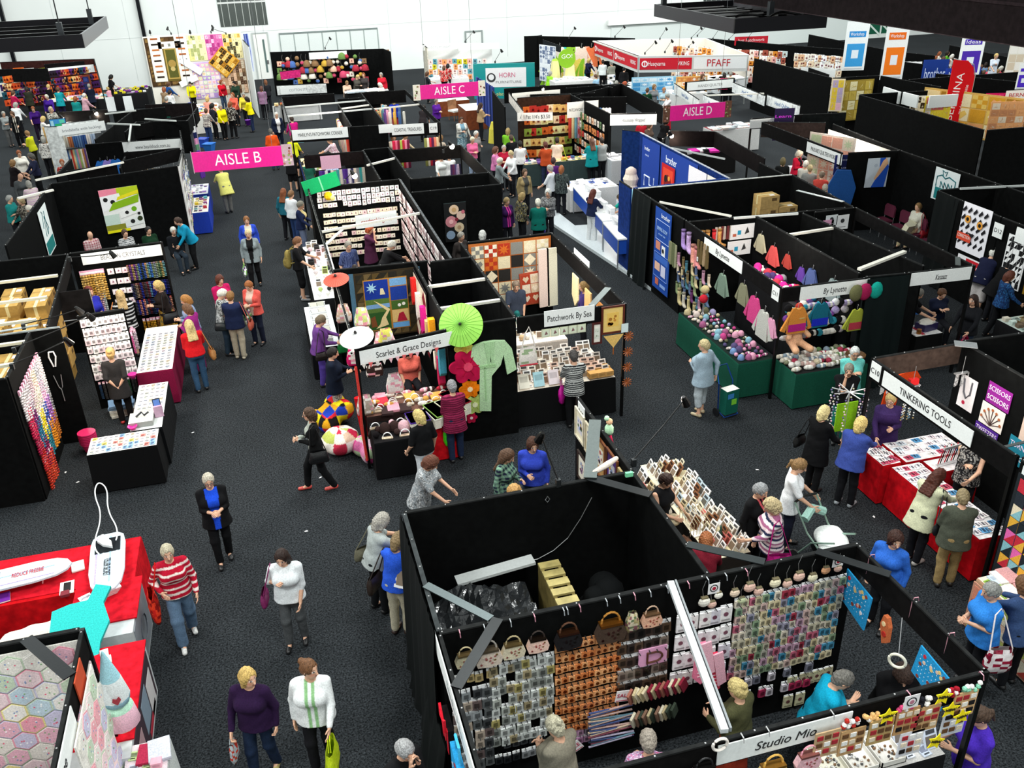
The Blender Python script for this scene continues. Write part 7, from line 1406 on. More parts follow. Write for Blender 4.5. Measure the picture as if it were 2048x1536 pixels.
TH('gold_pennant',G().plate([(-.2,0),(.2,0),(0,-.26)],-.01,0,'e8c070').tube([(0,-.005,-.26),(0,-.005,-.4)],.01,'b06020',5),'fabric','gold triangular pennant with tassel under the brown frame','pennant',(5.85,14.53,1.82));TH('price_card',G().box(-.07,-.004,-.09,.07,0,.09,'d8e8e8'),'paper','pale blue price card on the brown frame','sign',(6.06,14.5,1.95))
for i in range(4):TH('twig_star',(lambda g:[g.tube([(0,0,0),(.1*math.cos(a),-.02,.1*math.sin(a))],.012,'a85a2c',4)for a in np.linspace(0,2*PI,12)]and g)(G()),'wood','rust twig star strung down the corner post','ornament',(6.16,14.55,1.75-i*.33),0,'twig stars on the corner post')
t=thing('canvas_bag','cream canvas bag with red pompom edge hung at the left of the pattern table','bag',(4.15,14.5,1.85));O('pouch',bagmesh(.36,.38,.08,'ece4dc',.8,None,['ece4dc','f0eae0','ece4dc','9ab088'],4),'fabric',t,smooth=True);O('handle',G().tube([(-.12,-.02,0),(-.05,-.02,.28),(.02,-.02,.4),(.06,-.02,.28),(.13,-.02,0)],.014,'ece4dc',5),'fabric',t);O('pompoms',G().tube([(-.17,-.04,-.36),(.17,-.04,-.36)],.014,'c83848',6),'felt',t)
CR=('y',25.17)
grid(CR,1.2,3.5,2.28,1.95,17,3,[K_CARD,K_SQ],PALE,'handmade card high on the card stand wall','cards high on the card stand wall',skip=.03,k=.98)
grid(CR,1.3,3.4,1.66,.5,17,7,K_SQ,['f4ead0','f2e6cc','ece0d0','f6f0e0','e8c8c8'],'square craft card on the card stand racks','square craft cards on the racks',skip=.04,k=.95)
grid(('-x',3.48),18.6,24.8,2.25,.95,32,4,K_CARD,['f0e4e4','f4ece8','e8d0d0','d8c8c4','f6f2f0','c8a8a8','6a5a5c'],'long printed card on the right wall of the card stand','cards on the right wall of the card stand',jit=.02,k=2.1,skip=.03)
table(1.6,18.9,3.4,19.8,'front counter of the card stand packed with cards','f0ece4','e8e0dc',z=.85);scatter(1.65,18.95,3.35,19.75,.855,12,5,[K_STAND,K_FLAT,K_CARTON],PALE+['a8d890','5ab850'],'card packet on the card stand counter','card packets on the counter')
table(.35,18.15,.95,20.6,'long black trestle of card tubs along the aisle','e8ecec','0e0f12',z=.75)
for i in range(6):K_TUB.put('white plastic tub of cards on the aisle trestle',(.65,18.38+i*.38,.755),RD.uniform(-.05,.05),RD.choice(['f4f4f0','e8e8e4','e0e4d8']),'card tubs on the aisle trestle',k=1.15)
scatter(.68,20.7,1.3,22.5,.9,3,6,[K_STAND,K_BALL],['f0f0e8','c8dc90','ffffff','333333','e8d8d8'],'light packet by the young backpacker','light packets by the backpacker',jit=.05);table(.62,20.65,1.3,24.8,'side table of craft blanks along the left rail','e0e0dc','101113',z=.88);scatter(.68,22.6,1.25,24.7,.885,3,8,[K_BALL,K_STAND,K_CARTON],['f0f0ec','3a3a3c','e8c8d0','e8e8f0'],'craft blank along the left rail','craft blanks along the left rail',jit=.05)
TH('green_banner',G().box(-.5,-.02,-.2,.5,.02,.2,'18a060').box(-.02,-.03,-.2,.02,-.02,.2,'7ad0a0'),'fabric','bright green flag standing on the far left post of the card stand','flag',(1.35,25.1,2.52),rot=(0,-.22,0));TH('daffodil_bunch',G().ball((0,0,0),.12,'f0c020',8).ball((.1,-.05,-.05),.08,'f8e890',8),'felt','yellow daffodil bunch under the green flag','flowers',(1.5,24.95,2.2))
poster('flower_picture','framed picture of pink and blue felt roses on the black front wall','picture',(4.45,23.6,.95),0,.62,1.1,'151617',[('b',.0,.99,1,1,'3a4a4a'),('d',.45,.82,.22,'e0c0a0'),('d',.75,.66,.2,'d8b8a8'),('d',.3,.52,.26,'c88088'),('d',.65,.36,.22,'ccb898'),('d',.25,.18,.2,'8aa0b8'),('d',.45,.82,.1,'c8a070'),('d',.3,.52,.1,'e8b0b0'),('d',.65,.36,.09,'a88a6a'),('d',.55,.57,.08,'7a2030'),('d',.85,.75,.08,'c86a78')])
scatter(4.1,27.0,5.6,28.4,.8,10,4,[K_FLAT,K_BALL,K_CARTON],['5a5a5c','c8c4bc','e8e4dc','8a4a4a','3a3a3a'],'bead tray item in the lit corner stand','bead tray items',jit=.05);table(4.05,26.9,5.65,28.5,'grey bead counter in the lit corner stand','8a8a88','1a1a1a',z=.79)
for i in range(9):K_SCARF.put('yellow or orange scarf on the rack beside the white shirt',(4.95+i*.07,27.2+.02*i,1.75),0,['e8d030','d8a818','e8a020','6a9a30','f0e060','e05a20','e8c828','c8b828','d84820'][i],'scarves on the yellow rack')
for i in range(5):K_SCARF.put('dark multicoloured scarf hanging right of the white shirts',(5.75+i*.06,28.6,1.85),0,['3a2a50','6a2a40','2a3a6a','b8a8c0','1a1a2a'][i],'dark scarves by the white shirts')
scatter(1.3,26.2,2.9,28.9,.8,7,7,[K_FOLD,K_FLAT,K_BOOK],FAB,'cloth or pattern in the stand behind the card stand','cloths in the stand behind the cards',jit=.05,k=1.1);table(1.25,26.1,2.95,29.0,'fabric counter in the stand behind the card stand','c8c0b8','1a1a1c',z=.79)
for i in range(16):K_SCARF.put('coloured cloth hanging behind the floral blouse',(1.6+i*.09,29.1,1.9),0,['5a3a90','4a2a80','e8e0e8','2a2a5a','e8d8c8','8a8a90','3a9a9a','d8d0c0'][i%8],'cloths behind the floral blouse')
for i in range(13):K_BOLT.put(f'{["crimson", "rose", "maroon", "lime", "red", "pink", "wine", "olive", "cream", "scarlet", "plum", "coral", "sand"][i]} scarf roll hanging under Coastal Treasures',(4.45+i*.085 if i<7 else 5.0+i*.085,32.35,.95),0,['c02040','d8607a','7a1830','a8b850','b82838','e08098','6a1c38','8a8a4a','e8dcc0','c83040','5a2048','e07860','d8b890'][i])
def fwall(p0,p1,z0,z1,nx,nz,kinds,cols,label,group,off=.05,**k):
 """goods hung on a far wall whose top runs between two pixels"""
 a,c=P(*p0,2.4),P(*p1,2.4);L=math.dist(a[:2],c[:2]);grid(('s',((a[0],a[1]),(c[0],c[1]))),.1,L-.1,z1,z0,nx,nz,kinds,cols,label,group,off=off,**k)
scatter(1.3,34.0,2.3,35.7,.8,6,6,[K_FOLD,K_FLAT,K_CARTON],FAB+['f4f0e8']*4,"fabric in Marilyn's stand","fabrics in Marilyn's stand",jit=.05,k=1.25);table(1.25,33.9,2.35,35.8,"fabric table in Marilyn's stand",'d8d0c8','1a1a1c',z=.79)
for i in range(22):K_BOLT.put(f"{cn(FAB[i % 12])} bolt along the inner wall of Marilyn's stand",(2.95,33.6+i*.16,.95),0,FAB[i%12],"bolts along Marilyn's inner wall",k=1.05)
for i in range(22):K_BOLT.put(f'{cn(FAB[(i + 5) % 12])} garment or bolt in the scarf booth',(4.55+.2*(i%11%7),38.0+.6*(i//7),.9),0,FAB[(i+5)%12],'garments in the scarf booth')
scatter(1.2,39.0,3.0,40.2,.8,9,5,[K_FOLD,K_CARTON,K_BOOK],FAB+['2aa0c8','e8e040'],'bright box or fabric beyond the white braces','bright boxes beyond the braces',jit=.05,k=1.4)
# -- added fill lights, and lamps of the booths (the bright stars in the photograph)
for(px,py,z,lit,lab)in((708,352,2.62,1.1,'brightest arm spotlight over the card stand'),(903,293,2.6,1.2,'bright arm spotlight at the lit corner stand'),(620,318,2.2,.8,'small bright lamp beside the pink banner'),(191,227,2.3,.9,'white lit lamp behind the backings board'),(124,237,2.2,.5,'warm lit lamp left of the backings board'),(369,218,2.1,.8,'warm lit lamp near the teal top on a hanger'),(1085,178,2.3,.8,'pale lit lamp behind the quilt stand'),(1343,272,2.3,.8,'white lit lamp in front of the dark stand'),(1388,88,2.5,.8,'lit lamp on the pavilion rail')):
 p=P(px,py,z);spotarm(p[0]-.25,p[1]+.1,z-.15,.2,-.05,lab,lit=lit,z2=.25)
for(px,py,z,dx,dy,lab)in((300,62,3.5,0,.1,'first'),(340,55,3.6,-.1,.1,'second'),(380,62,3.5,0,.1,'third'),(420,52,3.6,.1,.1,'fourth'),(450,55,3.5,-.6,.3,'fifth')):
 x,z_=zat(px,py,QY);spotarm(x,QY-.03,z_-.3,dx,-dy,lab+' small black spotlight from the left along the tall quilt wall top',z2=.3)
for i,(px,py)in enumerate(((1138,64),(1230,62),(1320,66),(1383,65),(1426,66),(1458,68),(1496,66),(1290,95),(1330,92),(930,72),(990,112),(1395,120-60),(650,85))):
 p=P(px,py+8,2.6);spotarm(p[0],p[1],2.5,.5*(1 if i%2 else.6),-.1,'small black arm spotlight standing above the far booths',z2=.55)
p=P(140,590,2.45);spotarm(-4.75,17.1,2.44,.9,.3,'black arm spotlight over the side board of the bead stand',z2=.1);spotarm(-4.7,16.0,2.44,1.1,1.0,'grey arm spotlight hanging low beside the white name board',z2=.1,lw=40);spotarm(-4.5,20.9,2.44,.9,-.2,'black arm spotlight in front of the Beads board',z2=.1,lw=14);spotarm(-4.6,15.3,2.44,.8,.5,'thin arm spotlight over the bead strings wall',z2=.15,lw=35)
for(x,y,w_)in((2.2,23.6,60),(5.2,16.6,60),(2.0,15.6,45),(9.9,10,40),(10.3,16.5,55),(5.0,10.4,30),(2.6,36,50),(12.6,31.5,90),(17.5,25.2,110),(13.5,29.5,40)):glow(x,y,2.7,w_,(1,.9,.8),.15)  # added warm fill lights inside the stands, no lamp fitting behind them
# -- left block: Beads N Crystals
BW=(('s',((-4.6,21.42),(-2.62,21.57))))
grid(BW,.12,.62,1.98,1.98,8,1,K_BEADL,['d8a850','c89840','e0b868'],'amber bead bunch high on the bead wall','amber bead bunches',k=1.5,jit=.005);grid(BW,.12,.55,1.42,.6,6,2,K_BEADL,['d8e0dc','e8b8c8','b8d0c8'],'pale bead bunch on the bead wall','pale bead bunches',k=1.2)
grid(BW,.7,1.15,1.95,1.2,3,4,K_SQ,['f8f0f4','f4e8ec','e8d0d8'],'white findings card in the middle of the bead wall','findings cards on the bead wall',k=1.05)
grid(BW,1.12,1.95,1.98,1.98,17,1,K_BEAD,['8a9aa8','2050b0','3a78d0','6a3a90','3a6a4a','e8a070','5a3a30','8a6a50','4a1c30','2a3a30','b8a060','6aa8b0','889a70'],'bead strand in the top row of the bead wall','top row bead strands',jit=.004,k=1.05);grid(BW,1.12,1.95,1.52,1.1,17,2,K_BEAD,['e89a80','5a3028','7a2a3a','2a4a6a','6aa0c0','1c2050','2030a0','4a4a50','a89078'],'bead strand in the lower rows of the bead wall','lower row bead strands',jit=.004,k=1.05);grid(BW,1.2,1.95,.62,.6,10,1,K_BEADL,['e0a830','c89020','8a5a20','1c1c22'],'amber bead bunch low on the bead wall','low amber bead bunches',k=1.1)
BS=('+x',-4.6)
for j,(z,n,cols)in enumerate(((1.95,12,['e8e0e0','d8d0d4','c8b0b8','e8d8c0','b8b8c0']),(1.62,12,['c01848','6a1860','e8dcc8','d8d4cc','e8b0d0','c8ccd0']),(1.25,11,['a81040','1c7090','e8d020','3050a8','9a60b0','8a8a8c']),(.85,10,['c82828','8a1850','1c7888','e89020','b86a28','6a5030']),(.5,5,['d03820','e04828','b82818']))):
 grid(BS,15.05+.04*j,16.75-.0*j if j<4 else 15.9,z+.12,z+.12,n,1,K_BEADL,cols,'bead bunch on the side wall of the bead stand, tier '+str(j+1),'bead bunches on the side wall',k=1.3,jit=.012,same=2)
grid(('y',16.88),-5.2,-4.7,2.0,1.0,5,4,K_BEADL,['e8e0e0','e8a8a0','d8d4d8'],'pale bead bunch left of the white lanyard','pale bead bunches by the lanyard')
TH('white_lanyard',G().tube([(0,0,0),(.08,0,.0),(.1,0,-.1),(.05,0,-.3),(.02,0,-.3),(-.02,0,-.1),(0,0,0)],.014,'e8e8e8',6),'plastic','white looped lanyard on the black end panel','lanyard',(-4.4,16.85,1.98));TH('silver_necklace',G().tube([(-.07,0,0),(-.03,0,-.25),(0,0,-.3),(.03,0,-.25),(.06,0,0)],.008,'b8b8b8',5).tube([(0,0,-.3),(.0,0,-.55)],.01,'a8a8a8',5),'metal','silver Y-shaped necklace under the white lanyard','necklace',(-4.36,16.85,1.5));TH('side_board',G().box(0,-.03,0,.62,.0,.62,'181616').tube([(.0,-.04,0),(.62,-.04,0),(.62,-.04,.6)],.012,'8a8c8e',4),'felt','small black display board with grey rods below the arm lamps','board',(-4.5,19.0,1.75),.04);
WP=('s',((-4.08,18.22),(-3.2,18.32)))
grid(WP,.04,.86,2.02,.85,8,7,K_PACK,['fbf0f4','f8e8ee','ffffff','f0d8e0'],'white findings packet on the packet wall','white packets on the packet wall',k=1.45,jit=.006);grid(WP,.06,.82,.62,.62,11,1,K_BEADL,['7a1830','1c3a5a','2a5a38','8a1c20','b85a20','3a3a3c'],'dark ribbon bunch under the white packets','dark ribbon bunches',k=.8)
for i in range(5):TH('folded_tray_cloth',G().box(-.24,-.17,0,.24,.17,.05,['e8e4d8','e0dccc','ece8dc','8aa4c0','7a98b8'][i]),'fabric','folded cloth in the pile under the packet wall','cloth',(-3.6,17.85,.02+i*.055),RD.uniform(-.1,.2),'folded cloths under the packet wall')
for i in range(7):TH('stacked_basket',G().lathe([(.10,0),(.15,.18),(.165,.18),(.165,.2),(.14,.2)],'d02860',16,cols=['d83068','f0dce4','d83068','d02860']),'plastic','pink basket with white rim in the stack on the floor','basket',(-4.05,16.45,.02+i*.035),0,'stack of pink baskets')
table(-3.2,18.0,-2.5,20.4,'maroon draped table of cards under the red jumper','e8e4dc','7a1038',z=.8,folds=.006);table(-3.1,15.5,-2.55,17.4,'black draped table with a till beside the aisle','d8dcd8','0c0e10',z=.8);table(-3.75,14.85,-2.6,15.45,'black draped end table of bead cards','dcdcd8','0a0b0c',z=.8,folds=.02)
BC=['f4f0ec','ececec','f0e4e8','dce4ec','f4f4e4','e8ecdc','ffffff','f8e8c8']
scatter(-3.16,18.05,-2.54,20.0,.805,5,14,[K_BEADC],BC,'bead card on the maroon table','bead cards on the maroon table',jit=.004,skip=.01,k=1.12);scatter(-3.06,16.1,-2.58,17.38,.805,5,8,[K_BEADC],BC,'bead card on the till table','bead cards on the till table',jit=.004,skip=.01,k=1.0);scatter(-3.72,14.88,-2.63,15.43,.805,12,5,[K_BEADC],BC+['e88a80','8ab0d8','e8d870'],'bead card on the end table','bead cards on the end table',jit=.004,skip=.01,k=.84)
t=thing('cash_register','grey till with black flex next to the touch screen','till',(-2.9,15.8,.805));O('drawer',G().box(-.22,-.2,0,.2,.2,.1,'9a9c98','c8c8c2'),'plastic',t);O('flex',G().tube([(-.1,0,.12),(0,.08,.16),(.05,-.02,.14),(.12,.05,.16)],.02,'1c1c1e',6),'plastic',t)
t=thing('card_terminal','upright touch screen terminal in pink case on the till table','terminal',(-2.62,15.95,.805),.2);O('case',G().box(-.08,-.06,0,.08,.06,.22,'c8a0b8'),'plastic',t);O('screen',G().box(-.07,-.07,.16,.07,-.06,.34,'20242c').box(-.055,-.073,.18,.055,-.07,.32,'5a80c8').mv(rx=-.3),'plastic',t)
TH('pink_bowl',G().lathe([(.04,0),(.09,.07),(.085,.08),(.03,.03)],'e02a90',12),'plastic','hot pink bowl at the near end of the till table','bowl',(-3.05,15.55,.805),smooth=True);TH('pink_bowl',G().lathe([(.04,0),(.09,.1),(.085,.11),(.03,.03)],'e02a90',12),'plastic','hot pink tub hanging at the corner of the maroon table','bowl',(-3.28,17.95,.72),smooth=True)
for i in range(16):K_BEADL.put('tall tangle of charms on the stand left of the maroon table',(-3.4+RD.uniform(-.06,.06),18.3+i*.11,1.35-.02*i),RD.uniform(0,3),RD.choice(['e8d8e0','3a3a3c','d84a90','c8c8cc']),'charms left of the maroon table')
k_=0
for(x,y0,y1,n,h)in((-5.0,15.4,20.6,9,6),(-5.6,15.6,20.8,9,6),(-6.2,16.5,20.8,7,5)):
 for i in range(n):
  for j in range(h if i%3 else h-1):K_BOX.put(f'tan carton, {["lowest","second","third","fourth","fifth","topmost"][j]} of its stack, behind the bead stand',(x+RD.uniform(-.03,.03),y0+(y1-y0)*i/n,.005+j*.343),R90+RD.uniform(-.05,.05),RD.choice(['b8924e','c49c58','a88444','d0a864']),'cartons behind the bead stand')
poster('fabric_poster','large poster of lime, pink and dotted fabric rolls','poster',(-4.93,28.62,.72),.06+.2,1.1,1.32,'f0f0ec',[('b',.0,.72,.5,1,'f08aa0'),('b',.45,.8,1,1,'b8cc20'),('p',[(.0,.5),(.55,.62),(.5,.88),(.0,.85)],'f4f4f4'),('d',.13,.77,.06,'1a1a1a'),('d',.3,.7,.06,'1a1a1a'),('p',[(.15,.5),(.95,.62),(1,.8),(.3,.68)],'8ab818'),('p',[(.4,.72),(1,.82),(1,.9),(.45,.8)],'e8dc20'),('b',.0,.18,.38,.42,'c8dcd0'),('b',.0,.06,.5,.18,'8a8a28'),('p',[(.42,.3),(.98,.4),(1,.6),(.4,.46)],'f4f4f0'),('d',.8,.48,.07,'70b020'),('d',.6,.42,.05,'202020'),('p',[(.5,.08),(1,.12),(1,.34),(.5,.24)],'e8ece8'),('d',.7,.2,.06,'202020'),('d',.9,.24,.07,'303a20'),('b',0,0,.6,.06,'e8e010'),('d',.9,.36,.04,'101010')])
poster('fleur_banner','white and teal banner on the side wall left of the polka poster','banner',(-6.07,25.9,1.0),R90,1.1,1.25,'e8f0ee',[('b',.05,.03,.95,.3,'1c7a78'),('l',[(.3,.4),(.5,.8),(.7,.5),(.5,.4),(.6,.9)],.012,'2a6a70'),('l',[(.2,.6),(.4,.9),(.3,.95)],.012,'2a6a70')])
table(-2.55,30.0,-2.05,31.9,'royal blue draped table by the yellow coat, near','d8d4cc','1c38a0',z=.72);table(-2.95,32.2,-2.1,33.6,'royal blue draped table by the yellow coat, far','c8ccd0','1c2f80',z=.75)
scatter(-2.5,30.1,-2.1,31.8,.725,3,7,[K_FLAT,K_CARTON],MIX,'small kit on the near blue table','kits on the near blue table');scatter(-2.9,32.3,-2.15,33.5,.755,6,5,[K_BOOK,K_FLAT],['f0f0ee','8a6ab0','e8e8f0'],'white packet on the far blue table','packets on the far blue table')
grid(('+x',-2.58),29.4,31.7,2.1,.7,13,5,[K_KIT,K_CARD],['f4f4f4','e8dcd8','f0f0f0','3a6ac0','e8a8b0','d8e0a0'],'white packet cascading down the stand end by the aisle','packets on the stand end',jit=.03,k=1.2)
scatter(-5.8,30.6,-2.8,31.6,.85,20,4,[K_CARTON,K_HAT,K_STAND,K_BALL],MIX+['1c3aa0']*3,'craft item on the shelf behind the polka poster','craft items behind the polka poster',jit=.04,k=1.1)
fwall((242,300),(364,292),.9,1.75,9,2,[K_TOP,K_KIT],['c8b8a0','8a7a60','e8e0d0','f0e8e0','a85a4a','d8d4d0'],'kit hanging under the beadshack board','kits under the beadshack board',k=1.2);fwall((180,292),(236,286),1.0,1.9,3,2,[K_TOP],['2a6ab8','3a5ac0','3a9ab0','a8b8d8','8a7ac8'],'blue batik garment left of the beadshack board','blue batik garments',k=1.0)
for i in range(22):K_BOLT.put(f'{cn(["c8a060", "d8b868", "e8d8b0", "8a3040", "d8d0c0", "c87a50", "4a70a8", "6a8ab8", "3a5a98", "e8e0dc", "a8b8d0"][i // 2])} bolt on the bolt shelves at left',(P(92+i*4.6,262+9,1.6)[0],P(92,272,1.6)[1]-.04*i,1.15),0,["c8a060","d8b868","e8d8b0","8a3040","d8d0c0","c87a50","4a70a8","6a8ab8","3a5a98","e8e0dc","a8b8d0"][i//2],'bolts on the shelves at left',k=.8)
for i in range(22):c=FAB[i%12];K_BOLT.put(f'{cn(c)} bolt on the lower shelf at left',(P(100+i*3.6,305,.9)[0],P(100,308,.9)[1],.15),0,c,'bolts on the lower shelf at left',k=.85)
a,c=P(95,262,1.85),P(192,250,1.85);
t=thing('bolt_shelf','black shelving unit of fabric bolts under the backings board','shelf',(a[0],a[1]+.25,0));
for z in(.08,1.05,2.0):O('shelf_board',G().bar((0,0,z),(c[0]-a[0],c[1]-a[1],z),.5,.03,'e4e6e2' if z>1.5 else '1a1a1a'),'wood',t)
poster('tablet_screen','landscape screen in blue and green on the bolt shelf','screen',(P(97,262,1.95)[0],a[1]-.1,1.95),.1,.62,.36,'101214',[('b',.04,.06,.96,.94,'3a90d0'),('b',.3,.1,.95,.45,'20b070'),('b',.6,.5,.9,.85,'5ad0b0'),('b',.08,.2,.25,.8,'a8d8e8')],m='plastic')
fwall((-10,142),(190,120),.9,2.1,34,4,[K_BLOCK],['c84a20','e07828','3a1a50','8a2a3a','1c4a5a','e8c080','5a2a70','2a2030','d85a30'],'quilt block on the dark quilt wall, upper left','blocks on the dark quilt wall',k=2.3,jit=.02)
hangq(quilt(1.25,1.2,3,3,['3a4a90','5a6ac0','c85030','2a3060'],'star','7a3a2a',.08,3),'star_quilt','blue quilt with a red star leaning at the dark quilts stand','quilt',(P(138,178,1.0)[0],P(138,178,1.0)[1],.5),-.1);hangq(quilt(1.3,1.3,4,4,['1c2a3a','2a6a70','e8d8c0','1a1a2a'],'star','b89878',.08,6),'tilted_star_quilt','tilted quilt with a teal starburst at far left','quilt',(P(22,168,1.2)[0],P(22,172,1.2)[1],1.0),0,rot=(0,.6,0))
for(px,py,c)in((40,142,'e8681c'),(82,143,'d8e020'),(3,150,'d8d020'),(60,143,'f0f0f0')):p=P(px,py,2.0);TH('price_board',G().box(-.28,-.02,-.2,.28,0,.2,c),'paper',f'{cn(c)} board on the far left rail, at '+{40:'the teal strip',82:'the name board',3:'the picture edge',60:'the centre'}[px],'sign',(p[0],p[1]-.2,2.0))
def ftable(L,z,label,nx,ny,kinds,cols,il,top='e8e4dc',skirt='1a1a1c',k=1.2):
 xs=[P(*p,z)[0]for p in L];ys=[P(*p,z)[1]for p in L];x0,x1,y0,y1=min(xs),max(xs),min(ys),max(ys)
 table(x0,y0,x1,y1,label,top,skirt,z=z);scatter(x0+.05,y0+.05,x1-.05,y1-.05,z+.005,nx,ny,kinds,cols,il,il+' group',jit=.03,k=k)
FK=[K_FLAT,K_FOLD,K_BOOK,K_CARTON]
ftable([(388,235),(440,208)],.8,'long pale fabric table below the tall quilt wall',9,16,FK,FAB+['f4f0e8']*4,'fabric piece on the long pale table',top='f0ece4',skirt='e8e4dc',k=1.4);ftable([(95,205),(215,188)],.8,'table of cloth in front of the dark quilts',26,4,FK,FAB+['f4f0e8']*3,'cloth piece before the dark quilts',k=1.4)
ftable([(225,190),(300,172)],.8,'black demonstration tables with white notices',8,4,[K_BOOK,K_CARTON],['f0f0f0','e8d830','8a3aa0','1c1c1c'],'leaflet on the demonstration tables',top='141414',k=1.3)
for(px,py)in((223,205),(258,203),(275,193)):p=P(px,py,.5);TH('notice_panel',G().box(-.22,-.02,0,.22,0,.75,'ecf0f0'),'paper','plain white notice on the black demonstration table front','notice',(p[0],p[1]-.4,.1),0,'white notices on the demonstration tables')
xa,xc,zt=QW;W_=xc-xa
def qa(u0,v0,u1,v1,g_,label,rot=None):hangq(g_(W_*(u1-u0),zt*(v1-v0)),'display_quilt',label,'quilt',(xa+W_*u0,QY-.04,zt*v0),0,rot=rot)
qa(.01,.36,.42,.985,lambda w,h:quilt(w,h,10,12,['5a4228','4a3620','6a5030','8a6a3a'],'tri','4a3420',.05,3),'brown bordered quilt with white side bars on the tall wall')
for u,n in((.05,0),(.31,1)):o=hangq((lambda g:[g.box(.12,-.02,.2+i*.27,.48,-.01,.28+i*.27,['2a1c14','a85a2a','c07038'][i%3])for i in range(8)]and g)(G().box(0,-.012,0,.62,0,2.3,'f2eee4')),'bar_quilt',['left','right'][n]+' white bar panel with brown dashes on the brown quilt','quilt',(xa+W_*u,QY-.07,zt*.42),0)
poster('quilt_centre','gold and green centre panel of the brown quilt','quilt',(xa+W_*.17,QY-.07,zt*.42),0,.78,1.75,'6a5a28',[('b',.12,.06,.88,.94,'b89a50'),('b',.2,.1,.8,.9,'5a5a28'),('d',.5,.5,.25,'a88a48'),('d',.5,.35,.15,'c8b070')],m='fabric')
TH('bar_quilt',G().box(0,-.012,0,1.15,0,.34,'f4f0e8').box(.15,-.02,.1,.3,-.012,.24,'6a5a4a').box(.5,-.02,.1,.62,-.012,.24,'8a8a80').box(.85,-.02,.1,1.0,-.012,.24,'5a4a3a'),'fabric','white top panel with small motifs on the brown quilt','quilt',(xa+W_*.14,QY-.07,zt*.84))
for(u0,u1,pal,lab)in((.42,.62,['f2eeb8','e8e090','a8b070','f8f6d8'],'pale yellow leafy quilt'),(.62,.80,['d868a8','e898c8','b03880','f0c8e0'],'pink flecked quilt'),(.80,.99,['f4e8b0','e8d080','3a3428','d8b050'],'cream and black flecked quilt')):qa(u0,.66,u1,.985,(lambda pl:lambda w,h:quilt(w,h,6,6,pl,'fleck',pl[0],.03,4))(pal),lab+' at the top of the tall wall')
qa(.43,.16,.72,.64,lambda w,h:quilt(w,h,6,8,['f4e0ec','b898d8','f0b8c8','f4f0e0','d8e8c8','f8d8b0'],'heart','c8b0e0',.05,8),'lilac and pink sampler quilt in the middle of the tall wall');qa(.72,.2,.99,.64,lambda w,h:quilt(w,h,8,8,['8a6a4a','c8a080','e8d8c0','5a4030','f0c8a8'],'fleck','a88868',.03,5),'brown and cream fan quilt on the right of the tall wall')
hangq(quilt(1.15,1.15,4,6,['e8b850','f0d080','a87020','3a2c1c'],'fleck','d8982c',.05,2),'diamond_quilt','golden quilt hung as a diamond on the tall wall','quilt',(xa+W_*.78,QY-.12,zt*.42),0,rot=(0,-PI/4,0));TH('price_banner',G().box(0,-.015,0,1.2,0,.34,'f4f4f8'),'paper','slanting pale price banner over the brown quilt','sign',(xa+W_*.32,QY-.12,zt*.66),rot=(0,.65,0));TH('price_banner',G().box(0,-.015,0,1.0,0,.3,'f0f4f0'),'paper','white banner slanting upwards below the brown quilt','sign',(xa+W_*.3,QY-.12,zt*.33),rot=(0,-.35,0))
for i in range(5):TH('hanging_rope',G().tube([(0,0,0),(.03,.02,-.9),(0,0,-1.9)],.05,['4a5aa0','8a9ac8','2a3a80','5a6ab0','c8d0e8'][i],6),'fabric','blue patterned strip hanging off the right end of the tall wall','cloth',(xc+.15+.05*i,QY-.3,zt-.1),0,'blue strips at the tall wall end')
t=thing('folding_lattice','black and white folding lattice stand by the red jumper','stand',P(437,190,0),0)
for i in range(4):O('lath',G().bar((-.7+.35*i,0,.1),(-.1+.35*i,0,.95),.06,.03,'e8ecec').bar((-.1+.35*i,.04,.1),(-.7+.35*i,.04,.95),.06,.03,'1c1c20'),'wood',t)
for(px,py,c,lab)in((405,280,'2a50c0','blue crate stacked on green at the aisle'),(418,290,'2a70c8','light blue crate beside the blue one')):p=P(px,py,.3);TH('plastic_crate',G().lathe([(.2,0),(.3,.35),(.33,.35),(.33,.38),(.28,.36)],c,4),'plastic',lab,'crate',(p[0],p[1],0),.3)
for i in range(9):p=P(378+i*2.2,205+i*12,2.0);K_SCARF.put(f'{["blue", "grey", "violet", "red", "white", "navy", "pink", "green", "purple"][i]} garment on the rail at the end of the dark stands',p,.8,['2a3aa0','8a8a90','6a4ac0','a03040','e8e8e8','1c2450','d890b8','5a8a6a','5a3090'][i],k=1.5)
TH('teal_top',garm(.1,.5,.22),'fabric','teal top on a hanger against a dark panel','garment',(P(329,216,1.8)[0],P(329,216,1.8)[1],1.9),0);bpy.data.objects['teal_top'].color=lin('1c8a70')+(1,)
TH('purple_bucket',G().lathe([(.1,0),(.14,.24),(.15,.24)],'7a20b8',12),'plastic','purple bucket carried in the far aisle','bucket',P(497,250,.55),smooth=True)
# -- right block: Brother
def machine(x,y,z,rz,label,group=None):
 t=thing('sewing_machine',label,'sewing machine',(x,y,z),rz,group)
 O('base',G().box(-.2,-.09,0,.2,.09,.06,'f4f4f2'),'plastic',t);O('body',G().box(.09,-.08,.06,.2,.08,.3,'f2f2f4').box(-.2,-.07,.2,.09,.07,.3,'f6f6f6').box(-.2,-.06,.1,-.13,.06,.2,'e8e8ea'),'plastic',t)
 O('display',G().box(.11,-.086,.17,.19,-.08,.26,'3a5a88'),'plastic',t);O('hand_wheel',G().tube([(.2,0,.22),(.225,0,.22)],.045,'c8cacc',10),'plastic',t)
t=thing('demonstration_platform','long low white platform under the blue sewing counters','platform',(8.9,24.2,0));O('deck',G().plate([(-.45,-4.0),(.24,-4.0),(.30,-2.2),(1.1,-2.1),(1.5,3.7),(.42,3.7)],0,.09,'c8d0d2').mv(rx=R90),'plastic',t)
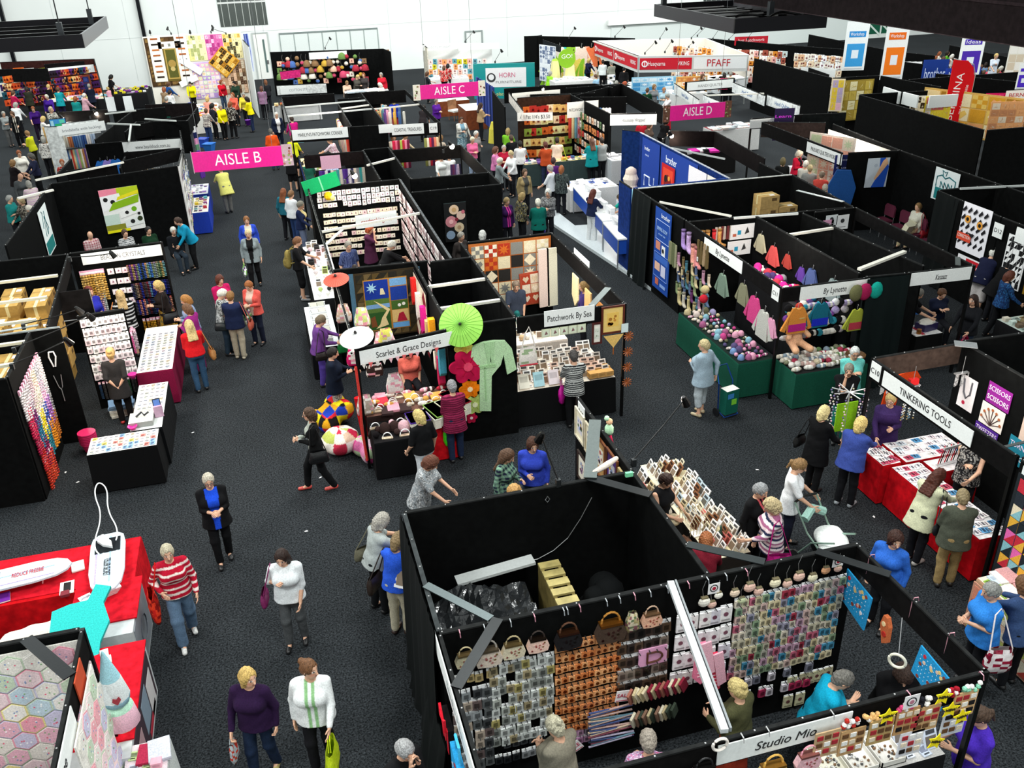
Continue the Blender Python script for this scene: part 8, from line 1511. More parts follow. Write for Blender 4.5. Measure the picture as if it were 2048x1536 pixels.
for(y0,y1,lab)in((22.1,23.7,'blue and white sewing counter nearest the camera'),(23.8,25.4,'blue and white sewing counter in front of the auburn-haired person'),(25.6,27.7,'blue fronted counter with white top at the far end')):
 cxx=8.62+(y0+y1-42.4)*.058+.5;t=thing('sewing_counter',lab,'counter',(cxx,(y0+y1)/2,.09),-.1);L=(y1-y0)/2
 O('counter_top',G().box(-.28,-L,.86,.28,L,.9,'f2f4f4'),'plastic',t);O('blue_panel',G().box(-.27,-L+.03,.45,-.25,L-.03,.86,'1a48a8').box(-.25,-L+.02,.45,.26,-L+.04,.86,'1a48a8'),'plastic',t)
 for sx in(-.26,.26):
  for sy in(-L,L):O('leg',G().tube([(sx,sy*.97,0),(sx,sy*.97,.86)],.02,'b8bcc0',6),'metal',t)
 for k in range(int(L*2.6)):machine(cxx,y0+.35+k*.62,.995,R90+.1*(k%2),'white sewing machine on the blue fronted counters','sewing machines on the blue counters')
table(9.6,28.0,11.3,29.2,'white registration table with laptops behind the sewing counters','f2f2f0','e4e4e2');scatter(9.7,28.1,11.2,29.1,.765,6,4,[K_BOOK,K_FLAT],['f4f4f4','2a58b8','f4f4f4','e8e8ec'],'brochure on the registration table','brochures on the registration table',jit=.06,k=1.7)
for i in range(4):machine(10.9,22.6+i*.9,.8,R90,'white machine on the bench along the blue wall','machines along the blue wall')
table(10.6,22.2,11.4,26.4,'white bench along the blue wall','eceeee','dfe4ea',z=.79)
BLx=12.07
poster('blue_banner','tall blue sewing machine banner on the black outer wall','banner',(9.26,20.4,.25),-R90,.95,2.12,'1a48a0',[('l',[(.1,.62),(.92,.62),(.92,.86),(.1,.86),(.1,.62)],.006,'c8d8f0'),('b',.12,.5,.4,.6,'d88a70'),('b',.5,.46,.72,.58,'f0f0f0'),('b',.1,.36,.9,.44,'3a68c0'),('b',.12,.24,.45,.34,'e8b8a0'),('b',.52,.2,.8,.34,'d0d0e8'),('l',[(.08,.16),(.92,.16),(.92,.46),(.08,.46),(.08,.16)],.005,'8aa8e0'),('b',.2,.06,.4,.14,'c86a50'),('b',.5,.06,.85,.1,'8aa8e0'),('d',.6,.52,.06,'202020')],[(.68,.93,.16,'brother','f4f8ff',.5),(.5,.76,.13,'SEWING ROOM','a8c8f0',.6),(.5,.70,.06,'at your side','a8c8f0',.4)])
for(y,w_,tx,s_,lab)in((27.9,1.4,'brother',.3,'blue panel with small brother lettering and a white machine outline'),(26.4,2.6,'brother',.55,'wide blue panel with large brother lettering')):
 poster('brand_panel',lab,'panel',(BLx,y,.3),-R90,w_,2.05,'1b3f98',[('l',[(.2,.25),(.2,.42),(.5,.42),(.5,.3),(.75,.3),(.75,.45)],.03,'dce8ff')]if w_<2 else[],[(.3,.85,s_*.6,tx,'f4f8ff',w_*.3),(.3,.75,.1,'at your side','c8d8f8',w_*.2)])
poster('red_painting','red framed floral artwork on the blue wall','picture',(12.03,26.2,.75),-R90,.95,1.15,'c81c20',[('b',.12,.1,.88,.9,'e8482c'),('d',.5,.5,.3,'8a1418'),('d',.35,.62,.12,'1c1818'),('d',.62,.4,.14,'1c1818'),('d',.6,.66,.08,'f0a040'),('d',.4,.36,.08,'f0d040')])
poster('abstract_panel','white panel with pastel shapes on the blue wall','panel',(12.03,24.3,.5),-R90,1.15,1.75,'f4eef0',[('p',[(.2,.4),(.7,.5),(.5,.8)],'f0c8b8'),('d',.6,.3,.14,'f4e08a'),('b',.1,.1,.4,.2,'d8d0e0')]);poster('striped_panel','cream panel with orange and grey stripes on the blue wall','panel',(12.03,23.1,.5),-R90,1.05,1.75,'f8f0e4',[('p',[(0,.75),(1,.6),(1,.72),(0,.9)],'e89840'),('p',[(0,.6),(1,.4),(1,.5),(0,.7)],'8a90a8'),('p',[(0,.45),(1,.3),(1,.36),(0,.52)],'e8c8a8')])
t=thing('dress_form','dress form in draped cream fabric at the corner of the blue wall','mannequin',(11.4,24.9+2.3,0));O('torso',G().lathe([(.02,0),(.03,.8),(.14,.85),(.2,.95),(.13,1.15),(.19,1.35),(.17,1.5),(.05,1.58)],'e4cfc0',14),'fabric',t,smooth=True);O('ruffles',G().lathe([(.16,.3),(.28,.35),(.2,.6),(.3,.75),(.2,1.0),(.26,1.2),(.12,1.5)],'ecdccc',11),'fabric',t)
TH('light_blue_carton',G().box(-.22,-.16,0,.22,.16,.36,'a0d8ec'),'card','light blue carton on the bench by the red artwork','box',(11.2,26.0,.8),.3)
# -- By Lynette
SW=('-x',9.28)
KNIT=['5a6a8a','8a9a70','c8b890','6a3a6a','3a4a6a','b88aa0','4a7a8a','7a6a4a','d8c8b0']
for(y0,y1,z,n,kd,cols,lab,kk)in((19.95-.5,19.05,1.75,5,K_SCARF,['8a8a68','6a7050','a8a888','5a5a48'],'olive knitted scarf',.9),(18.9,18.3,2.25,2,K_SOCK,['a88ac8','c8a8d8'],'lilac long sock',1.6),(18.3,17.9,2.05,2,K_SOCK,['e8a090','d88888'],'coral long sock',1.7),(18.0,17.4,2.25,4,K_SCARF,['8a7050','6a5a3a','a89070'],'brown knitted scarf',.85)):grid(SW,y1,y0,z,z,n,1,kd,cols,lab+' on the outer wall of By Lynette',lab+'s on the outer wall',k=kk)
grid(('-x',9.24),17.2,19.0,1.6,.95,7,4,K_SOCK,KNIT,'striped knitted sock on the outer wall of By Lynette','socks on the outer wall',jit=.07,k=1.0);grid(('-x',9.2),17.6,18.8,.8,.6,4,1,K_SOCK,['8a6aa0','c8c0b0','6a3a7a','c8b888'],'long single sock low on the outer wall','low socks',k=1.3,jit=.05)
for i in range(3):K_PHOTO.put('small white price ticket on the sock wall',(9.22,18.9-.5*i,.8+.5*i),-R90,'f4f4f4','price tickets on the sock wall',k=.35)
table(8.55,14.5,9.35,17.3,'dark green draped table of knitted hats along the aisle','10201c','14503e',z=.8);table(9.4,13.75,11.0,14.6,'dark green draped table of yarn at the By Lynette front','1c1c1c','14503e',z=.78)
scatter(8.6,14.55,9.3,17.2,.805,5,15,[K_HAT,K_BALL,K_SKEIN],['c8b890','e8a8c0','7a9ac8','a86088','e8e0d0','a8a0c8','e8d8c0','5a5078','d8c8c0','c84a8a','8ab8c8','6a6a50'],'knitted hat on the green table','hats on the green table',jit=.03,k=.75)
scatter(9.4,13.8,10.95,14.55,.785,12,5,[K_BALL,K_SKEIN],['d8d0c0','8a8a70','e8e4dc','c8a8a0','a83a50','6a8a5a','e8d8b8','8a9aa8','b8b0a8','5a5a5c'],'ball of mixed yarn on the front green table','yarn on the front green table',jit=.03,k=1.15)
t=thing('wicker_basket','brown wicker basket of yarn at the right of the yarn table','basket',(10.8,13.9,.79));O('basket',G().lathe([(.14,0),(.2,.14),(.2,.16),(.12,.04)],'6a4a2a',14,cols=['6a4a2a','8a6a40']),'wood',t)
for(x,y,h_,c,lab)in((9.0,17.0,.55,'c8b888','cream'),(8.9,16.85,.4,'c82838','red')):t=thing('hat_on_stand',lab+' knitted hat on a wire head stand','hat',(x,y,.81));O('stand',G().tube([(0,0,0),(0,0,h_)],.012,'b8b8b8',5).tube([(-.08,0,0),(.08,0,0)],.01,'b8b8b8',5),'metal',t);O('hat',G().ball((0,0,h_+.05),.1,c,10),'knit',t,smooth=True)
for i,(x,z,c,lab,kk)in enumerate(((9.55,2.02,'e09040','orange and magenta striped jumper',1.0),(10.05,2.05,'1c6a80','green to blue jumper',.95),(11.0-.1,1.8,'a8b040','multicoloured child jumper',.85))):K_TOP.put(lab+' hung under the front By Lynette board',(x,14.2,z),0,c,k=kk);TH('jumper_hem',G().box(-.19*kk,-.045,-.05,.19*kk,-.036,.1,['c02888','2030c0','c04050'][i]),'knit',['magenta','royal blue','red'][i]+' lower band of the '+lab,'garment',(x,14.2,z-.45*kk))
for i,(x,c,lab)in enumerate(((10.95,'a02050','crimson knitted hat'),(11.2,'18a090','turquoise patchwork hat'),(10.75,'6a6a48','olive woolly bag'))):TH('hanging_hat',G().ball((0,-.06,-.12),.15,c,10,1.2,1,.5),'knit',lab+' hung at the right end of the front board','hat',(x,14.18,2.3),smooth=True)
grid(('y',14.6),9.5,10.95,1.75,1.15,11,4,[K_SKEIN,K_BALL],['f0f0f0','1c1c1e','b8a8d8','8a50a8','c8c0c8','d84a40','3aa0b8','c8b8a0','e8e4dc'],'yarn hank in the rack behind the yarn table','hanks behind the yarn table',jit=.05,k=1.4,skip=.05)
t=thing('teddy_bear','peach teddy bear with a hat sitting among the yarn','teddy bear',(9.65,14.35,1.15));V,F=SD().cap((0,0,.1),(0,0,.35),.16,.12).cap((0,-.02,.56),(0,-.02,.56),.12).cap((-.1,-.1,.05),(-.16,-.35,.02),.07).cap((.1,-.1,.05),(.16,-.35,.02),.07).cap((-.1,0,.38),(-.22,-.15,.22),.05).cap((.1,0,.38),(.22,-.15,.22),.05).mesh(.02);O('body',mk_mesh('bear',V,F,None,True,np.tile(lin('f0b890'),(len(V),1))),'knit',t);O('hat',G().lathe([(.2,.62),(.2,.64),(.1,.66),(.09,.74),(.01,.76)],'c8a868',14),'fabric',t);O('eyes',G().ball((-.04,-.13,.6),.012,'101010',6).ball((.04,-.13,.6),.012,'101010',6),'plastic',t)
for i,(y,z,c,kk,lab)in enumerate(((16.6,1.9,'7a9080',.9,'grey green lace top'),(15.7,2.0,'8a8a70',.85,'sage cardigan'),(15.2,1.9,'d84a8a',1.05,'bright pink cardigan'),(14.8,1.75,'c8c8c0',1.1,'grey and white striped wrap'),(14.5,1.7,'f0a8c8',.7,'pale pink scarf'))):K_TOP.put(lab+' hung on the left By Lynette fascia',(9.2,y,z),-R90,c,k=kk)
grid(('y',18.66),9.6,10.2,2.2,2.2,4,1,K_SOCK,['2a6a9a','e8a860','e83a40','c84a8a'],'bright long sock on the back rail','bright socks on the back rail',k=1.5);grid(('y',18.66),10.0,10.45,2.25,2.25,6,1,K_SCARF,['e8e0d8','7a3a3a','5a6a4a','d8c8b8'],'hank of handspun wool on the back rail','hanks on the back rail',k=.55)
for(x,z,lab)in((10.6,2.1,'upper'),(10.6,1.7,'lower')):poster('product_sheet',lab+' white product sheet on the back wall of By Lynette','poster',(10.4 if z>2 else 10.35,18.6,z-.2),0,.62,.36,'f4f4f4',[('b',.3,.3,.45,.6,'2a9ac0'),('p',[(.6,.3),(.8,.4),(.7,.8)],'3a3a3a'),('b',.1,.2,.25,.4,'c86a50')])
for i,(y,z,c,lab,kk)in enumerate(((18.2,2.1,'c8c0a0','cream cape',.8),(17.6,2.0,'e05a58','coral knitted top',.85),(17.0,2.0,'a84038','rust bag',.6),(16.4,1.9,'5a3a90','purple scarf top',.6),(16.0,2.0,'4a5a8a','denim blue shrug',.9),(15.2,2.05,'8a9a9a','grey speckled wrap',.9))):K_TOP.put(lab+' on the inner partition of By Lynette',(11.0,y,z),-R90,c,k=kk)
table(10.35,15.0,10.95,17.9,'high inner table of hats and wool in By Lynette','2a2a2c','161618',z=1.4);scatter(10.4,15.05,10.9,17.85,1.405,4,13,[K_HAT,K_BALL,K_HAT,K_SKEIN],['1c1c2a','d82a8a','e8e4d8','2a6a8a','b83a4a','4a3a6a','d0c8c0','e83a9a','8a8a90'],'knitted hat on the inner table','hats on the inner table',jit=.04,k=1.05)
for i in range(11):K_BOX.put(f'{NTH[5 - i % 6 if i < 6 else 10 - i]} tan carton of the {"left" if i < 6 else "right"} stack behind the blue banner',(12.9 if i<6 else 13.49,21.3,.005+(i%6 if i<6 else i-6)*.343),.02*(i%2),'c8a468','tan cartons behind the blue banner')
for(x,z,w_,h_,c,lab)in((12.85,1.85,.28,.34,'f0f0f2','grey printed sheet'),(12.9,2.05,.32,.26,'e4e8ea','pale blue sheet'),(13.18,1.86,.0,.0,'',''),(13.2,1.92,.34,.36,'f4f4f4','white sheet with a black stamp print')):
 if w_:poster('stamp_poster',lab+' on the wall by the row of chairs','poster',(x-.1,18.37,z),0,w_,h_,c,[('d',.5,.6,.16,'3a3a3c'),('b',.2,.15,.8,.2,'8a8a8c')])
for i in range(6):K_CARD.put('white folded card in the zigzag row on the wall by the chairs',(13.02+i*.075,18.36,1.8),0,'f4f4f4','zigzag cards',k=.9)
poster('stamp_poster','pink sheet of black stamp prints on the wall by the chairs','poster',(12.72,18.36,1.8),0,.24,.4,'e8a8c8',[('d',.3,.7,.12,'2a1a24'),('d',.7,.7,.12,'2a1a24'),('d',.3,.4,.12,'2a1a24'),('d',.7,.4,.12,'2a1a24')])
for i in range(4):TH('storage_crate',G().box(-.4,-.3,0,.4,.3,.3,'1a1b1d','2a2c2e'),'plastic','black folding crate in the storage behind By Lynette','crate',(11.75,15.2+i*.62,.4+.05*i),.1,'black crates behind By Lynette')
# -- chairs, Kaszazz, tiger stand
for i in range(6):
 x,y=17.72,23.0-.1-i*.78 if i<2 else 23.0-i*.8
 t=thing('stacking_chair',f'{["first", "second", "third", "fourth", "fifth", "sixth"][i]} plum upholstered chair from the hand poster along the black wall','chair',(x,min(y,22.6-i*.72),0),-R90)
 O('seat',G().box(-.22,-.22,.42,.22,.2,.48,'5c2438'),'fabric',t);O('backrest',G().plate([(-.22,.55),(.22,.55),(.23,.82),(.17,.9),(-.17,.9),(-.23,.82)],.2,.25,'60283c'),'fabric',t)
 for sx in(-.21,.21):O('leg',G().tube([(sx,-.2,0),(sx,-.2,.43)],.012,'a8a8ac',5),'metal',t);O('leg',G().tube([(sx,.24,0),(sx,.22,.43),(sx,.24,.8)],.012,'a8a8ac',5),'metal',t)
TH('cream_coat',G().plate([(-.25,0),(.25,.03),(.28,-.15),(0,-.22),(-.3,-.16)],-.25,.0,'e0dcc0'),'fabric','cream coat laid over the chair beside the seated person','coat',(17.5,21.3,.58),.4,rot=(-1.2,0,.5))
poster('hand_poster','poster of a hand smoothing blue cloth on the wall above the chairs','poster',(17.28,23.12,1.35),-.17,.68,.88,'c4ccd4',[('p',[(.3,0),(.9,0),(1,.7),(.8,1),(.55,1),(.6,.5)],'1c50b8'),('p',[(.45,.25),(.6,.4),(.95,.8),(.85,1),(.7,.9),(.5,.5),(.38,.3)],'e0b088'),('d',.4,.75,.08,'b0b8c4')])
poster('rose_poster','white and teal logo poster on the black wall','poster',(18.16,21.25,1.45),-R90,.98,.9,'e4ecec',[('b',.1,.04,.9,.4,'1a7a7c'),('l',[(.12,.42),(.12,.72),(.3,.8),(.45,.72),(.6,.8),(.88,.72),(.88,.42)],.02,'1a6a70'),('l',[(.35,.8),(.3,.95),(.42,.9),(.5,.95),(.46,.8)],.016,'1a6a70'),('l',[(.3,.42),(.3,.6),(.45,.42),(.45,.6),(.6,.42),(.6,.6),(.75,.42),(.75,.6)],.02,'1a6a70')],[(.5,.28,.16,'Rest','e8f4f4',.34),(.5,.12,.16,'Reche','e8f4f4',.5)])
poster('tiger_poster','large black and white striped animal face poster with orange eyes','poster',(16.21,17.78,1.3),-R90,.95,1.18,'f0eef4',[('p',[(.05+(i%5)*.19,.12+(i//5)*.17),(.16+(i%5)*.19,.2+(i//5)*.17),(.12+(i%5)*.19,.26+(i//5)*.17),(.02+(i%5)*.19,.16+(i//5)*.17)],'18161c')for i in range(25)]+[('d',.26,.68,.1,'e8a040'),('d',.7,.64,.1,'e8a040'),('d',.26,.68,.05,'101010'),('d',.7,.64,.05,'101010'),('b',.0,.22,.5,.38,'d84a30'),('p',[(.35,.42),(.6,.42),(.5,.34)],'201c20')],[(.25,.31,.11,'CORRECTION','f8e8e0',.42)])
poster('infocraft_sign','white sign with red panel reading infocraft under the tiger poster','sign',(16.18,17.6,.86),-R90,1.15,.36,'f0eef0',[('b',.25,.1,.98,.9,'c81c2c')],[(.6,.5,.2,'infocraft','f8f0f0',.74)])
hangq(quilt(.62,1.2,6,9,['f4f4f4','18181a'],'tri','f0f0f0',.03,3),'triangle_banner','black and white triangle patterned banner by the white-haired person','banner',(16.2,16.2,.95),-R90);hangq(quilt(.7,1.1,3,4,['b88a20','d8a830','5a3a10'],'star','8a6a18',.03,3),'gold_banner','gold and brown leafy banner at the right edge','banner',(16.2,15.45,.95),-R90)
table(12.75,14.55,13.4,15.08,'black draped demonstration table in Kaszazz','e4e2e0','0a0b0b',z=.76);scatter(12.78,14.6,13.05,15.05,.765,3,4,[K_FLAT,K_BOOK],['f4f0f0','e8d8e0','b03040','f0f0ec'],'craft paper on the Kaszazz table','papers on the Kaszazz table',jit=.04)
t=thing('carry_case','purple box with white lid at the right of the Kaszazz table','case',(13.18,14.82,.765),.2);O('case',G().box(-.2,-.13,0,.2,.13,.16,'2a2450'),'plastic',t);O('lid',G().lathe([(.22,.16),(.2,.2),(.02,.22)],'e8e4d8',8,sy=.6),'plastic',t);TH('pen_tin',G().lathe([(.05,0),(.05,.12)],'a86a30',10),'metal','tan pot of tools at the front of the Kaszazz table','pot',(12.85,14.62,.77));TH('blue_book',G().box(-.1,-.14,0,.1,.14,.02,'3a80d8').mv(rx=.9),'paper','open blue book held at the Kaszazz table','book',(13.2,15.3,1.05))
table(14.9,13.2,16.0,14.7,'stall of small tins and trays at the right edge','b8c4bc','141416',z=.8);scatter(14.95,13.25,15.95,14.65,.805,7,8,[K_CARTON,K_FLAT],['9ab0a8','6a5a4a','d8d0c0','8a7a5a','c8d8d0'],'tray of embellishments on the stall at the right edge','trays on the right stall',k=1.1)
# -- Tinkering Tools and the C08 stand
TB=['f4f0ee','ffffff','ece8ec','f8f4f0','e8dce0','d8e4ec']
table(9.0,10.45,9.34,11.05,'short red sparkly table beside the denim jacket','f0ecec','c00c18',z=.76,folds=.008,m='felt');table(9.1,8.35,9.62,10.36,'long red sparkly table in the aisle','f2eeee','c00c18',z=.76,folds=.008,m='felt');table(9.42,10.42,10.6,11.05,'red table of beads inside the tools stand','f0eaea','b00c18',z=.76,m='felt');table(9.7,10.0,10.5,10.36,'red table of tool racks inside the tools stand','f0eaea','b00c18',z=.76,m='felt')
for(a,b_,c,d,nx,ny,w_)in((9.02,10.48,9.32,11.02,3,6,'short red table'),(9.12,8.4,9.6,10.33,4,12,'long red table'),(9.45,10.45,10.55,11.02,7,4,'inner red table')):scatter(a,b_,c,d,.765,nx,ny,[K_BEADC],TB+['5a9ac8','c8506a'],'beading pack on the '+w_,'beading packs on the '+w_,jit=.02,k=1.12,rz=-R90)
t=thing('tool_rack','white wire rack of pliers and tools on the red table','rack',(10.1,10.18,.77),.1)
for i in range(14):O('tool',G().tube([(-.3+.045*i,0,.05),(-.3+.045*i,-.06,.42)],.012,['b82030','2a2a2c','e8e8e8'][i%3],4),'metal',t)
O('rack_frame',G().box(-.33,-.02,0,.33,.02,.03,'f0f0f0').box(-.33,-.09,.36,.33,-.06,.4,'f0f0f0'),'metal',t)
for(y,z,w_,h_,bg,tx,lab)in((10.40,1.72,.50,.36,'8a2088','SCISSORS','magenta SCISSORS sign'),(10.48,.98,.50,.32,'4a2088','TWEEZERS','purple TWEEZERS sign'),(9.75,1.0,.55,.45,'1c8098','TURNING','teal TURNING TOOLS sign'),(9.62,1.98,.5,.2,'1c8098','','plain teal strip sign')):
 poster('tool_sign',lab+' on the black wall of the tools stand','sign',(10.7,y,z),-R90,w_,h_,bg,[],([(.5,.72,.12,tx,'e8d8f0',w_*.9),(.5,.28,.12,'TOOLS' if tx=='TURNING' else tx,'f8f0f8',w_*.9)]if tx else[]))
poster('tool_photo','white photo of fanned scissors between the purple signs','sign',(10.7,10.44,1.32),-R90,.5,.38,'ece4dc',[('l',[(.5,.1),(.5+.4*math.cos(a),.1+.7*math.sin(a))],.008,'4a3430')for a in np.linspace(.3,2.84,7)]+[('d',.5+.42*math.cos(a),.14+.7*math.sin(a),.05,'a8603a')for a in np.linspace(.3,2.84,7)]);poster('necklace_card','white card with a bead necklace on the black wall','sign',(10.7,10.98,1.35),-R90,.36,.58,'f0eaea',[('l',[(.2,.9),(.3,.5),(.5,.35),(.7,.5),(.7,.9)],.02,'5a5a60'),('d',.4,.18,.1,'c02848')]);poster('orange_photo','photo with an orange bead partly cut by the right edge','sign',(10.7,9.6,1.45),-R90,.5,.5,'d8c0b0',[('d',.5,.5,.25,'c84a20'),('d',.5,.5,.1,'3a1c14')])
def chime(x,y,z,label,cols,L=.5,h=.35):
 t=thing('bead_mobile',label,'mobile',(x,y,z));O('hanger',G().tube([(0,0,0),(0,0,h)],.006,'c8c8c8',4).box(-.14,-.03,-.02,.14,.03,0,'d8d8d8'),'metal',t)
 for i in range(7):g=G();[g.ball((-.12+.04*i,.02*(i%3-1),-.03-L*j/12),.014,RD.choice(cols),5)for j in range(13)];O('bead_string',g,'plastic',t)
chime(9.75,11.0,1.85,'bead strings hanging from a red clip under the brown fascia',['c8c8c0','a89060','6a8a9a','e8e8e8'],.6);TH('red_clip',G().box(-.08,-.04,0,.08,.04,.1,'d82020'),'plastic','red clip above the hanging bead strings','clip',(9.75,11.0,1.87));chime(9.25,11.0,1.95,'wire clips hanging near the C10 number',['b8b8b8','d8d8d8'],.12,.3);chime(10.6,10.9,2.0,'silver chain hanger against the black wall',['8a8a8a','c8c8c8'],.2,.3)
p=P(1697,800,1.35);t=thing('necklace_spinner','white spinner of bead necklaces over lime cloth in front of the blond person','rack',(p[0],p[1],0));O('pole',G().tube([(0,0,0),(0,0,1.5)],.014,'e8e8e8',6),'metal',t)
for i in range(8):a=i*PI/4;O('arm',G().tube([(0,0,1.5),(.3*math.cos(a),.3*math.sin(a),1.52)],.01,'f0f0f0',5),'metal',t);g=G();[g.ball((.3*math.cos(a)+.02*(j%2),.3*math.sin(a),1.48-j*.055),.018,RD.choice(['e8b8c8','a8a8b0','f0e8e8','6a5a90','d8d0b8']),5)for j in range(12)];O('necklace',g,'plastic',t)
O('lime_cloth',G().box(-.2,-.01,.75,.2,.01,1.3,'8cc820'),'fabric',t)
p=P(1805,800,1.2);TH('orange_scarf',G().plate([(-.1,0),(.35,.1),(.5,-.1),(.1,-.2),(.05,-.8),(-.25,-.75),(-.2,-.3)],-.03,0,'e04a1c'),'fabric','orange scarf with beads behind the purple vest','scarf',(p[0],p[1]+.25,1.55));
hangq(quilt(.95,1.7,5,8,['2a3038','e86ab0','f0e0c0','8ac0c8','c83040','e8b040','20282e'],'tri','22282c',.05,6),'bunting_quilt','dark quilt with colourful bunting triangles under the C08 board','quilt',(8.93,7.86,.55),-R90)
table(8.42,6.3,8.9,7.6,'patchwork covered table of fabric packs in front of C08','e8dcc8','c8a080',z=.82,folds=.004);scatter(8.44,6.35,8.88,7.55,.825,4,8,[K_FOLD,K_FLAT,K_BOOK],['f0e8e4','e8f0c8','c8342c','f4f4f0','9ac050','d8a0a0','c8d8e8'],'fabric pack on the patchwork table','packs on the patchwork table',k=.95)
hangq(quilt(1.25,.75,5,3,['c8d070','e8c8b0','b8443a','e8e0c8','d88a70'],'tri','c89078',.03,6),'table_quilt','red and lime appliqued quilt covering the front of the C08 table','quilt',(8.36,7.58,.05),-R90);grid(('-x',8.9),5.5,6.9,2.0,.9,9,5,[K_KIT,K_CARD],['e8dce0','c8d8e0','f0f0ec','d8a8b8','5ac070'],'kit on the grey rack at the right edge','kits on the grey rack',k=1.1)
p=P(1650,1105,.3);t=thing('pram','mint green framed pram with white bedding pushed by the ponytailed person','pram',(p[0],p[1],0),.25)
for sx in(-.22,.22):O('frame_tube',G().tube([(sx,.5,1.0),(sx,.2,.62),(sx,-.45,.25)],.015,'a8c8b8',6).tube([(sx,-.3,.75),(sx,.1,.5),(sx,.35,.12)],.015,'a8c8b8',6),'metal',t)
for sx in(-.22,.22):
 for y in(-.42,.35):O('wheel',G().tube([(sx-.02,y,.1),(sx+.02,y,.1)],.1,'202222',12),'plastic',t)
O('push_bar',G().tube([(-.22,.5,1.0),(0,.53,1.02),(.22,.5,1.0)],.02,'1c1e1e',6),'plastic',t);V,F=SD().cap((-.1,-.3,.5),(.12,.05,.52),.2,None,.05,(1.1,1.2,.7)).mesh(.03,noise=(.008,18,3));O('blanket',mk_mesh('blanket',V,F,None,True,np.tile(lin('ecf0ee'),(len(V),1))),'fabric',t);O('hood',G().tube([(-.2,.3,.8),(0,.36,.9),(.2,.3,.8)],.07,'a0c8bc',8),'fabric',t);TH('pink_toy',K_FLOW.parts[0][1].copy(),'felt','pink flower toy tied to the front of the pram','toy',(p[0]+.05,p[1]-.55,.55));bpy.data.objects['pink_toy'].color=lin('f0a0b0')+(1,);bpy.data.objects['pink_toy'].scale=(.5,)*3
p=P(1455,832,0);t=thing('shopping_trolley','blue two-wheeled shopping trolley with a green printed bag','trolley',(p[0],p[1],0),.2)
O('frame',G().tube([(-.17,.1,.1),(-.17,.14,.7),(-.12,.3,1.0),(.12,.3,1.0),(.17,.14,.7),(.17,.1,.1)],.014,'1a4a98',6).tube([(-.17,-.1,.06),(-.17,.12,.12)],.012,'1a4a98',5).tube([(.17,-.1,.06),(.17,.12,.12)],.012,'1a4a98',5).tube([(-.17,-.1,.06),(.17,-.1,.06)],.012,'1a4a98',5),'metal',t);O('bag',G().box(-.15,-.1,.1,.15,.1,.62,'0f5a4c','e8e4dc').box(-.02,-.106,.3,.1,-.1,.42,'7ac83a').box(-.12,-.108,.45,.02,-.1,.55,'3a80c0'),'fabric',t)
for sx in(-.2,.2):O('wheel',G().tube([(sx-.015,.12,.09),(sx+.015,.12,.09)],.09,'1a1c20',12),'plastic',t)
# -- far right and far centre
for(px,py,z,w_,tx,c1,lab)in((476,318,3.3,1.5,'AISLE B','b8a0a8','pink hanging board reading AISLE B with quilt squares at both ends'),(899,181,3.3,1.5,'AISLE C','e8e0d0','pink hanging board reading AISLE C over the central aisle'),(1395,223,3.3,1.45,'AISLE D','6a4a3a','pink hanging board reading AISLE D at right')):
 p=P(px,py,z);q=P(px+60,py-4,z);d=math.dist(p,(0,0,CAMZ));w_=d*{'B':161,'C':112,'D':111}[tx[-1]]/FPX;h=w_*{'B':.225,'C':.23,'D':.25}[tx[-1]];rz=-.03
 t=thing('aisle_board',lab,'sign',p,rz);O('board',G().box(-w_/2,-.015,-h/2,w_/2,.015,h/2,'e4148c'),'plastic',t);text(tx,h*.8,'fbf4f8',t,(0,-.018,0),(PI/2,0,0),w_*.52)
 for sx in(-1,1):
  e=w_*.12 if tx[-1]!='B' or sx>0 else.02;g=G().box(-e/2,-.014,-h*.55,e/2,.014,h*.55,c1)
  for i in range(12 if e>.1 else 0):g.disc(RD.uniform(-.4,.4)*e,RD.uniform(-.45,.45)*h,e*.12,-.018,-.014,RD.choice(['5a3a30','e8d8c8','a86a60','8aa060']),6)
  O('end_panel',g,'fabric',t,(sx*(w_/2+e/2),0,0));O('wire',G().tube([(sx*w_*.4,0,h/2),(sx*w_*.4,0,12-z)],.006,'8a8e90',4),'metal',t)
a,c=P(946,130,2.6),P(1070,127,2.6);L=math.dist(a[:2],c[:2]);p=P(946,128,2.6)
t=thing('furniture_banner','teal banner board reading HORN FURNITURE','banner',(p[0],p[1],.95),math.atan2(c[1]-a[1],c[0]-a[0]));O('board',G().box(0,-.05,0,L,.05,1.65,'0f9494'),'plastic',t);O('white_panel',G().box(L*.2,-.06,.55,L*.86,-.05,1.45,'f4f4f4').disc(L*.29,1.0,.22,-.065,-.06,'3a3a3c',14).disc(L*.29,1.02,.14,-.07,-.065,'f4f4f4',12),'paper',t);text('HORN',.32,'d86a8a',t,(L*.55,-.066,1.1),(PI/2,0,0),L*.26);text('FURNITURE',.16,'8a8a8c',t,(L*.57,-.066,.78),(PI/2,0,0),L*.42);text('"A place for everything',.24,'e8e080',t,(L*.62,-.056,.22),(PI/2,0,0),L*.7)
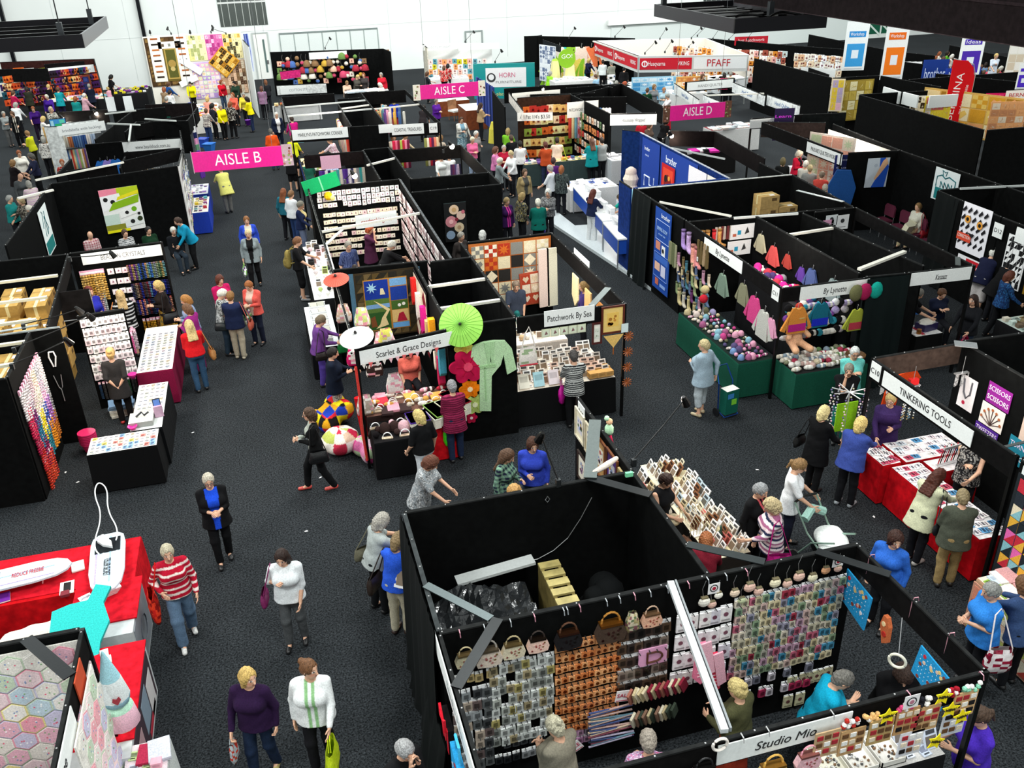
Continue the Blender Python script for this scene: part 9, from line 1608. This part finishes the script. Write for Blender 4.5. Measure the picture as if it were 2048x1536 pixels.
for(p0,p1,z0,z1,nx,nz,kd,cols,il)in(((548,108),(735,101),1.0,2.0,20,4,[K_HAT,K_PURS,K_BALL,K_SQ],['c84a6a','e8b8a0','8a6a4a','e8e0d0','6a8a4a','c8a040','4a6aa8','a83040'],'fabric heart or doll hung on the black hearts wall'),((850,96),(978,94),.7,1.8,12,5,[K_SQ,K_CARD],['f0b0a0','e8e4e0','e89a60','5a9aa8','f0d8d0','d8e0e0','c8c020'],'print on the white print stand'),((1095,83),(1190,82),.5,2.1,10,6,[K_SQ,K_TOP],['e8d060','f0a890','8ac030','f4e8dc','2ab0b0','e8784a','f0d8c8'],'fabric kit on the GO! stand wall'),((1345,80),(1580,91),.7,2.1,26,6,[K_BLOCK,K_KIT],['f0e8e0','e8a8a0','d88a30','f4f0ec','c8d8d8','e8c8a8','a05040'],'pattern on the racks behind the pavilion'),((1592,93),(1692,101),.6,2.1,18,6,[K_KIT,K_CARD],['f4ece0','f0d8b8','e8b890','ffffff','e8dcc8'],'pattern on the racks by the blue banner'),((1152,196),(1216,228),.6,2.0,12,5,[K_BLOCK,K_CARD],['f4c8a8','d88a50','f0e8dc','6a8a60','c84a40'],'quilt kit on the Patchwork With Gail wall'),((1042,203),(1146,196),.5,2.2,8,5,[K_BLOCK],['d8682a','f0c070','b83028','e8e0a0','f4d8b0','8aa040'],'orange quilt block on the Gail back wall')):fwall(p0,p1,z0,z1,nx,nz,kd,cols,il,il+'s',k=2.1 if p0[0]!=1152 else 1.6,jit=.04,off=.08)
hangq(quilt(1.3,2.0,3,5,['c88a28','a8481c','e8b040','5a6a2a'],'fleck','8a5a20',.06,2),'orange_tapestry','orange and gold tapestry at the right of the hearts wall','quilt',(P(732,101,2.3)[0],P(732,101,2.3)[1]-.2,.3),0)
def ft(L,label,nx,ny,cols,il,z=.85,top='eceae6',skirt='e0e0de',k=1.6,kd=None):ftable(L,z,label,nx,ny,kd or FK,cols,il,top,skirt,k)
WB=['f4f4f4','e8e8e8','d8e4ec','e8d8d0','c8d0d4']
ft([(690,187),(775,178)],'long table of the hearts stand',12,3,WB,'paper on the hearts table',skirt='181818');ft([(860,160),(930,150)],'white draped table of the print stand',8,3,WB,'print pack on the print stand table');ft([(1050,330),(1130,316)],'wooden fabric counter of the Gail stand, left',7,4,FAB,'fabric fat quarter on the left counter',top='d8c08a',skirt='3a4a4a',k=1.2);ft([(1132,322),(1178,310)],'wooden fabric counter of the Gail stand, right',5,4,FAB,'fabric fat quarter on the right counter',top='d8c08a',skirt='3a4a4a',k=1.2)
ft([(1110,165),(1170,152)],'table with a white and grey quilt in front of the GO! stand',6,3,WB,'quilt ruler on the GO! table');ft([(1175,185),(1265,175)],'white sewing table near the pavilion',5,3,WB,'machine part on the pavilion table',z=.75);ft([(1350,190),(1395,178)],'white goods counter under the quilter boards',6,4,WB,'white reel on the quilters counter');ft([(1425,262),(1500,246)],'long white quilting frame bench',9,3,WB+['a83040'],'part on the quilting bench',z=.95,top='8a3a40');ft([(1612,352),(1652,330)],'crowded quilt fabric table beneath the quilters world board',7,6,WARM+PALE,'fabric piece on the quilters world table');ft([(1370,310),(1460,295)],'dark table of monitors behind the blue wall',6,3,['f4f4f4','1c1c1e','c8c8cc','c02890'],'white screen or bag behind the blue wall',top='1c1c1e',skirt='141414');ft([(1500,130),(1600,118)],'long table of patterns behind the dark wall',14,3,WB+['e89aa8'],'pattern pack behind the dark wall');ft([(545,212),(640,205)],'table of fabrics under the Cotton Strong board',8,3,FAB,'fabric under the Cotton Strong board')
for i in range(14):K_BOLT.put(f'{cn(FAB[i % 12])} cloth or garment hanging on the right of the Gail counter',(P(1140+i*6,262,1.2)[0],P(1140+i*6,262,1.2)[1],.9),0,(FAB+['f8f0f0']*2)[i],'garments of the Gail stand',k=1.2)
for i in range(12):TH('wrapped_ribbon',G().tube([(0,0,0),(0,0,1.9)],.06,['2a3a80','3a4a90','1c2a5a','4a5aa0'][i%4],5),'fabric','blue fabric strip at the left end of the Gail stand','fabric',(P(985,210,1.2)[0]-.25+.0*i,P(985,212,1.2)[1]+.28*i-1.0,.3),0,'blue fabric strips')
p=P(965,300,.0);TH('yellow_cloth_stand',G().lathe([(.1,.9),(.2,.6),(.26,0)],'d8cc50',10),'fabric','yellow cloth draped stand at the central aisle corner','stand',(P(988,285,0)[0],P(988,285,0)[1],0));TH('timber_desk',G().box(-.8,-.4,0,.8,.4,.75,'8a4420','dfe8e6'),'wood','timber sewing desk with pale top by aisle C board','desk',(P(905,213,.4)[0],P(905,213,.4)[1],0));TH('timber_desk',G().box(-.5,-.9,0,.5,.9,.9,'7a3c1c','e8e4dc'),'wood','timber cabinet with pale top beside the tan jacket','desk',(P(945,235,.4)[0],P(945,235,.4)[1],0))
t=thing('aisle_chair','white seated chair with wooden back near the timber desk','chair',P(911,240,0),.4);O('seat',G().box(-.25,-.25,.42,.25,.25,.5,'e8e8e2'),'fabric',t);[O('leg',G().tube([(a,b_,0),(a,b_,.42)],.02,'8a5a3a',5),'wood',t)for a in(-.22,.22)for b_ in(-.22,.22)];O('backrest',G().box(-.25,.22,.5,.25,.25,.95,'9a6a48'),'wood',t)
ft([(1224,322),(1246,306)],'grey cloth cubes right of the turquoise tunic',2,2,['c8c8cc'],'white box on the grey cloth',z=.9,top='d0d2d4',skirt='b8bcc0')
a=P(1665,250,2.3);hangq(quilt(3.4,1.5,9,4,['f8f4ec','f4e8dc','f8f0f0','e8c8b8','f4f4e8'],'star','f4ece0',.05,3),'pale_quilt','very pale floral quilt lit on the inner wall of the quilters world stand','quilt',(18.17,26.6,.85),-R90)
hangq(quilt(1.6,1.9,4,5,['f0e8d8','e8a890','c8d0a8','e8d8c0'],'star','e8d8c8',.05,5),'pale_quilt','cream quilt hung below the quilters world board','quilt',(P(1645,305,2)[0],P(1645,305,2)[1]+.8,.6),-1.1);hangq(quilt(1.5,1.7,4,4,['a8903a','c8b050','e8e0b0'],'fleck','9a8434',.05,5),'yellow_quilt','mustard quilt with a pale swirl on a black end wall','quilt',(P(1690,168,2.2)[0],35.0,.6),-.1);hangq(quilt(.55,1.35,2,4,['f0d8b0','e8b8c8','e8c840','b8a8c8'],'fleck','e8d8b8',.05,5),'hanging_quilt','pink and yellow quilt hanging from the dark wall end','quilt',(P(1660,160,2.3)[0]-.1,P(1660,160,2.3)[1]-.3,1.05),-.5)
for(px,py,z,w_,h,txt_,bg,tc)in((1565,248,2.2,.7,1.1,'Learn to Quilt','1c0c3a','d83ae0'),(1690,328,2.0,.75,.6,'Free Fat Quarter','1c2460','d8d8f0')):p=P(px,py,z);poster('neon_sign',f'{"purple and magenta" if h > 1 else "navy"} hand-lettered sign at the quilters stands','sign',(p[0]-w_/2,p[1],z-h/2),-.2,w_,h,bg,[],[(.5,.75,h*.14,txt_[:-8],tc,w_*.8),(.5,.35,h*.14,txt_[-7:],tc,w_*.8)])
p=P(1690,365,1.2);TH('blue_coat',G().plate([(-.2,0),(.2,0),(.4,-.5),(.3,-1.2),(-.3,-1.2),(-.4,-.5)],-.12,0,'1c4a88'),'fabric','blue patterned coat hung on the end post of the quilters world stand','coat',(16.55,23.2,1.95),-.5)
for(px,py0,py1,c,tx,tc,lab)in((1702,66,140,'3a9ad8','Workshop','2a8ad0','tall white banner with blue panel'),(1778,70,158,'f07a18','Workshop','e86a10','tall white banner with orange panel'),(1930,84,152,'4a28a8','Ideas','4a30b0','tall white banner with purple panel'),(2040,140,178,'4a28c0','','','tall banner with violet panel cut by the right edge')):
 p=P(px,py1,2.2);d=math.dist(p,(0,0,CAMZ));h=(py1-py0)*d/FPX*1.1;w_=(40 if px!=2040 else 22)*d/FPX
 poster('roll_up_banner',lab+' at the upper right','banner',(p[0]-w_/2,p[1],2.2),-.25,w_,h,'eef2f2',[('b',.12,.08,.9,.55,c),('b',.35,.25,.65,.42,'e4ecf4'),('b',.15,.68,.88,.8,tc or c),('b',.1,.02,.9,.05,'c8ccd0')],[(.5,.74,.2,tx,'f4f4f4',w_*.6)]if tx else[])
p=P(1920,262,1.0);t=thing('feather_flag','tall red feather flag with white BERNINA lettering','flag',(p[0],p[1]+.5,0),-.12);O('cloth',G().plate([(-.45,1.1),(.55,1.0),(.55,2.9),(.42,3.3),(.15,3.55),(-.45,3.6)],-.02,.01,'d8141c'),'fabric',t);O('pole',G().tube([(.56,0,0),(.57,0,3.0),(.42,0,3.4),(-.45,0,3.65)],.02,'c8c8c8',5),'metal',t);o=text('BERNINA',.42,'f8f0f0',t,(-.12,-.024,2.2),(PI/2,-PI/2+.1,0),1.8);text('made to create',.2,'f4e0e0',t,(.25,-.024,2.1),(PI/2,-PI/2+.1,0),1.1)
for(px,py,z,w_,h,bg,tx,tc,lab)in((2035,189,2.3,1.3,.4,'f0ece8','BERNINA','b81c24','white board with red lettering at the right edge'),(1917,148,2.2,1.6,.6,'2040a8','brother','f0f4ff','blue board with white lettering at upper right'),(1862,150,2.0,1.2,1.4,'16388a','brother','d8e4ff','dark blue poster on a black divider'),(1498,80,2.4,1.9,.45,'b8182a','Just Patchwork','f4d8d8','red board over the pattern racks'),(1550,100,2.0,.8,.01,'','','','')):
 if tx:p=P(px,py,z);poster('name_board',lab,'sign',(p[0]-w_/2,p[1]-.1,z-h/2),-.2,w_,h,bg,[],[(.5,.55,h*.5,tx,tc,w_*.8)])
a=P(1765,175,2.0);hangq(quilt(9,1.7,14,3,['d8a030','e8c868','c86a3a','f0d8a0','a87a28','e8a870','f0e8c0'],'sampler','d8b060',.05,6),'quilt_row','row of yellow and orange quilts behind the tall black wall','quilt',(25.9,31.8,.7),-1.15)
for(px0,py0,px1,py1,c)in((1767,181,1800,192,0),(1806,192,1836,200,0),(1858,200,1915,196,0)):a,c_=P(px0,py0,2.3),P(px1,py1,2.3);TH('stand_fascia',G().box(0,-.03,0,math.dist(a[:2],c_[:2]),.03,.45,'e0e4e2'),'paper','pale name board on the quilts stand behind the tall black wall','sign',(a[0],a[1],2.0),math.atan2(c_[1]-a[1],c_[0]-a[0]),'pale name boards on the far quilts stand')
for(px,py,w_,h,pal,lab)in((1868,228,1.0,1.3,['f0d840','e8787a','f4ece0'],'yellow and pink dotted quilt beside the red flag'),(2005,240,1.3,1.3,['e8a870','c88a60','e8d8c0'],'peach quilt right of the red flag'),(2035,235,1.4,1.1,['c8a050','e8c8e0','8a6a3a'],'gold and mauve quilt at the right edge'),(1990,200,1.0,.9,['d81c60','e83a7a'],'crimson quilt above the peach quilt'),(1835,222,.8,1.2,['e8e4dc','3a2a1c','f4ece0'],'black and white quilt beside the dotted one')):p=P(px,py,1.7);hangq(quilt(w_,h,4,5,pal,'fleck',pal[0],.04,px),'stand_quilt',lab,'quilt',(p[0]-w_/2,p[1],1.1),-.3)
for i in range(4):p=P(1792+i*11,131,2.0);K_PHOTO.put('white sheet in the row on the black divider',(p[0],p[1]-.35,1.9),-.15,'f4f4f4','white sheets on the black divider',k=2.1)
hangq(quilt(3.4,2.4,9,6,['e8e4d8','d8c8b0','f0ece4'],'plain','e8e4d8',.05,6),'sampler_quilt','cream sampler quilt beside the demonstration stage','quilt',(P(2027,120,1.8)[0]-.4,P(2027,120,1.8)[1],.9),-.4);p=P(1993,125,.5);TH('stage_platform',G().box(-3,-1.5,0,3,1.5,.68,'1a1a1c'),'felt','dark low stage under the demonstrator at far right','stage',(p[0]+.3,p[1]+.4,0));a=P(1950,95,2.9)
d_=G().disc(0,0,.5,-.03,.03,'8ac020',24);p=P(1130,102,2.3);t=TH('go_disc',d_,'plastic','big green disc sign reading GO! above the fabric kits','sign',(p[0],p[1]-.3,1.95));text('GO!',.3,'f8fff0',t,(0,-.036,.1),(PI/2,0,0),.62)
for(px,c)in((1110,'9ac040'),(1140,'8ab838')):p=P(px,140,1.2);TH('standing_doll',G().lathe([(.3,0),(.34,.8),(.2,1.7),(.1,1.8)],c,8,cols=[c,'e8e0a0',c]),'fabric','tall green patterned cloth column in front of the kits','display',(p[0],p[1],0),0,'green cloth columns')
hangq(quilt(1.5,2.0,6,8,['f0f4f8','6a7a9a','c8d0e0'],'diam','e8ecf4',.04,5),'lattice_quilt','blue and white lattice quilt at the left of the GO! stand','quilt',(P(1086,95,2.1)[0]-.25,P(1086,95,2.1)[1]-.1,.3),-1.2)
for(px,w_,pal)in((1310,2.6,['a8d8f0','4a9ad0','e8f4fc','7ab8e0']),(1380,1.6,['e8b060','f0d8b0','c87840','f4ece0'])):p=P(px,178,.9);hangq(quilt(w_,1.15,6,5,pal,'star',pal[0],.05,5),'pavilion_quilt',f'{cn(pal[0])} quilt hanging inside the pavilion','quilt',(p[0]-w_/2,p[1],.4),-.2)
for i in range(26):c=RD.choice(['f0ece4','e8d8d0','b8d0e0','d8b0a0']);p=P(RD.uniform(1215,1490),RD.uniform(150,175),1.0);machine(p[0],p[1],.8,RD.uniform(0,6),'white sewing machine on a bench near the pavilion','machines near the pavilion')if i<9 else None
for(x0,y0)in((1225,172),(1258,172),(1292,165),(1340,160),(1420,155),(1455,155)):p=P(x0,y0,.75);table(p[0]-.9,p[1]-.5,p[0]+.9,p[1]+.5,f'white machine table under the pavilion, at {["the left post", "the red board corner", "the blue quilt", "the middle", "the orange quilt", "the right end"][[1225, 1258, 1292, 1340, 1420, 1455].index(x0)]}','f0f0f0','dfe2e4')
for(px,py)in((975,1085),(640,955),(772,946),(838,958),(900,470),(130,945),(155,964),(330,950),(612,1062),(1515,940),(1747,1034),(385,865),(1150,592)):p=P(px,py,.004);TH('paper_scrap',G().plate([(-.03,0),(.02,.01),(.035,-.02),(-.01,-.025)],-.004,0,'f0f0f0').mv(rx=-R90),'paper','tiny white scrap lying on the carpet','scrap',p,RD.uniform(0,3),'white scraps on the carpet')
